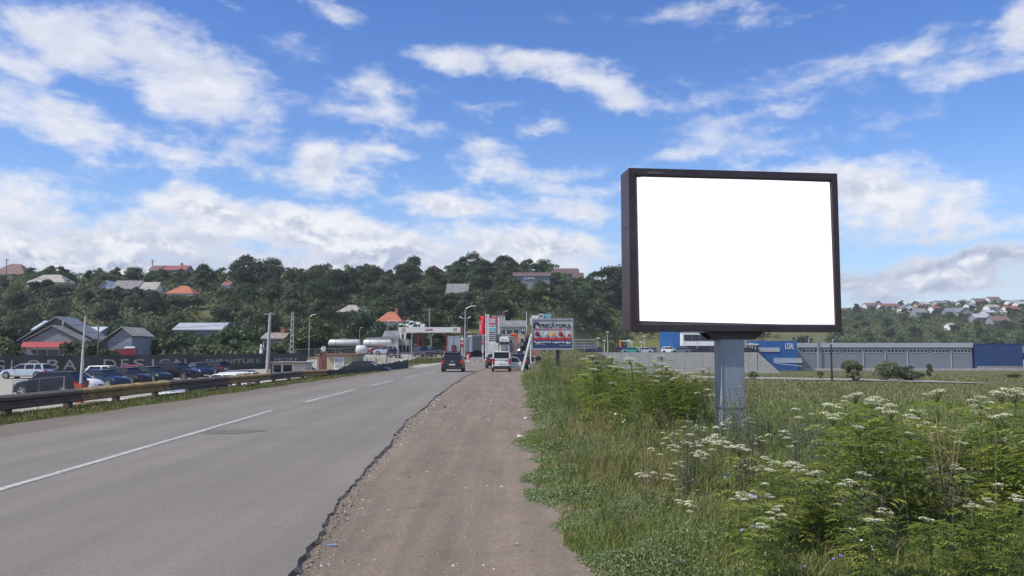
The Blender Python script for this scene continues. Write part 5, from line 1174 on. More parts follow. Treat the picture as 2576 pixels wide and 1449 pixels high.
# station cars
for lb, pt, kd, px, Y, dg in (('silver sports utility car in front of the station shop', 'silver', 'suv', 972, 150, 182), ('dark car with lit front behind the lamp post left of the canopy', 'plum', 'hatch', 990, 140, -70), ('dark red sports utility car at the pumps under the canopy', 'plum', 'suv', 1063, 140, -60), ('black car right of the pumps under the canopy', 'black', 'suv', 1092, 142, -65), ('red light car nose behind the tanker trucks', 'red', 'hatch', 948, 158, 178)):
    x = PX(px, Y); car(lb, pt, kd, (x, Y, h(x, Y)+.06), R(dg), group='cars at the filling station')
# terrace cars
for lb, pt, kd, px, Y, dg in (('dark estate car alone at the left end of the terrace', 'dark', 'wagon', 1491, 205, 175), ('plum car leftmost of the terrace group', 'plum', 'hatch', 1553, 210, 100), ('bright blue car in the terrace group', 'bluel', 'hatch', 1568, 212, 150), ('teal car in front of the terrace group', 'teal', 'sedan', 1587, 206, 178), ('white car behind the teal car', 'white', 'hatch', 1590, 216, 175), ('silver car right of the teal car', 'silver', 'sedan', 1619, 208, 176), ('grey car at the right of the silver terrace car', 'grey', 'hatch', 1634, 212, 170), ('white car with dark side facing the office', 'white', 'suv', 1685, 214, -8), ('dark grey sedan right of the white terrace car', 'grey', 'sedan', 1712, 206, 172), ('grey car behind the dark grey sedan', 'dark', 'hatch', 1736, 214, 175), ('black sports utility car in front of the office glazing', 'black', 'suv', 1762, 207, 178), ('second black sports utility car left of the billboard post', 'dark', 'suv', 1795, 210, 178), ('black sedan right of the billboard post', 'black', 'sedan', 1885, 207, -3)):
    x = PX(px, Y); car(lb, pt, kd, (x, Y, TZ+.01), R(dg), group='cars on the upper terrace', detail=False)
# white vans on the hillside behind the canopy
for px, Y, lb, dg in ((1022, 222, 'white parked van on the slope right of the orange roof', 170), (1040, 216, 'white van parked downhill of the first slope van', 165), (1050, 206, 'lowest white van of the three on the slope', 170)):
    x = PX(px, Y); zz = at(px, 812 if px < 1030 else (815 if px < 1045 else 820), Y).z; car(lb, 'white', 'van', (x, Y, max(h(x, Y), zz-1.3)), R(dg), group='white vans on the slope', name='parked_van', cat='van')

# trucks
def wheelset(m, x, y, R_=.5, w_=.3): m.tube([(x, y, R_), (x, y+w_, R_)], R_, 14)
def trailer(label, pxl, pxr, pyt, pyb, Y, length, deg, col, side=None, name='truck_trailer'):
    x = PX((pxl+pxr)/2, Y); gz = h(x, Y)+.05; wd = (pxr-pxl)*Y/F; z1 = at(0, pyt, Y).z-gz; z0_ = max(.9, z1-2.8)
    t = thing(name, label, 'trailer', (x, Y, gz), R(deg)); m = MB(); m.box(-wd/2, wd/2, 0, length, z0_, z1); m.build('box_body', col, t, bevel=.03)
    m = MB(); m.box(-wd/2-.015, wd/2+.015, -.03, .02, z1-.14, z1+.02); m.box(-wd/2-.015, -wd/2+.08, -.03, .02, z0_, z1-.14); m.box(wd/2-.08, wd/2+.015, -.03, .02, z0_, z1-.14); m.build('rear_frame', M_STEEL, t)
    m = MB(); m.box(-.02, .02, -.035, -.004, z0_, z1-.15); m.build('door_seam', M_TRIM, t)
    m = MB(); m.box(-wd/2+.2, wd/2-.2, .1, length-.1, z0_-.25, z0_-.005); m.box(-wd/2+.1, wd/2-.1, -.05, .05, .45, .6); m.build('chassis', M_DARK, t)
    for yy in (1.2, 2.5, length-2):
        for s_ in (-1, 1): m = MB(); m.tube([(s_*(wd/2-.35), yy, .5), (s_*(wd/2-.02), yy, .5)], .5, 16); m.build('wheel', M_BLACK, t)
    for s_ in (-1, 1): m = MB(); m.box(s_*(wd/2-.35)-.12, s_*(wd/2-.35)+.12, -.07, .0, .65, .8); m.build('taillight', M_TAIL, t)
    return t
M_TRG = mat('grey_truck_tarp', (.30, .32, .36), rough=.6, var=.05); M_TRB = mat('blue_grey_tarp', (.26, .32, .38), rough=.6, var=.05)
t = trailer('grey truck trailer seen square from behind, in front of the dark car', 1126, 1157, 846, 886, 138, 9, 2, M_TRG)
m = MB(); m.box(-.35, .35, -.12, -.04, .9, 1.9); m.build('spare_rack', M_DARK, t); m = MB(); m.box(-.1, .1, -.15, -.122, 1.0, 1.7); m.build('red_plate', M_RED, t)
trailer('narrower blue grey truck trailer right of the tall curved lamp', 1169, 1187, 846.5, 886, 135, 8, 1, M_TRB)
# long trailer seen along its side
p = gp(1200, 140); t = thing('truck_trailer', 'long grey curtain sided trailer behind the red flag', 'trailer', p, 0); xa, xb = PX(1187.5, 140)-p.x, PX(1262, 152)-p.x; za = at(1188, 846, 140).z-p.z; zb2 = at(1262, 841, 152).z-p.z
m = MB(); m.add([(xa, 0, 1.1), (xb, 12, 1.3), (xb, 12, zb2), (xa, 0, za), (xa-1, 2.4, 1.1), (xb-1, 14.4, 1.3), (xb-1, 14.4, zb2), (xa-1, 2.4, za)], [(0,1,2,3),(7,6,5,4),(0,4,5,1),(1,5,6,2),(2,6,7,3),(3,7,4,0)]); m.build('box_body', mat('dull_grey_curtain', (.20, .20, .20), rough=.7, var=.08), t)
m = MB(); m.add([(xa, -.03, za), (xb, 11.97, zb2), (xb, 11.97, zb2+.14), (xa, -.03, za+.14), (xa-1, 2.43, za), (xb-1, 14.43, zb2), (xb-1, 14.43, zb2+.14), (xa-1, 2.43, za+.14)], [(0,1,2,3),(7,6,5,4),(0,4,5,1),(1,5,6,2),(2,6,7,3),(3,7,4,0)]); m.build('roof_rim', M_OFFW, t)
for f in (.1, .22, .34, .8): m = MB(); x = xa+(xb-xa)*f; y = 12*f; m.tube([(x, y-.02, .55), (x-.1, y+.3, .55)], .5, 16); m.build('wheel', M_BLACK, t)
m = MB(); m.box(xa+.2, xa+.8*(xb-xa), 3.2, 3.5, .7, 1.1); m.build('chassis', M_DARK, t)
# tankers
M_TANK = mat('white_tank_enamel', (.54, .54, .52), rough=.35, var=.03, coat=.4)
for a, b_, lb, nm in ((826, 906, 'left white gas tanker with a long cylindrical tank', 'tanker_trailer'), (913, 986, 'right white gas tanker ending beside the station shop', 'tanker_trailer')):
    Y = 158; p = gp((a+b_)/2, Y); hw_ = (b_-a)/2*Y/F; zc = at(a, 863, Y).z-p.z; r_ = 9.3*Y/F*.98
    t = thing(nm, lb, 'tanker', p, 0, None); m = MB(); e = .35
    m.tube([(-hw_, 0, zc), (-hw_+.12, 0, zc), (-hw_+e, 0, zc), (hw_-e, 0, zc), (hw_-.12, 0, zc), (hw_, 0, zc)], [r_*.35, r_*.75, r_, r_, r_*.75, r_*.35], 26); m.build('tank', M_TANK, t, smooth=45)
    for x in (-hw_*.5, hw_*.1, hw_*.6): m = MB(); m.tube([(x-.06, 0, zc), (x+.06, 0, zc)], r_+.015, 26); m.build('band', M_STEEL, t)
    m = MB(); m.box(-hw_+.2, hw_-.2, -.4, .4, zc-r_-.18, zc-r_+.12); m.box(-hw_+.6, -hw_+.9, -.7, .7, .35, zc-r_-.18); m.build('chassis', M_DARK, t)
    for x in (hw_-1.0, hw_-2.2, -hw_+1.6): m = MB(); m.tube([(x, -r_+.05, .48), (x, -r_+.35, .48)], .48, 16); m.build('wheel', M_BLACK, t)
    m = MB(); m.box(-.5, .5, -.3, .3, zc+r_, zc+r_+.2); m.build('manhole', M_STEEL, t)
p = gp(908, 128); t = thing('gas_tank', 'small round ended white gas tank in front of the two tankers', 'tank', p); zc = at(908, 880, 128).z-p.z
m = MB(); m.tube([(-.75, 0, zc), (-.65, 0, zc), (-.4, 0, zc), (.4, 0, zc), (.85, 0, zc), (1.0, 0, zc)], [.3, .6, .72, .72, .5, .2], 22); m.build('tank', M_TANK, t, smooth=50)
for x in (-.5, .5): m = MB(); m.box(x-.08, x+.08, -.5, .5, -.2, zc-.6); m.build('stand', M_STEEL, t)
# white truck facing us
Y = 108; p = gp(1270, Y); t = thing('truck', 'white truck with a box body facing the camera beside the white cabinets', 'truck', p); l = lambda px: at(px, 870, Y).x-p.x; z = lambda py: at(1270, py, Y).z-p.z
x0, x1 = l(1255.5), l(1282)
m = MB(); m.prism([(x0, .55), (x1, .55), (x1, z(853)), (x1-.12, z(851.5)), (x0+.12, z(851.5)), (x0, z(853))], 0, 2.0); m.build('cab', mat('truck_cab_white', (.60, .60, .60), rough=.4), t, bevel=.04)
m = MB(); m.prism([(x0+.05, z(851.4)), (x1-.05, z(851.4)), (x1-.25, z(847)), (x0+.2, z(848))], .2, 1.9); m.build('roof_spoiler', M_WHITE, t, bevel=.03)
m = MB(); m.box(x0+.06, x1-.06, -.06, -.005, z(866.5), z(860)); m.build('windscreen', M_GLASS, t); m = MB(); m.box(x0+.3, x1-.3, -.07, -.005, z(883), z(869)); g_ = m.build('grille', mat('grille_grey', (.13, .14, .15)), t)
for k in range(4): m = MB(); m.box(x0+.4, x1-.4, -.09, -.072, z(880.5-k*3), z(879.6-k*3)); m.build('grille_bar', M_OFFW, g_)
for s_, xx in ((-1, x0), (1, x1)): m = MB(); m.box(xx-.18 if s_ < 0 else xx-.42+.0, xx+.42-.18+.0 if s_ < 0 else xx-.05, -.07, -.003, .75, 1.0); m.build('headlight', M_HEAD, t); m = MB(); m.box(xx-.3 if s_ < 0 else xx+.05, xx-.05 if s_ < 0 else xx+.3, -.1, .05, z(863), z(855)); m.build('side_mirror', M_TRIM, t)
m = MB(); m.box(l(1256), l(1292.5), 2.1, 9.5, 1.0, z(846.5)); m.build('box_body', mat('grey_box_side', (.25, .25, .28), rough=.6), t); m = MB(); m.box(l(1255), l(1293.5), 2.05, 9.6, z(846.3), z(845.2)); m.build('box_roof', M_OFFW, t)
for s_ in (x0+.02, x1-.32):
    for yy in (.9, 7.5): m = MB(); m.tube([(s_, yy, .5), (s_+.3, yy, .5)], .5, 16); m.build('wheel', M_BLACK, t)
# orange crane truck with slatted red brown bed
Y = 118; p = gp(1300, Y); t = thing('timber_truck', 'red brown stake bed truck with an orange cab roof right of the white truck', 'truck', p); l = lambda px: at(px, 870, Y).x-p.x; z = lambda py: at(1300, py, Y).z-p.z
m = MB(); m.prism([(l(1283), z(842)), (l(1304), z(843.5)), (l(1302), z(838)), (l(1296), z(836.5)), (l(1286), z(837))], 4, 6); m.build('cab_roof', M_ORANGE, t, bevel=.05); m = MB(); m.box(l(1285), l(1303), 4.1, 6, .6, z(842.2)); m.build('cab', mat('brown_cab', (.22, .10, .08)), t)
m = MB(); m.prism([(l(1294), z(850)), (l(1308), z(850.5)), (l(1308), z(847)), (l(1294), z(846))], 1.5, 3.2); m.build('orange_beam', M_ORANGE, t)
M_STAKE = mat('pinkish_stake', (.36, .18, .15), rough=.8, var=.2)
for k in range(9): m = MB(); x = l(1285+k*2.6); m.box(x-.05, x+.05, 1.0, 1.2, .3, z(851+(k % 3))); m.build('stake', M_STAKE if k % 2 else mat('pale_stake', (.48, .40, .30)), t)
m = MB(); m.box(l(1284), l(1308), 1.22, 3.9, .8, z(868)); m.build('load', mat('red_brown_load', (.20, .06, .06), var=.2), t)
for xx in (1287, 1303): m = MB(); m.tube([(l(xx), 1.6, .5), (l(xx)+.3, 1.6, .5)], .5, 14); m.build('wheel', M_BLACK, t)
Y = 104; p = gp(1318, Y); t = thing('scrap_load', 'dark jumbled scrap machine loaded behind the leaning grey pole', 'machine', p); l = lambda px: at(px, 870, Y).x-p.x; z = lambda py: at(1318, py, Y).z-p.z
rnd = random.Random(5); m = MB()
for k in range(26):
    c = Vector((rnd.uniform(l(1308), l(1328)), rnd.uniform(0, 1.5), rnd.uniform(.6, z(856)))); M_ = Matrix.Translation(c) @ Matrix.Rotation(rnd.uniform(-1, 1), 4, 'Y') @ Matrix.Rotation(rnd.uniform(-1, 1), 4, 'X')
    a = rnd.uniform(.1, .35); b_ = rnd.uniform(.3, .9); m.cur = rnd.choice((0, 0, 0, 1)); m.box(-a, a, -.15, .15, -b_/2, b_/2, M_)
m.cur = 0; m.tube([(l(1310), .5, .5), (l(1314), .6, z(852)), (l(1326), .6, z(853)), (l(1329), .5, .6)], [.2, .22, .18, .15], 8); m.build('machine_body', [M_DARK, mat('dull_metal', (.25, .24, .24), rough=.4, metal=.5)], t)
m = MB(); m.box(l(1309), l(1330), -.05, 1.6, .35, .6); m.build('bed', M_BROWN, t)
for xx in (1311, 1326): m = MB(); m.tube([(l(xx), -.1, .45), (l(xx), .2, .45)], .45, 14); m.build('wheel', M_BLACK, t)
# red brown stake trailer behind the small billboard
Y = 112; p = gp(1345, Y); t = thing('stake_trailer', 'red brown slatted trailer visible under the left of the small billboard', 'trailer', p); l = lambda px: at(px, 880, Y).x-p.x; z = lambda py: at(1345, py, Y).z-p.z
m = MB(); m.box(l(1330), l(1361), 0, 2.3, z(893), z(886)); m.build('bed', M_DRED, t)
for k in range(12): m = MB(); x = l(1331+k*2.6); m.box(x-.06, x+.06, -.1, -.003, z(893), z(872)); m.build('stake', M_STAKE, t)
for xx in (1335, 1355): m = MB(); m.tube([(l(xx), -.05, .3), (l(xx), .25, .3)], .42, 14); m.build('wheel', M_BLACK, t)

# ------------------------------------------------------------------ trees
def proj(p):
    v = Vector(p)-Vector((0, 0, CAMZ)); f = Vector((0, math.cos(TH), math.sin(TH))); u = Vector((0, -math.sin(TH), math.cos(TH))); d = v.dot(f)
    return CX+F*v.x/d, CY-F*v.dot(u)/d
def rnd_dirs(n, g=RNG):
    v = g.normal(size=(n, 3)); return v/np.linalg.norm(v, axis=1)[:, None]
def quads(C, Nn, S, g=RNG, asp=1.0):
    t = np.cross(Nn, rnd_dirs(len(C), g)); t /= np.linalg.norm(t, axis=1)[:, None]+1e-9; b = np.cross(Nn, t)
    S = S[:, None]; A = t*S*.5; B = b*S*.5*asp
    V = np.stack([C-A*1.0, C-B*.75+A*.15, C+A, C+B*.75-A*.1], 1).reshape(-1, 3)
    return V, np.arange(len(V)).reshape(-1, 4)
def crown_arrays(seed, r, hgt, z0, ncl, nleaf, leaf, squash=.8, spread=1.0):
    g = np.random.default_rng(seed); C = []; Nn = []
    cl = []
    while len(cl) < ncl:
        d = g.uniform(-1, 1, 3)
        if np.linalg.norm(d) > 1: continue
        wz = d[2]; k = 1.0 if wz < .1 else 1.0-.25*wz
        if wz < -.55: k *= .75
        cl.append((d[0]*r*.72*k*spread, d[1]*r*.72*k*spread, z0+hgt*.5+d[2]*hgt*.38, r*g.uniform(.26, .44)))
    for (cx_, cy_, cz_, rc) in cl:
        n = max(20, int(nleaf/ncl*(rc/(.32*r))**2)); d = rnd_dirs(n, g); d[:, 2] = np.where(d[:, 2] < -.3, -d[:, 2]*.7, d[:, 2])
        rad = rc*g.uniform(.62, 1.12, n); p = d*rad[:, None]*np.array([1, 1, squash]) + np.array([cx_, cy_, cz_]); C.append(p); nn = d+g.normal(size=(n, 3))*.55; Nn.append(nn/np.linalg.norm(nn, axis=1)[:, None])
    C = np.concatenate(C); Nn = np.concatenate(Nn); S = leaf*g.uniform(.55, 1.35, len(C))
    return quads(C, Nn, S, g)
LM_DARK = leafmat('leaves_dark', (0.040, 0.062, 0.028), (0.054, 0.080, 0.034), .30, scale=.35)
LM_MID = leafmat('leaves_mid', (0.052, 0.078, 0.030), (0.085, 0.112, 0.040), .25, scale=.4)
LM_PALE = leafmat('leaves_pale', (0.085, 0.11, 0.045), (0.135, 0.155, 0.065), .25, scale=.5)
M_BARK = mat('bark', (0.10, 0.08, 0.06), rough=.9, var=.2, scale=5)
def tree_proto(seed, r, hgt, z0, m_, ncl=16, nleaf=2600, leaf=.55, name='tree', squash=.8):
    t = bpy.data.objects.new(name, None); COL.objects.link(t)
    V, Q = crown_arrays(seed, r, hgt, z0, ncl, nleaf, leaf, squash); npmesh('crown', V, Q, m_, t)
    rr = random.Random(seed); m = MB(); top = z0+hgt*.55; b_ = .035*hgt+.08
    m.tube([(0, 0, -1.2), (.05, 0, z0*.6), (.1*rr.uniform(-1, 1), .1, z0+hgt*.25), (rr.uniform(-.3, .3), .1, top)], [b_*1.25, b_, b_*.7, b_*.25], 7)
    for k in range(5):
        a = rr.uniform(0, 6.28); z1 = z0+hgt*rr.uniform(.0, .3); m.tube([(0, 0, z1), (math.cos(a)*r*.35, math.sin(a)*r*.35, z1+hgt*.15), (math.cos(a)*r*.6, math.sin(a)*r*.6, z1+hgt*.33)], [b_*.5, b_*.32, b_*.12], 5)
    m.build('trunk', M_BARK, t)
    return t
PROTO = {
 'dark': [tree_proto(1, 5.2, 9.0, .1, LM_DARK, 20), tree_proto(2, 5.8, 8.8, .0, LM_DARK, 22), tree_proto(3, 4.4, 10.2, .2, LM_DARK, 18), tree_proto(4, 5.0, 8.2, .0, LM_DARK, 16)],
 'mid': [tree_proto(5, 5.0, 8.2, .0, LM_MID, 20), tree_proto(6, 4.4, 8.8, .2, LM_MID, 16), tree_proto(7, 5.5, 7.8, -.1, LM_MID, 20)],
 'pale': [tree_proto(8, 4.3, 8.0, .0, LM_PALE, 20, 2600, .5), tree_proto(9, 3.8, 6.6, .0, LM_PALE, 16, 2400, .45)],
 'bush': [tree_proto(10, 2.6, 3.9, -.5, LM_MID, 16, 2600, .35, 'bush'), tree_proto(11, 2.4, 3.4, -.5, LM_PALE, 14, 2200, .32, 'bush'), tree_proto(12, 2.2, 4.4, -.4, LM_DARK, 14, 2200, .34, 'bush')]}
USED = set(); NT_ = 0
def plant_tree(kind, x, y, s_, label, group, cat='tree', zoff=0, rr=random, sq=1.0):
    global NT_
    p = rr.choice(PROTO[kind]); z = h(x, y)+zoff; sc_ = (s_*rr.uniform(.9, 1.12), s_*rr.uniform(.9, 1.12), s_*sq*rr.uniform(.9, 1.12)); rz = rr.uniform(0, 6.28)
    if p.name not in USED:
        USED.add(p.name); t = p; t.location = (x, y, z); t.rotation_euler = (0, 0, rz); t.scale = sc_; t['label'] = label; t['group'] = group
    else: t = copy_tree(p, (x, y, z), rz, sc_, label, group)
    t['category'] = cat; NT_ += 1; return t
def blocked(x, y, top, rad):
    px, pt = proj((x, y, h(x, y)+top)); _, pb_ = proj((x, y, h(x, y))); w_ = rad*F/y
    for (a, b_, r_, e, Y) in HREC:
        if abs(y-Y-4) < 7 and a-w_*.55 < px < b_+w_*.55: return True
        if y < Y+2 and Y > 200 and px+w_*.7 > a+2 and px-w_*.7 < b_-2 and pt < e-(3 if Y < 400 else 1): return True
    return False
CLEAR = [(405, 470, 752, 775), (500, 575, 765, 800), (1165, 1262, 800, 840), (1240, 1335, 802, 840), (1450, 1700, 838, 885), (1700, 2010, 850, 890)]
rr = random.Random(21); cnt = 0
for iy, Y in enumerate((197, 212, 228, 245, 262, 280, 298, 316, 333, 348)):
    xL, xR = -.635*Y, .40*Y; sp = 8.6 if Y < 300 else 9.2; x = xL + rr.uniform(0, sp)
    while x < xR:
        X = x+rr.uniform(-2, 2); YY = Y+rr.uniform(-6, 6); x += sp*rr.uniform(.85, 1.2)
        px, py = proj((X, YY, h(X, YY)))
        if px > 1560 and YY < 325: continue
        if px > 1290 and YY < 250: continue
        if 1060 < px <= 1290 and YY < 226: continue
        if px > 1400 and YY < 272: continue
        if any(a < px < b_ and c < py < d for a, b_, c, d in CLEAR): continue
        wood = px > 620
        if px < 620: s_ = rr.uniform(.6, .95); kind = rr.choice(('dark', 'mid', 'mid', 'dark', 'pale'))
        elif px < 1060: s_ = rr.uniform(.75, 1.22); kind = rr.choice(('dark', 'dark', 'mid', 'dark', 'mid', 'pale'))
        elif px < 1500: s_ = rr.uniform(.75, 1.0); kind = rr.choice(('dark', 'dark', 'mid'))
        else: s_ = rr.uniform(.95, 1.2); kind = 'dark'
        if YY > 338:
            s_ *= (.75 if px < 620 else (.98 if px < 1060 else .8))
        s0 = s_
        while s_ > s0*.45 and blocked(X, YY, s_*8.6, s_*4.3): s_ *= .8
        if blocked(X, YY, s_*8.6, s_*4.3): continue
        if px < 620: lb, gr_ = 'leafy tree growing between the scattered houses on the left slope', 'trees between the houses on the left slope'
        elif px < 1200: lb, gr_ = 'tall dark tree of the dense wood above the filling station', 'trees of the dense wood above the filling station'
        else: lb, gr_ = 'dark tree of the wood between the hilltop houses and the large billboard', 'trees of the wood left of the large billboard'
        plant_tree(kind, X, YY, s_, lb, gr_, rr=rr); cnt += 1
print('hill trees', cnt)
# distinct trees
for kind, px, Y, s_, sq, lb in (('mid', 792, 168, 1.05, 1.0, 'broad yellowish green tree behind the tall thin street lamp'), ('pale', 760, 166, .9, 1.1, 'pale willow like tree right of the openwork concrete pole'), ('pale', 822, 172, .85, 1, 'rounded pale tree left of the tanker trucks'), ('mid', 870, 186, .8, .9, 'green tree behind the left tanker truck'), ('mid', 930, 190, .7, .9, 'green tree behind the gap between the tanker trucks'),
    ('mid', 425, 161, .78, 1, 'pale green tree at the left end of the light roofed shed'), ('pale', 462, 160, .76, 1, 'rounded tree in front of the left half of the light roofed shed'), ('mid', 505, 161, .70, 1, 'tree in front of the middle of the light roofed shed'), ('pale', 560, 162, .80, 1, 'tree at the right end of the light roofed shed'), ('mid', 650, 150, .42, 1, 'small tree left of the faded brown roofed house'), ('pale', 698, 148, .40, 1, 'small pale tree before the faded brown roofed house'), ('mid', 722, 152, .5, 1, 'small tree right of the faded brown roofed house'),
    ('dark', 852, 205, .72, 1, 'dark tree before the left of the rough light grey roof'), ('mid', 905, 204, .74, 1, 'tree before the right of the rough light grey roof'), ('mid', 938, 196, .62, 1, 'tree left of the steep orange roofed house'), ('mid', 972, 194, .42, 1, 'low tree in front of the steep orange roofed house'), ('dark', 1004, 196, .46, 1, 'low dark tree right of the steep orange roofed house'),
    ('dark', 1102, 190, .6, 1, 'dark rounded tree behind the middle of the canopy'), ('pale', 1112, 196, .6, .9, 'pale bush like tree right of the middle canopy columns'), ('dark', 1062, 192, .62, 1, 'dark tree seen between the left canopy columns'), ('dark', 1548, 322, 1.45, 1.15, 'tallest dark tree touching the left edge of the large billboard'), ('pale', 1137, 345, 1.0, 1.0, 'pale airy tree on the skyline right of the brick house'), ('dark', 1190, 345, 1.15, 1.0, 'large dark tree standing out on the skyline above the barn roof'), ('mid', 1290, 348, .8, 1, 'rounded tree on the skyline left of the white tower'), ('dark', 1370, 352, .75, 1, 'small tree on the skyline right of the white tower'),
    ('mid', 1105, 300, .7, .9, 'bright green tree below the brick house'), ('dark', 1300, 150, .22, 1, 'small bush in front of the cream house'), ('dark', 640, 178, .7, 1, 'dark tree behind the faded brown roofed house')):
    X = PX(px, Y); plant_tree(kind, X, Y, s_, lb, 'single trees near the filling station' if Y < 200 else 'single trees on the skyline', sq=sq, rr=rr)
# bushes and small trees above the banner
for px, Y, s_ in ((-20, 150, 1.5), (18, 158, 1.6), (38, 170, 1.8), (350, 150, 1.1), (372, 158, 1.3), (398, 150, 1.2), (425, 156, 1.25), (452, 150, 1.1), (476, 160, 1.3), (505, 150, 1.15), (530, 156, 1.3), (556, 150, 1.1), (580, 158, 1.5), (600, 150, 1.2), (622, 160, 1.4), (648, 146, .8), (690, 146, .6), (715, 148, .7), (560, 176, 1.9), (600, 180, 2.0), (240, 165, 1.3), (262, 172, 1.6), (345, 172, 1.7), (395, 184, 1.4), (212, 134, 1.0), (236, 136, 1.1), (184, 138, .85), (28, 146, .9), (268, 126, .7), (470, 186, 1.5), (520, 184, 1.1), (700, 180, 1.5), (735, 178, 1.6), (10, 185, 2.2), (70, 186, 2.0), (120, 188, 2.0), (180, 190, 1.8), (300, 186, 1.8)):
    X = PX(px, Y); plant_tree('bush', X, Y, s_*1.3, 'bushy shrub growing on the bank just above the banner fence', 'shrubs above the banner fence', cat='shrub', rr=rr)
# shrubs hiding the feet of the hill houses
for (a, b_, r_, e, Yh) in list(HREC):
    if Yh < 200 or (a, b_) in ((1290, 1386), (1312, 1352)): continue
    k = max(2, int((b_-a)/14)) if Yh < 400 else max(1, int((b_-a)/16))
    for i in range(k):
        px = a+(b_-a)*(i+rr.uniform(.2, .8))/k; Y = Yh-rr.uniform(3.2, 5.5); X = PX(px, Y); top = at(px, e+rr.uniform(-.5, 2.5)*(1 if Yh < 400 else .5), Y).z; s_ = (top-h(X, Y))/3.3
        if s_ < .25: continue
        s_ = min(s_, 1.5); plant_tree('bush', X, Y, s_, 'garden shrub standing close in front of one of the houses on the hills', 'shrubs in front of the hill houses', cat='shrub', rr=rr)
# right hill
cnt = 0
for Y, s0 in ((296, .7), (318, .75), (345, .8), (375, .85), (410, .85), (450, .85), (500, .8), (560, .75), (630, .7), (700, .65)):
    x = .375*Y + rr.uniform(0, 6); sp = 10.0 if Y < 400 else (13 if Y < 520 else 17)
    while x < .62*Y:
        X = x+rr.uniform(-2, 2); YY = Y+rr.uniform(-8, 8); x += sp*rr.uniform(.8, 1.25); s_ = s0*rr.uniform(.75, 1.15)
        px, py = proj((X, YY, h(X, YY)))
        if 2240 < px < 2400 and 835 < py < 850: continue
        k0 = s_
        while s_ > k0*.4 and blocked(X, YY, s_*8.6, s_*4.3): s_ *= .8
        if blocked(X, YY, s_*8.6, s_*4.3): continue
        plant_tree(rr.choice(('mid', 'dark', 'mid', 'pale')), X, YY, s_, 'leafy tree on the right hill below and between the houses', 'trees on the right hill', rr=rr); cnt += 1
print('right trees', cnt, 'total', NT_)
for px, Y, s_, sq, lb in ((2146, 128, 1.0, 1.0, 'large rounded dark bush in front of the grey hall, leftmost of three'), (2226, 129, 1.02, 1.05, 'large bush in front of the grey hall, middle of three'), (2280, 130, .85, .95, 'smaller bush in front of the grey hall, rightmost of three'), (1893, 140, .42, 1.0, 'small round bush just right of the billboard post by the track'), (2063, 140, .36, 1.5, 'small upright bush by the track left of the dark field pole'), (2335, 160, .3, 2.2, 'thin young tree in front of the last hall windows'), (2545, 150, .7, .4, 'low dull reddish bush near the right picture edge')):
    X = PX(px, Y); plant_tree('bush', X, Y, s_, lb, 'bushes in the field before the grey hall', cat='shrub', sq=sq, rr=rr)

# ------------------------------------------------------------------ undergrowth closing the wood
def undergrowth(name, n, u0, u1, y0, y1, hm, sz, label, keepf=None, g=RNG, cols=None):
    Y = g.uniform(y0, y1, n); X = (u0+(u1-u0)*g.random(n))*Y; Z0 = H(X, Y); mh = hm*np.clip(vnoise(X, Y, 2.3, 1)*1.1+.5*vnoise(X, Y, 5.5, 3)-.35, .05, 1.2); Z = Z0+mh*g.random(n)**.5
    f = np.cos(TH)*Y+np.sin(TH)*(Z-CAMZ); px = CX+F*X/f; py = CY-F*(-np.sin(TH)*Y+np.cos(TH)*(Z-CAMZ))/f
    keep = np.ones(n, bool)
    for (a, b_, r_, e, Yh) in HREC: keep &= ~((px > a-3) & (px < b_+3) & (((py > r_-3) & (py < e-(1.5 if Yh < 400 else .5)) & (Y < Yh+1)) | (np.abs(Y-Yh-4) < 7)))
    for a, b_, c, d in CLEAR: keep &= ~((px > a) & (px < b_) & (py > c) & (py < d))
    if keepf is not None: keep &= keepf(X, Y, px, py)
    X, Y, Z = X[keep], Y[keep], Z[keep]; n = len(X); nn = np.stack([g.normal(0, .7, n), g.normal(-.35, .7, n), g.uniform(.2, 1.2, n)], 1); nn /= np.linalg.norm(nn, axis=1)[:, None]
    V, Q = quads(np.stack([X, Y, Z], 1), nn, sz*g.uniform(.6, 1.4, n), g); tone = (.75+.6*vnoise(X, Y, 8, 5))[:, None]
    o = npmesh(name, V, Q, LM_ATTR0, col=np.repeat(pick(n, cols or [(.050, .075, .026), (.065, .095, .032), (.038, .058, .022), (.08, .105, .04)], [1, 1, .8, .4], g)*tone, 4, 0)); tag(o, label, 'undergrowth', kind='stuff')
def vnoise(x, y, s_, k=0): return .5+.25*(np.sin(x/s_+k)+np.sin(y/s_*1.3+2*k+np.sin(x/s_*.7)))+.12*np.sin(x/s_*2.7+y/s_*2.1+k)
def pick(n, pal, wts, g=RNG, var=.2):
    wts = np.array(wts)
    if wts.ndim == 1: k = g.choice(len(pal), n, p=wts/wts.sum())
    else: c = np.cumsum(wts/wts.sum(1, keepdims=True), 1); k = (g.random(n)[:, None] > c).sum(1).clip(0, len(pal)-1)
    return np.array(pal)[k]*g.uniform(1-var, 1+var, n)[:, None]
LM_ATTR0 = leafmat('undergrowth_leaves', (1, 1, 1), (1, 1, 1), .25, attr=True, scale=.3)
undergrowth('undergrowth', 110000, -.66, .42, 190, 358, 4.2, .95, 'dense green scrub and saplings covering the left hillside between the trees', lambda X, Y, px, py: ~((px > 1050) & (Y < 222)) & ~((px > 1280) & (Y < 248)) & ~((px > 1400) & (Y < 268)) & ~((px > 1690) & (Y < 318)))
undergrowth('undergrowth', 26000, -.66, -.26, 136, 192, 3.0, .6, 'thick bushes and tall weeds on the bank above the banner fence', lambda X, Y, px, py: ~((px > 20) & (px < 345) & (Y < 178)) & ~((px > 650) & (px < 722) & (Y < 172)))
undergrowth('undergrowth', 26000, .37, .64, 540, 740, 3.2, 1.3, 'green gardens and scrub between the houses of the right hill', cols=[(.060, .082, .034), (.075, .10, .04), (.05, .068, .03), (.07, .085, .04)])
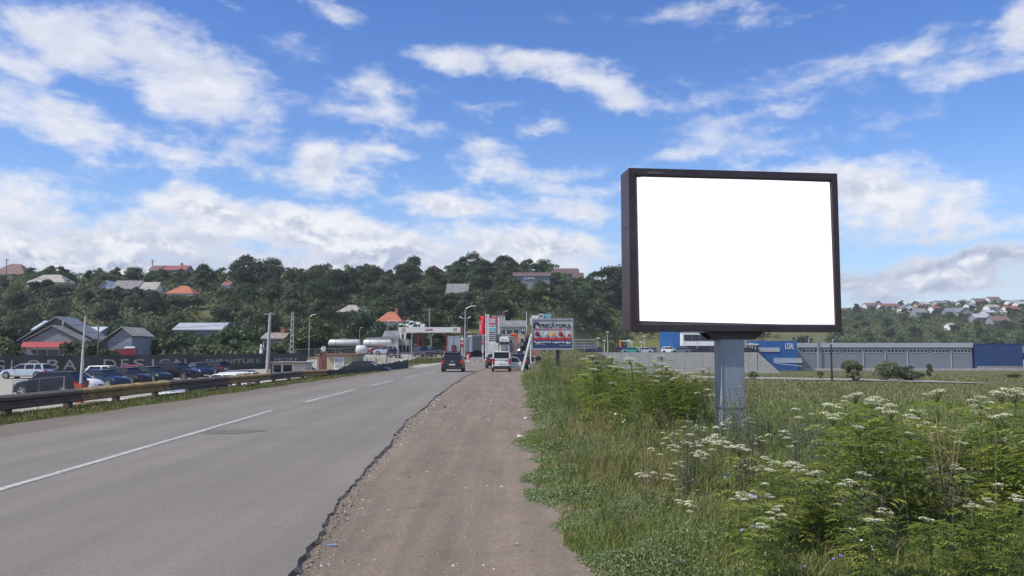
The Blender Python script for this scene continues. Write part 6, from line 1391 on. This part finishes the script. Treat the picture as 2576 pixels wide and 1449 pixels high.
undergrowth('undergrowth', 46000, .37, .64, 286, 560, 3.6, 1.05, 'green scrub covering the lower slope of the right hill', lambda X, Y, px, py: ~((px > 2235) & (px < 2400) & (Y > 300) & (Y < 335)), cols=[(.065, .092, .032), (.085, .115, .04), (.05, .07, .028), (.10, .11, .045)])

# ------------------------------------------------------------------ grass and ground cover
LM_ATTR = leafmat('grass_blades', (1, 1, 1), (1, 1, 1), .30, attr=True, scale=.8)
def Hn(x, y): return H(x, y)
def blades(name, X, Y, Z, Hh, Wd, colr, label, cat, lean=.35, g=RNG):
    n = len(X); a = g.uniform(0, 2*np.pi, n); wx, wy = np.cos(a)*Wd, np.sin(a)*Wd
    la = g.uniform(0, 2*np.pi, n); le = Hh*g.uniform(.05, lean*1.6, n); lx, ly = np.cos(la)*le+.06*Hh, np.sin(la)*le
    P = np.zeros((n, 5, 3)); P[:, 0] = np.stack([X-wx, Y-wy, Z], 1); P[:, 1] = np.stack([X+wx, Y+wy, Z], 1)
    P[:, 2] = np.stack([X+wx*.8+lx*.35, Y+wy*.8+ly*.35, Z+Hh*.58], 1); P[:, 3] = np.stack([X-wx*.8+lx*.35, Y-wy*.8+ly*.35, Z+Hh*.58], 1)
    P[:, 4] = np.stack([X+lx, Y+ly, Z+Hh*g.uniform(.85, 1, n)], 1)
    i = np.arange(n)*5; Q = np.stack([i, i+1, i+2, i+3], 1); T = np.stack([i+3, i+2, i+4], 1)
    o = npmesh(name, P.reshape(-1, 3), Q, LM_ATTR, col=np.repeat(colr, 5, 0), F3=T); tag(o, label, cat, kind='stuff'); return o
def pick(n, pal, wts, g=RNG, var=.2):
    wts = np.array(wts); 
    if wts.ndim == 1: k = g.choice(len(pal), n, p=wts/wts.sum())
    else:
        c = np.cumsum(wts/wts.sum(1, keepdims=True), 1); k = (g.random(n)[:, None] > c).sum(1).clip(0, len(pal)-1)
    return np.array(pal)[k]*g.uniform(1-var, 1+var, n)[:, None]
PAL = [(.15, .21, .050), (.20, .255, .070), (.36, .30, .15), (.18, .175, .070), (.28, .18, .095), (.16, .20, .11)]
def vnoise(x, y, s_, k=0):
    return .5+.25*(np.sin(x/s_+k)+np.sin(y/s_*1.3+2*k+np.sin(x/s_*.7)))+.12*np.sin(x/s_*2.7+y/s_*2.1+k)
DR = np.vectorize(dirt_r)
g = RNG; n = 230000
Y = 4.6*(62/4.6)**(g.random(n)**1.05); X = DR(Y)+.05+ (0.64*Y+1.2-.3)*g.random(n)**1.15; keep = X < .64*Y+1.5; X, Y = X[keep], Y[keep]; n = len(X)
e_ = X-DR(Y); br = np.exp(-((Y-15)/8)**2)*np.exp(-((e_-1.6)/1.3)**2)
hn = vnoise(X, Y, .9, 1.3); Hh = (.10+.30*hn*g.uniform(.4, 1.2, n))*np.clip(.25+e_*.75, .25, 1.25)*(1+.35*ss((Y-20)/20)) ; Wd = 0.0022+.00048*Y*g.uniform(.7, 1.3, n)
wt = np.stack([np.full(n, 1.0), .6*hn+.2, 0.16+.6*br+.12*ss((Y-16)/20), np.full(n, .4), .03+.7*br, np.full(n, .3)], 1)
blades('grass', X, Y, Hn(X, Y), Hh, Wd, pick(n, PAL, wt), 'rough mixed green and tan grass filling the verge right of the dirt shoulder', 'grass')
n = 60000; Y = 30*(175/30)**(g.random(n)**.9); X = 3+(.64*Y)*g.random(n); tr_y = 150.0; keep = (np.abs(Y-(158-(X/Y*F+CX-1660)*.05)) > 7) & ~((X > PX(1400, 1)*Y) & (Y > 196)); X, Y = X[keep], Y[keep]; n = len(X)
blades('field_grass', X, Y, Hn(X, Y), g.uniform(.08, .30, n)*(.6+.6*vnoise(X, Y, 6, 2)), .012+.0007*Y*g.uniform(.5, 1.2, n), pick(n, [(.18, .195, .075), (.23, .22, .095), (.26, .225, .12), (.14, .16, .06)], [1, 1, .5, .5]), 'dull green and straw coloured grass covering the wide field behind the billboard', 'grass')
n = 52000; Y = 15*(112/15)**(g.random(n)); X = -11.8-2.4*g.random(n)**.8 + .15*np.sin(Y); 
hh = g.uniform(.03, .13, n)*np.where(X < -12.6, .8, np.clip((-X-11.3)*1.1, .3, 1.3))*(.5+.9*vnoise(X, Y, 1.1, .4))
blades('verge_grass', X, Y, Hn(X, Y)+.01, hh, .004+.00045*Y*g.uniform(.6, 1.2, n), pick(n, [(.11, .15, .04), (.17, .18, .07), (.28, .24, .14), (.13, .14, .06)], [1, .9, .9, .6]), 'strip of short green grass and weeds at the foot of the guardrail', 'grass')
n = 9000; Y = g.uniform(112, 128, n); X = -12+ (Y-112)*.3 + g.uniform(-9, 1, n); blades('island_grass', X, Y, Hn(X, Y)+.02, g.uniform(.2, .5, n), g.uniform(.03, .07, n), pick(n, [(.10, .13, .04), (.15, .15, .06)], [1, 1]), 'patch of rough grass in front of the station wire fence', 'grass')
# low leafy ground cover along the dirt edge
n = 80000; Y = 4.8*(45/4.8)**(g.random(n)**1.0); wv = .9+.5*np.sin(Y*.9+1)+.25*np.sin(Y*2.3); X = DR(Y)-.10+np.abs(g.normal(0, .52, n))*wv.clip(.6, 2)
e_ = X-DR(Y); mh = (.05+.26*vnoise(X*1.0, Y, .33, 3))*np.clip(.3+e_*1.6, .2, 1.1); Z = Hn(X, Y)+mh*g.random(n)**.6+.01
C = np.stack([X, Y, Z], 1); nn = np.stack([g.normal(0, .6, n), g.normal(0, .6, n)-.2, np.ones(n)], 1); nn /= np.linalg.norm(nn, axis=1)[:, None]
V, Q = quads(C, nn, (.012+.0022*Y)*g.uniform(.7, 1.5, n), g, .6)
o = npmesh('ground_cover', V, Q, LM_ATTR, col=np.repeat(pick(n, [(.17, .215, .10), (.20, .25, .125), (.11, .155, .06), (.20, .23, .09)], [1, .8, .9, .3]), 4, 0)); tag(o, 'low grey green leafy weeds creeping over the edge of the dirt shoulder', 'ground cover', kind='stuff')

# ------------------------------------------------------------------ individual weeds
M_STEM = mat('green_stem', (.11, .14, .05), rough=.7, var=.15, scale=9); M_STEMP = mat('purple_stem', (.10, .085, .06), rough=.7, var=.15, scale=9); M_STRAW = mat('straw_stem', (.34, .26, .14), rough=.8, var=.15, scale=9)
M_PETW = mat('cream_petals', (.72, .71, .50), rough=.8, var=.07, scale=40); M_PETB = mat('blue_petals', (.20, .24, .68), rough=.7, var=.08, scale=40); M_PETD = mat('white_petals', (.75, .74, .74), rough=.7, var=.03); M_SEED = mat('dry_seed', (.36, .29, .17), rough=.9, var=.2, scale=30)
def lq(out, col, base, d, length, width, c, fold=.0):
    d = d.normalized(); s_ = d.cross(Vector((0, 0, 1)))
    if s_.length < .05: s_ = Vector((1, 0, 0))
    s_.normalize(); mid = base+d*length*.45+Vector((0, 0, fold)); out += [base, mid+s_*width/2, base+d*length-Vector((0, 0, length*.12)), mid-s_*width/2]; col += [c]*4
def fl(name, out, col, par): 
    V = np.array([tuple(v) for v in out]); return npmesh(name, V, np.arange(len(V)).reshape(-1, 4), LM_ATTR, par, np.array(col))
def umbel(rr, c, rad, dome, n, s_):
    m = MB()
    for i in range(n):
        a = rr.uniform(0, 6.28); q = math.sqrt(rr.random())*rad; z = dome*(1-(q/rad)**2)+rr.uniform(-.004, .004); p = c+Vector((math.cos(a)*q, math.sin(a)*q, z))
        t_ = Vector((rr.uniform(-.35, .35), rr.uniform(-.35, .35), 1)).normalized(); u = t_.orthogonal().normalized()*s_*rr.uniform(.6, 1.2); v = t_.cross(u)
        m.add([p-u, p-v*.9, p+u, p+v], [(0, 1, 2, 3)])
    return m
def danewort(seed, H_, heads=3):
    rr = random.Random(seed); t = bpy.data.objects.new('leafy_weed', None); COL.objects.link(t); bend = Vector((rr.uniform(-.12, .12), rr.uniform(-.12, .05), 0))
    pt = lambda f: Vector((bend.x*f*f, bend.y*f*f, H_*f)); m = MB(); m.tube([pt(i/6)-Vector((0, 0, .1 if i == 0 else 0)) for i in range(7)], [.009, .009, .008, .007, .006, .005, .004], 5)
    out, col = [], []
    nn = int(H_/.105)
    for i in range(1, nn):
        f = i/nn
        for k in range(3 if f > .35 else 2):
            a = i*1.57+k*2.1+rr.uniform(-.4, .4); d = Vector((math.cos(a), math.sin(a), .35+.3*f)).normalized(); Lr = .33*(1-.35*f)*rr.uniform(.8, 1.2); c = Vector(rr.choice(((.14, .185, .032), (.19, .23, .042), (.25, .275, .06), (.085, .125, .026))))*rr.uniform(.8, 1.25)
            p = pt(f)
            for q in range(5):
                pp = p+d*Lr*(.3+.7*q/4)-Vector((0, 0, Lr*.45*(q/4)**2)); sd = d.cross(Vector((0, 0, 1))).normalized()
                for s_ in (-1, 1): lq(out, col, pp, d*.55+sd*s_*.85-Vector((0, 0, .28)), .145*(1-.25*f)*rr.uniform(.8, 1.15), .027, tuple(c*rr.uniform(.85, 1.15)))
            lq(out, col, p+d*Lr-Vector((0, 0, Lr*.45)), d-Vector((0, 0, .5)), .11, .026, tuple(c))
    m.build('stem', M_STEM, t); fl('foliage', out, col, t)
    for k in range(heads):
        a = k*2.2+rr.random(); c = pt(.99)+Vector((math.cos(a)*.07*(k > 0), math.sin(a)*.07*(k > 0), .03+rr.uniform(-.03, .02))); hd = umbel(rr, c, .045+.025*rr.random(), .016, 110, .0066)
        hm = hd.build('flower_head', M_PETW, t); m2 = MB(); 
        for j in range(6): q = j*1.05; m2.tube([pt(.94), c+Vector((math.cos(q)*.035, math.sin(q)*.035, 0))], .0016, 3, cap=False)
        m2.build('flower_stalk', M_STEM, hm)
    return t
def carrot(seed, H_, n_):
    rr = random.Random(seed); t = bpy.data.objects.new('white_umbel_plant', None); COL.objects.link(t); m = MB(); m.tube([(0, 0, -.08), (.02, 0, H_*.5), (.0, .02, H_*.8)], [.004, .0032, .0025], 4); out, col = [], []; m2 = []
    for k in range(n_):
        a = k*2.4+rr.random(); top = Vector((math.cos(a)*rr.uniform(.03, .16), math.sin(a)*rr.uniform(.03, .16), H_*rr.uniform(.82, 1.02))); b_ = H_*rr.uniform(.35, .7); m.tube([(0.01, 0, b_), (top.x*.7, top.y*.7, (b_+top.z)/2), top-Vector((0, 0, .03))], [.0025, .002, .0018], 4)
        for j in range(7): q = j*.9; m.tube([top-Vector((0, 0, .03)), top+Vector((math.cos(q)*.03, math.sin(q)*.03, 0))], .0011, 3, cap=False)
        m2.append(umbel(rr, top, rr.uniform(.042, .066), .020, 120, .0068))
    for i in range(26):
        a = rr.uniform(0, 6.28); z = rr.uniform(.03, H_*.65); lq(out, col, Vector((0, 0, z)), Vector((math.cos(a), math.sin(a), rr.uniform(.1, .8))), rr.uniform(.05, .13), .010, (.11*rr.uniform(.7, 1.3), .155*rr.uniform(.8, 1.2), .06))
    m.build('stem', M_STEM, t); fl('foliage', out, col, t)
    for q in m2: q.build('flower_head', M_PETW, t)
    return t
def mugwort(seed, H_, grey=True, dry=False):
    rr = random.Random(seed); t = bpy.data.objects.new('dry_weed' if dry else 'bushy_weed', None); COL.objects.link(t); m = MB(); out, col = [], []
    base = ((.26, .20, .11), (.34, .27, .15), (.22, .17, .09)) if dry else (((.17, .20, .125), (.21, .235, .16), (.12, .15, .08)) if grey else ((.13, .175, .05), (.17, .21, .065), (.20, .205, .08)))
    ns = 5 if not dry else 4; ms = M_STRAW if dry else (M_STEMP if grey else M_STEM)
    for s_ in range(ns):
        a = rr.uniform(0, 6.28); sp = rr.uniform(.05, .26); hh = H_*rr.uniform(.65, 1); pt = lambda f: Vector((math.cos(a)*sp*f**1.3, math.sin(a)*sp*f**1.3, hh*f)); m.tube([pt(0)-Vector((0, 0, .08)), pt(.5), pt(1)], [.0045, .0035, .0015], 4)
        nb = 12
        for b_ in range(nb):
            f = .2+.8*b_/nb; aa = rr.uniform(0, 6.28); d = Vector((math.cos(aa), math.sin(aa), rr.uniform(.6, 1.4))).normalized(); L_ = hh*.24*(1.15-f)*rr.uniform(.6, 1.2)+.03; p = pt(f); m.tube([p, p+d*L_], [.0016, .0010], 3, cap=False)
            for j in range(5 if dry else 9):
                q = p+d*L_*rr.random(); dd = Vector((rr.uniform(-1, 1), rr.uniform(-1, 1), rr.uniform(-.2, 1))); c = Vector(rr.choice(base))*rr.uniform(.8, 1.25); lq(out, col, q, dd, (.012 if dry else .036)*rr.uniform(.6, 1.3), (.010 if dry else .013)*rr.uniform(.8, 1.3), tuple(c))
    m.build('stem', ms, t); fl('seed_cluster' if dry else 'foliage', out, col, t); return t
def smallflower(seed, H_, n_, pet, r_, name):
    rr = random.Random(seed); t = bpy.data.objects.new(name, None); COL.objects.link(t); m = MB(); heads = []
    m.tube([(0, 0, -.05), (.01, .0, H_*.5), (.02, .01, H_*.7)], [.003, .0025, .002], 4); out, col = [], []
    for k in range(n_):
        a = rr.uniform(0, 6.28); q = Vector((math.cos(a)*.10*rr.random()*(k > 0)+.02, math.sin(a)*.10*rr.random(), H_*(1-.12*k*rr.random()))); m.tube([(.01, 0, H_*.5), q], [.002, .0014], 3); nrm = Vector((rr.uniform(-.4, .4), rr.uniform(-.9, -.2), rr.uniform(.5, 1))).normalized(); u = nrm.orthogonal().normalized(); v = nrm.cross(u); hm = MB()
        for j in range(12):
            b_ = j*2*math.pi/12; d = u*math.cos(b_)+v*math.sin(b_); s_ = nrm.cross(d); hm.add([q, q+d*r_*.6+s_*r_*.17, q+d*r_, q+d*r_*.6-s_*r_*.17], [(0, 1, 2, 3)])
        heads.append((hm, q, nrm))
    for i in range(10): a = rr.uniform(0, 6.28); lq(out, col, Vector((0, 0, rr.uniform(0, H_*.5))), Vector((math.cos(a), math.sin(a), .5)), .07, .012, (.10, .14, .05))
    m.build('stem', M_STEM, t); fl('foliage', out, col, t)
    for hm, q, nrm in heads:
        o = hm.build('flower_head', pet, t); c_ = MB(); c_.tube([q, q+nrm*.003], r_*.2, 6); c_.build('flower_centre', M_YEL if pet is M_PETD else M_PETB, o)
    return t
def scatter(protos, spots, label, cat, group, jit=.15, zs=(.85, 1.15)):
    rr = random.Random(len(spots)*7+len(label)); first = {}
    for i, (x, y, s_) in enumerate(spots):
        k = rr.randrange(len(protos)) if i >= len(protos) else i; p = protos[k]; z = h(x, y)-.01; sc_ = s_*rr.uniform(*zs)
        if p.name not in USED: USED.add(p.name); t = p; t.location = (x, y, z); t.rotation_euler = (0, 0, rr.uniform(0, 6.28)); t.scale = (sc_,)*3; t['label'] = label; t['group'] = group
        else: t = copy_tree(p, (x, y, z), rr.uniform(0, 6.28), sc_, label, group)
        t['category'] = cat
rr = random.Random(99)
def spots(n, px0, px1, Y0, Y1, s0, s1, cond=None):
    out = []; k = 0
    while len(out) < n and k < 5000:
        k += 1; Y = math.sqrt(rr.uniform(Y0*Y0, Y1*Y1)) if Y1 > 2*Y0 else rr.uniform(Y0, Y1); px = rr.uniform(px0, px1); x = PX(px, Y)
        if x < dirt_r(Y)+.35: continue
        if abs(x-bx) < .5 and abs(Y-by-.4) < .6: continue
        if cond and not cond(px, Y): continue
        out.append((x, Y, rr.uniform(s0, s1)))
    return out
DW = [danewort(31, 1.15, 3), danewort(32, 1.0, 2), danewort(33, 1.25, 4), danewort(34, .95, 0)]
scatter(DW, spots(66, 2080, 2700, 7.0, 11.5, .88, 1.16) + spots(8, 1850, 2100, 6.5, 8.2, .55, .66) + spots(34, 1840, 2700, 5.4, 7.4, .50, .68), 'leafy dark green weed with feathery leaves and cream flower heads at the lower right', 'weed', 'leafy weeds at the lower right')
DW2 = [danewort(41, 1.15, 4), danewort(42, 1.05, 3)]
scatter(DW2, spots(60, 1470, 1760, 17.0, 34, 1.0, 1.32), 'leafy green weed with cream flower heads in the clump left of the billboard post', 'weed', 'leafy weeds left of the billboard post')
CR = [carrot(51, .80, 4), carrot(52, .95, 3), carrot(53, .70, 5)]
scatter(CR, spots(13, 1680, 1850, 9.0, 12.5, .75, 1.0) + spots(13, 1600, 2450, 6.4, 10.5, .6, .95) + spots(34, 1640, 2560, 7.5, 13.5, .6, .85) + [(PX(1775, 14.5), 14.5, 1.0), (PX(1825, 13.5), 13.5, 1.0), (PX(2005, 11), 11, .95), (PX(2050, 11), 11, .9)], 'slender plant with flat white flower umbels standing in the verge grass', 'wildflower', 'white umbel plants in the verge')
MG = [mugwort(61, 1.15), mugwort(62, .95), mugwort(63, 1.3)]
scatter(MG, spots(46, 1700, 2450, 9, 17, .75, 1.05) + spots(16, 2100, 2420, 6.3, 9, .55, .75), 'bushy grey green weed with small leaves near the billboard post', 'weed', 'bushy grey green weeds')
GW = [mugwort(71, .9, False), mugwort(72, 1.05, False)]
scatter(GW, spots(40, 1340, 1560, 34, 75, 1.1, 1.6) + spots(24, 1340, 1480, 16, 34, .6, .9) + spots(30, 1540, 1800, 14, 30, 1.0, 1.3) + spots(26, 1850, 2600, 11, 24, .8, 1.1) + spots(70, 1390, 1760, 7.2, 17, .32, .62), 'green bushy weed of the tall growth further along the verge', 'weed', 'green weeds further along the verge')
DY = [mugwort(81, 1.25, dry=True), mugwort(82, 1.0, dry=True)]
scatter(DY, spots(5, 2330, 2420, 6.6, 8.6, .95, 1.1) + spots(6, 2150, 2560, 7.5, 11, 1.0, 1.15) + spots(56, 1370, 1680, 9.0, 24, .35, .66) + spots(18, 1340, 1500, 26, 60, .7, .95), 'straw coloured dry weed with thin branching stems and seed dots', 'weed', 'dry straw coloured weeds')
BF = [smallflower(91, .55, 3, M_PETB, .019, 'blue_flower'), smallflower(92, .45, 2, M_PETB, .018, 'blue_flower')]
scatter(BF, [(PX(px, Y), Y, s_) for px, Y, s_ in ((1872, 7.0, 1.0), (1765, 6.6, .75), (1873, 6.2, .75), (1960, 6.3, .8), (1690, 6.0, .6), (2095, 6.0, .65), (2004, 5.9, .6), (2250, 6.0, .6), (1580, 12, 1.0), (1995, 8.5, 1.0), (1830, 8.6, 1.0), (1920, 8.6, .9), (1615, 9.0, .9), (1735, 8.2, .9))], 'small blue wild chicory flowers on thin stems in the grass', 'wildflower', 'blue wildflowers in the verge')
WF = [smallflower(95, .5, 5, M_PETD, .014, 'white_daisy'), smallflower(96, .4, 4, M_PETD, .013, 'white_daisy')]
scatter(WF, [(PX(px, Y), Y, s_) for px, Y, s_ in ((1915, 6.3, .85), (1940, 6.35, .85), (1905, 6.2, .75), (1880, 6.1, .6), (1960, 6.0, .6), (2130, 6.5, .8), (2170, 6.4, .7), (1560, 15, 1.3), (1550, 16, 1.3), (2250, 7.0, .9), (2350, 7.3, .9), (1780, 6.9, .8))], 'cluster of small white daisy like flowers low in the grass', 'wildflower', 'small white flowers in the verge')

# ------------------------------------------------------------------ litter, stones
p = Vector((PX(838, 7.42), 7.42, -.055)); t = thing('crushed_can', 'crushed silver blue drink can lying on the dirt near the road edge', 'litter', p, R(15)); m = MB()
m.loft([[(x, math.cos(a)*.022*(.55 if 1 < k < 4 else 1), .018+math.sin(a)*.016*(.7 if k % 2 else 1)) for a in np.linspace(0, 6.28, 11)[:-1]] for k, x in enumerate((-.05, -.042, -.02, .0, .022, .042, .05))]); m.build('can_body', mat('can_metal', (.38, .46, .52), rough=.3, metal=.6, var=.3, scale=40), t, smooth=60)
m = MB(); m.add([(-.045, .02, .004), (.03, .03, .004), (.035, .055, .03), (-.04, .05, .026), (-.045, .022, .001), (.03, .032, .001), (.035, .058, .027), (-.04, .053, .023)], [(0, 1, 2, 3), (7, 6, 5, 4), (0, 4, 5, 1), (1, 5, 6, 2), (2, 6, 7, 3), (3, 7, 4, 0)]); m.build('torn_wrapper', mat('wrapper', (.10, .10, .10)), t)
g = np.random.default_rng(5); n = 9500; Y = 4.8*(32/4.8)**g.random(n); xr_ = np.array([road_r(y) for y in Y]); xd = DR(Y); X = np.where(g.random(n) < .45, xr_+.05+np.abs(g.normal(0, .13, n)), xr_+.12+(xd-xr_)*g.random(n)**1.2); 
V = []; Q = []; base = np.array([(-1, -1, 0), (1, -1, 0), (1, 1, 0), (-1, 1, 0), (-.6, -.6, 1), (.6, -.7, 1), (.5, .6, 1), (-.6, .5, 1)]); fc = np.array([(4, 5, 6, 7), (0, 1, 5, 4), (1, 2, 6, 5), (2, 3, 7, 6), (3, 0, 4, 7)]); cols = []
for i in range(n):
    s_ = (.0022+.00028*Y[i])*math.exp(g.normal(0, .5)); a = g.uniform(0, 6.28); c, d = math.cos(a), math.sin(a); b_ = base*np.array([s_, s_*g.uniform(.6, 1), s_*g.uniform(.5, .9)]); z = zdirt(X[i], Y[i])-.002
    V.append(np.stack([b_[:, 0]*c-b_[:, 1]*d+X[i], b_[:, 0]*d+b_[:, 1]*c+Y[i], b_[:, 2]+z], 1)); Q.append(fc+8*i); cc = g.choice(4, p=[.42, .46, .09, .03]); cols.append(np.tile(((.22, .18, .15), (.13, .11, .095), (.36, .32, .27), (.62, .60, .56))[cc], (8, 1)))
n2 = 650
for i in range(n2):
    y_ = 4.9*(24/4.9)**g.random(); s_ = (.0045+.0003*y_)*math.exp(g.normal(0, .5)); x_ = road_r(y_)+ g.normal(.05, .045); a = g.uniform(0, 6.28); c, d = math.cos(a), math.sin(a); b_ = base*np.array([s_, s_*g.uniform(.6, 1), s_*g.uniform(.7, 1.2)])
    V.append(np.stack([b_[:, 0]*c-b_[:, 1]*d+x_, b_[:, 0]*d+b_[:, 1]*c+y_, b_[:, 2]+zdirt(x_, y_)+g.uniform(-.005, .02)], 1)); Q.append(fc+8*(n+i)); cols.append(np.tile(((.20, .165, .13), (.14, .12, .10), (.24, .20, .15))[g.choice(3)], (8, 1)))
M_PEB = bpy.data.materials.new('pebbles'); M_PEB.use_nodes = True; _n = NT(M_PEB.node_tree); _n.N.clear(); _p = _n.node('ShaderNodeBsdfPrincipled', {'Base Color': _n.node('ShaderNodeVertexColor', layer_name='Col').outputs[0], 'Roughness': .85}); _n.node('ShaderNodeOutputMaterial', {0: _p.outputs[0]})
o = npmesh('gravel', np.concatenate(V), np.concatenate(Q), M_PEB, col=np.concatenate(cols)); tag(o, 'small stones and grit scattered over the dirt shoulder', 'gravel', kind='stuff')
for px, py, Y, L_, lb in ((1040, 1300, 9.2, .10, 'thin dark twig lying left of the middle of the dirt shoulder'), (1265, 1412, 6.45, .07, 'short dark twig lying low on the dirt shoulder'), (1300, 1340, 7.4, .06, 'dark twig to the right on the dirt shoulder')):
    x = PX(px, Y); m = MB(); m.tube([(-L_/2, 0, .004), (0, .004, .010), (L_/2, -.003, .005)], [.004, .005, .003], 5); o = m.build('twig', M_WOOD); o.location = (x, Y, zdirt(x, Y)); tag(o, lb, 'twig')
for px, Y, lb in ((1322, 21.5, 'crumpled white paper scrap at the grass edge further up the shoulder'), (1308, 17.0, 'white plastic scrap at the grass edge in the middle of the shoulder'), (1294, 6.1, 'small white scrap near the bottom of the dirt shoulder'), (1405, 6.0, 'flat pale stone at the bottom edge beside the ground cover')):
    x = PX(px, Y); rq = random.Random(int(px)); m = MB(); st_ = 'stone' in lb; r_ = .055 if st_ else .05 if Y > 10 else .02
    m.loft([[(math.cos(a)*r_*k*rq.uniform(.7, 1.3), math.sin(a)*r_*k*.7*rq.uniform(.7, 1.3), z*r_+rq.uniform(0, .2)*r_) for a in np.linspace(0, 6.28, 8)[:-1]] for k, z in ((1, 0), (.95, .3), (.55, .55))]); o = m.build('flat_stone' if st_ else 'paper_scrap', M_TRACK if st_ else M_WHITE); o.location = (x, Y, zdirt(x, Y)-.003 if x < dirt_r(Y) else h(x, Y)+.02); tag(o, lb, 'stone' if st_ else 'litter')
# ------------------------------------------------------------------ air
m = MB(); m.box(-1260, 1260, -70, 1520, -8, 78); hz_ = bpy.data.materials.new('haze_air'); hz_.use_nodes = True; n_ = NT(hz_.node_tree); n_.N.clear()
pv = n_.node('ShaderNodeVolumePrincipled', {'Color': (.86, .92, 1, 1), 'Density': 0.00017, 'Anisotropy': 0.0}); n_.node('ShaderNodeOutputMaterial', {1: pv.outputs[0]})
o = m.build('haze', hz_); o['kind'] = 'stuff'
# unused prototypes are removed
for o in list(bpy.data.objects):
    if o.type == 'EMPTY' and 'category' not in o and o.parent is None:
        for c in list(o.children): bpy.data.objects.remove(c)
        bpy.data.objects.remove(o)
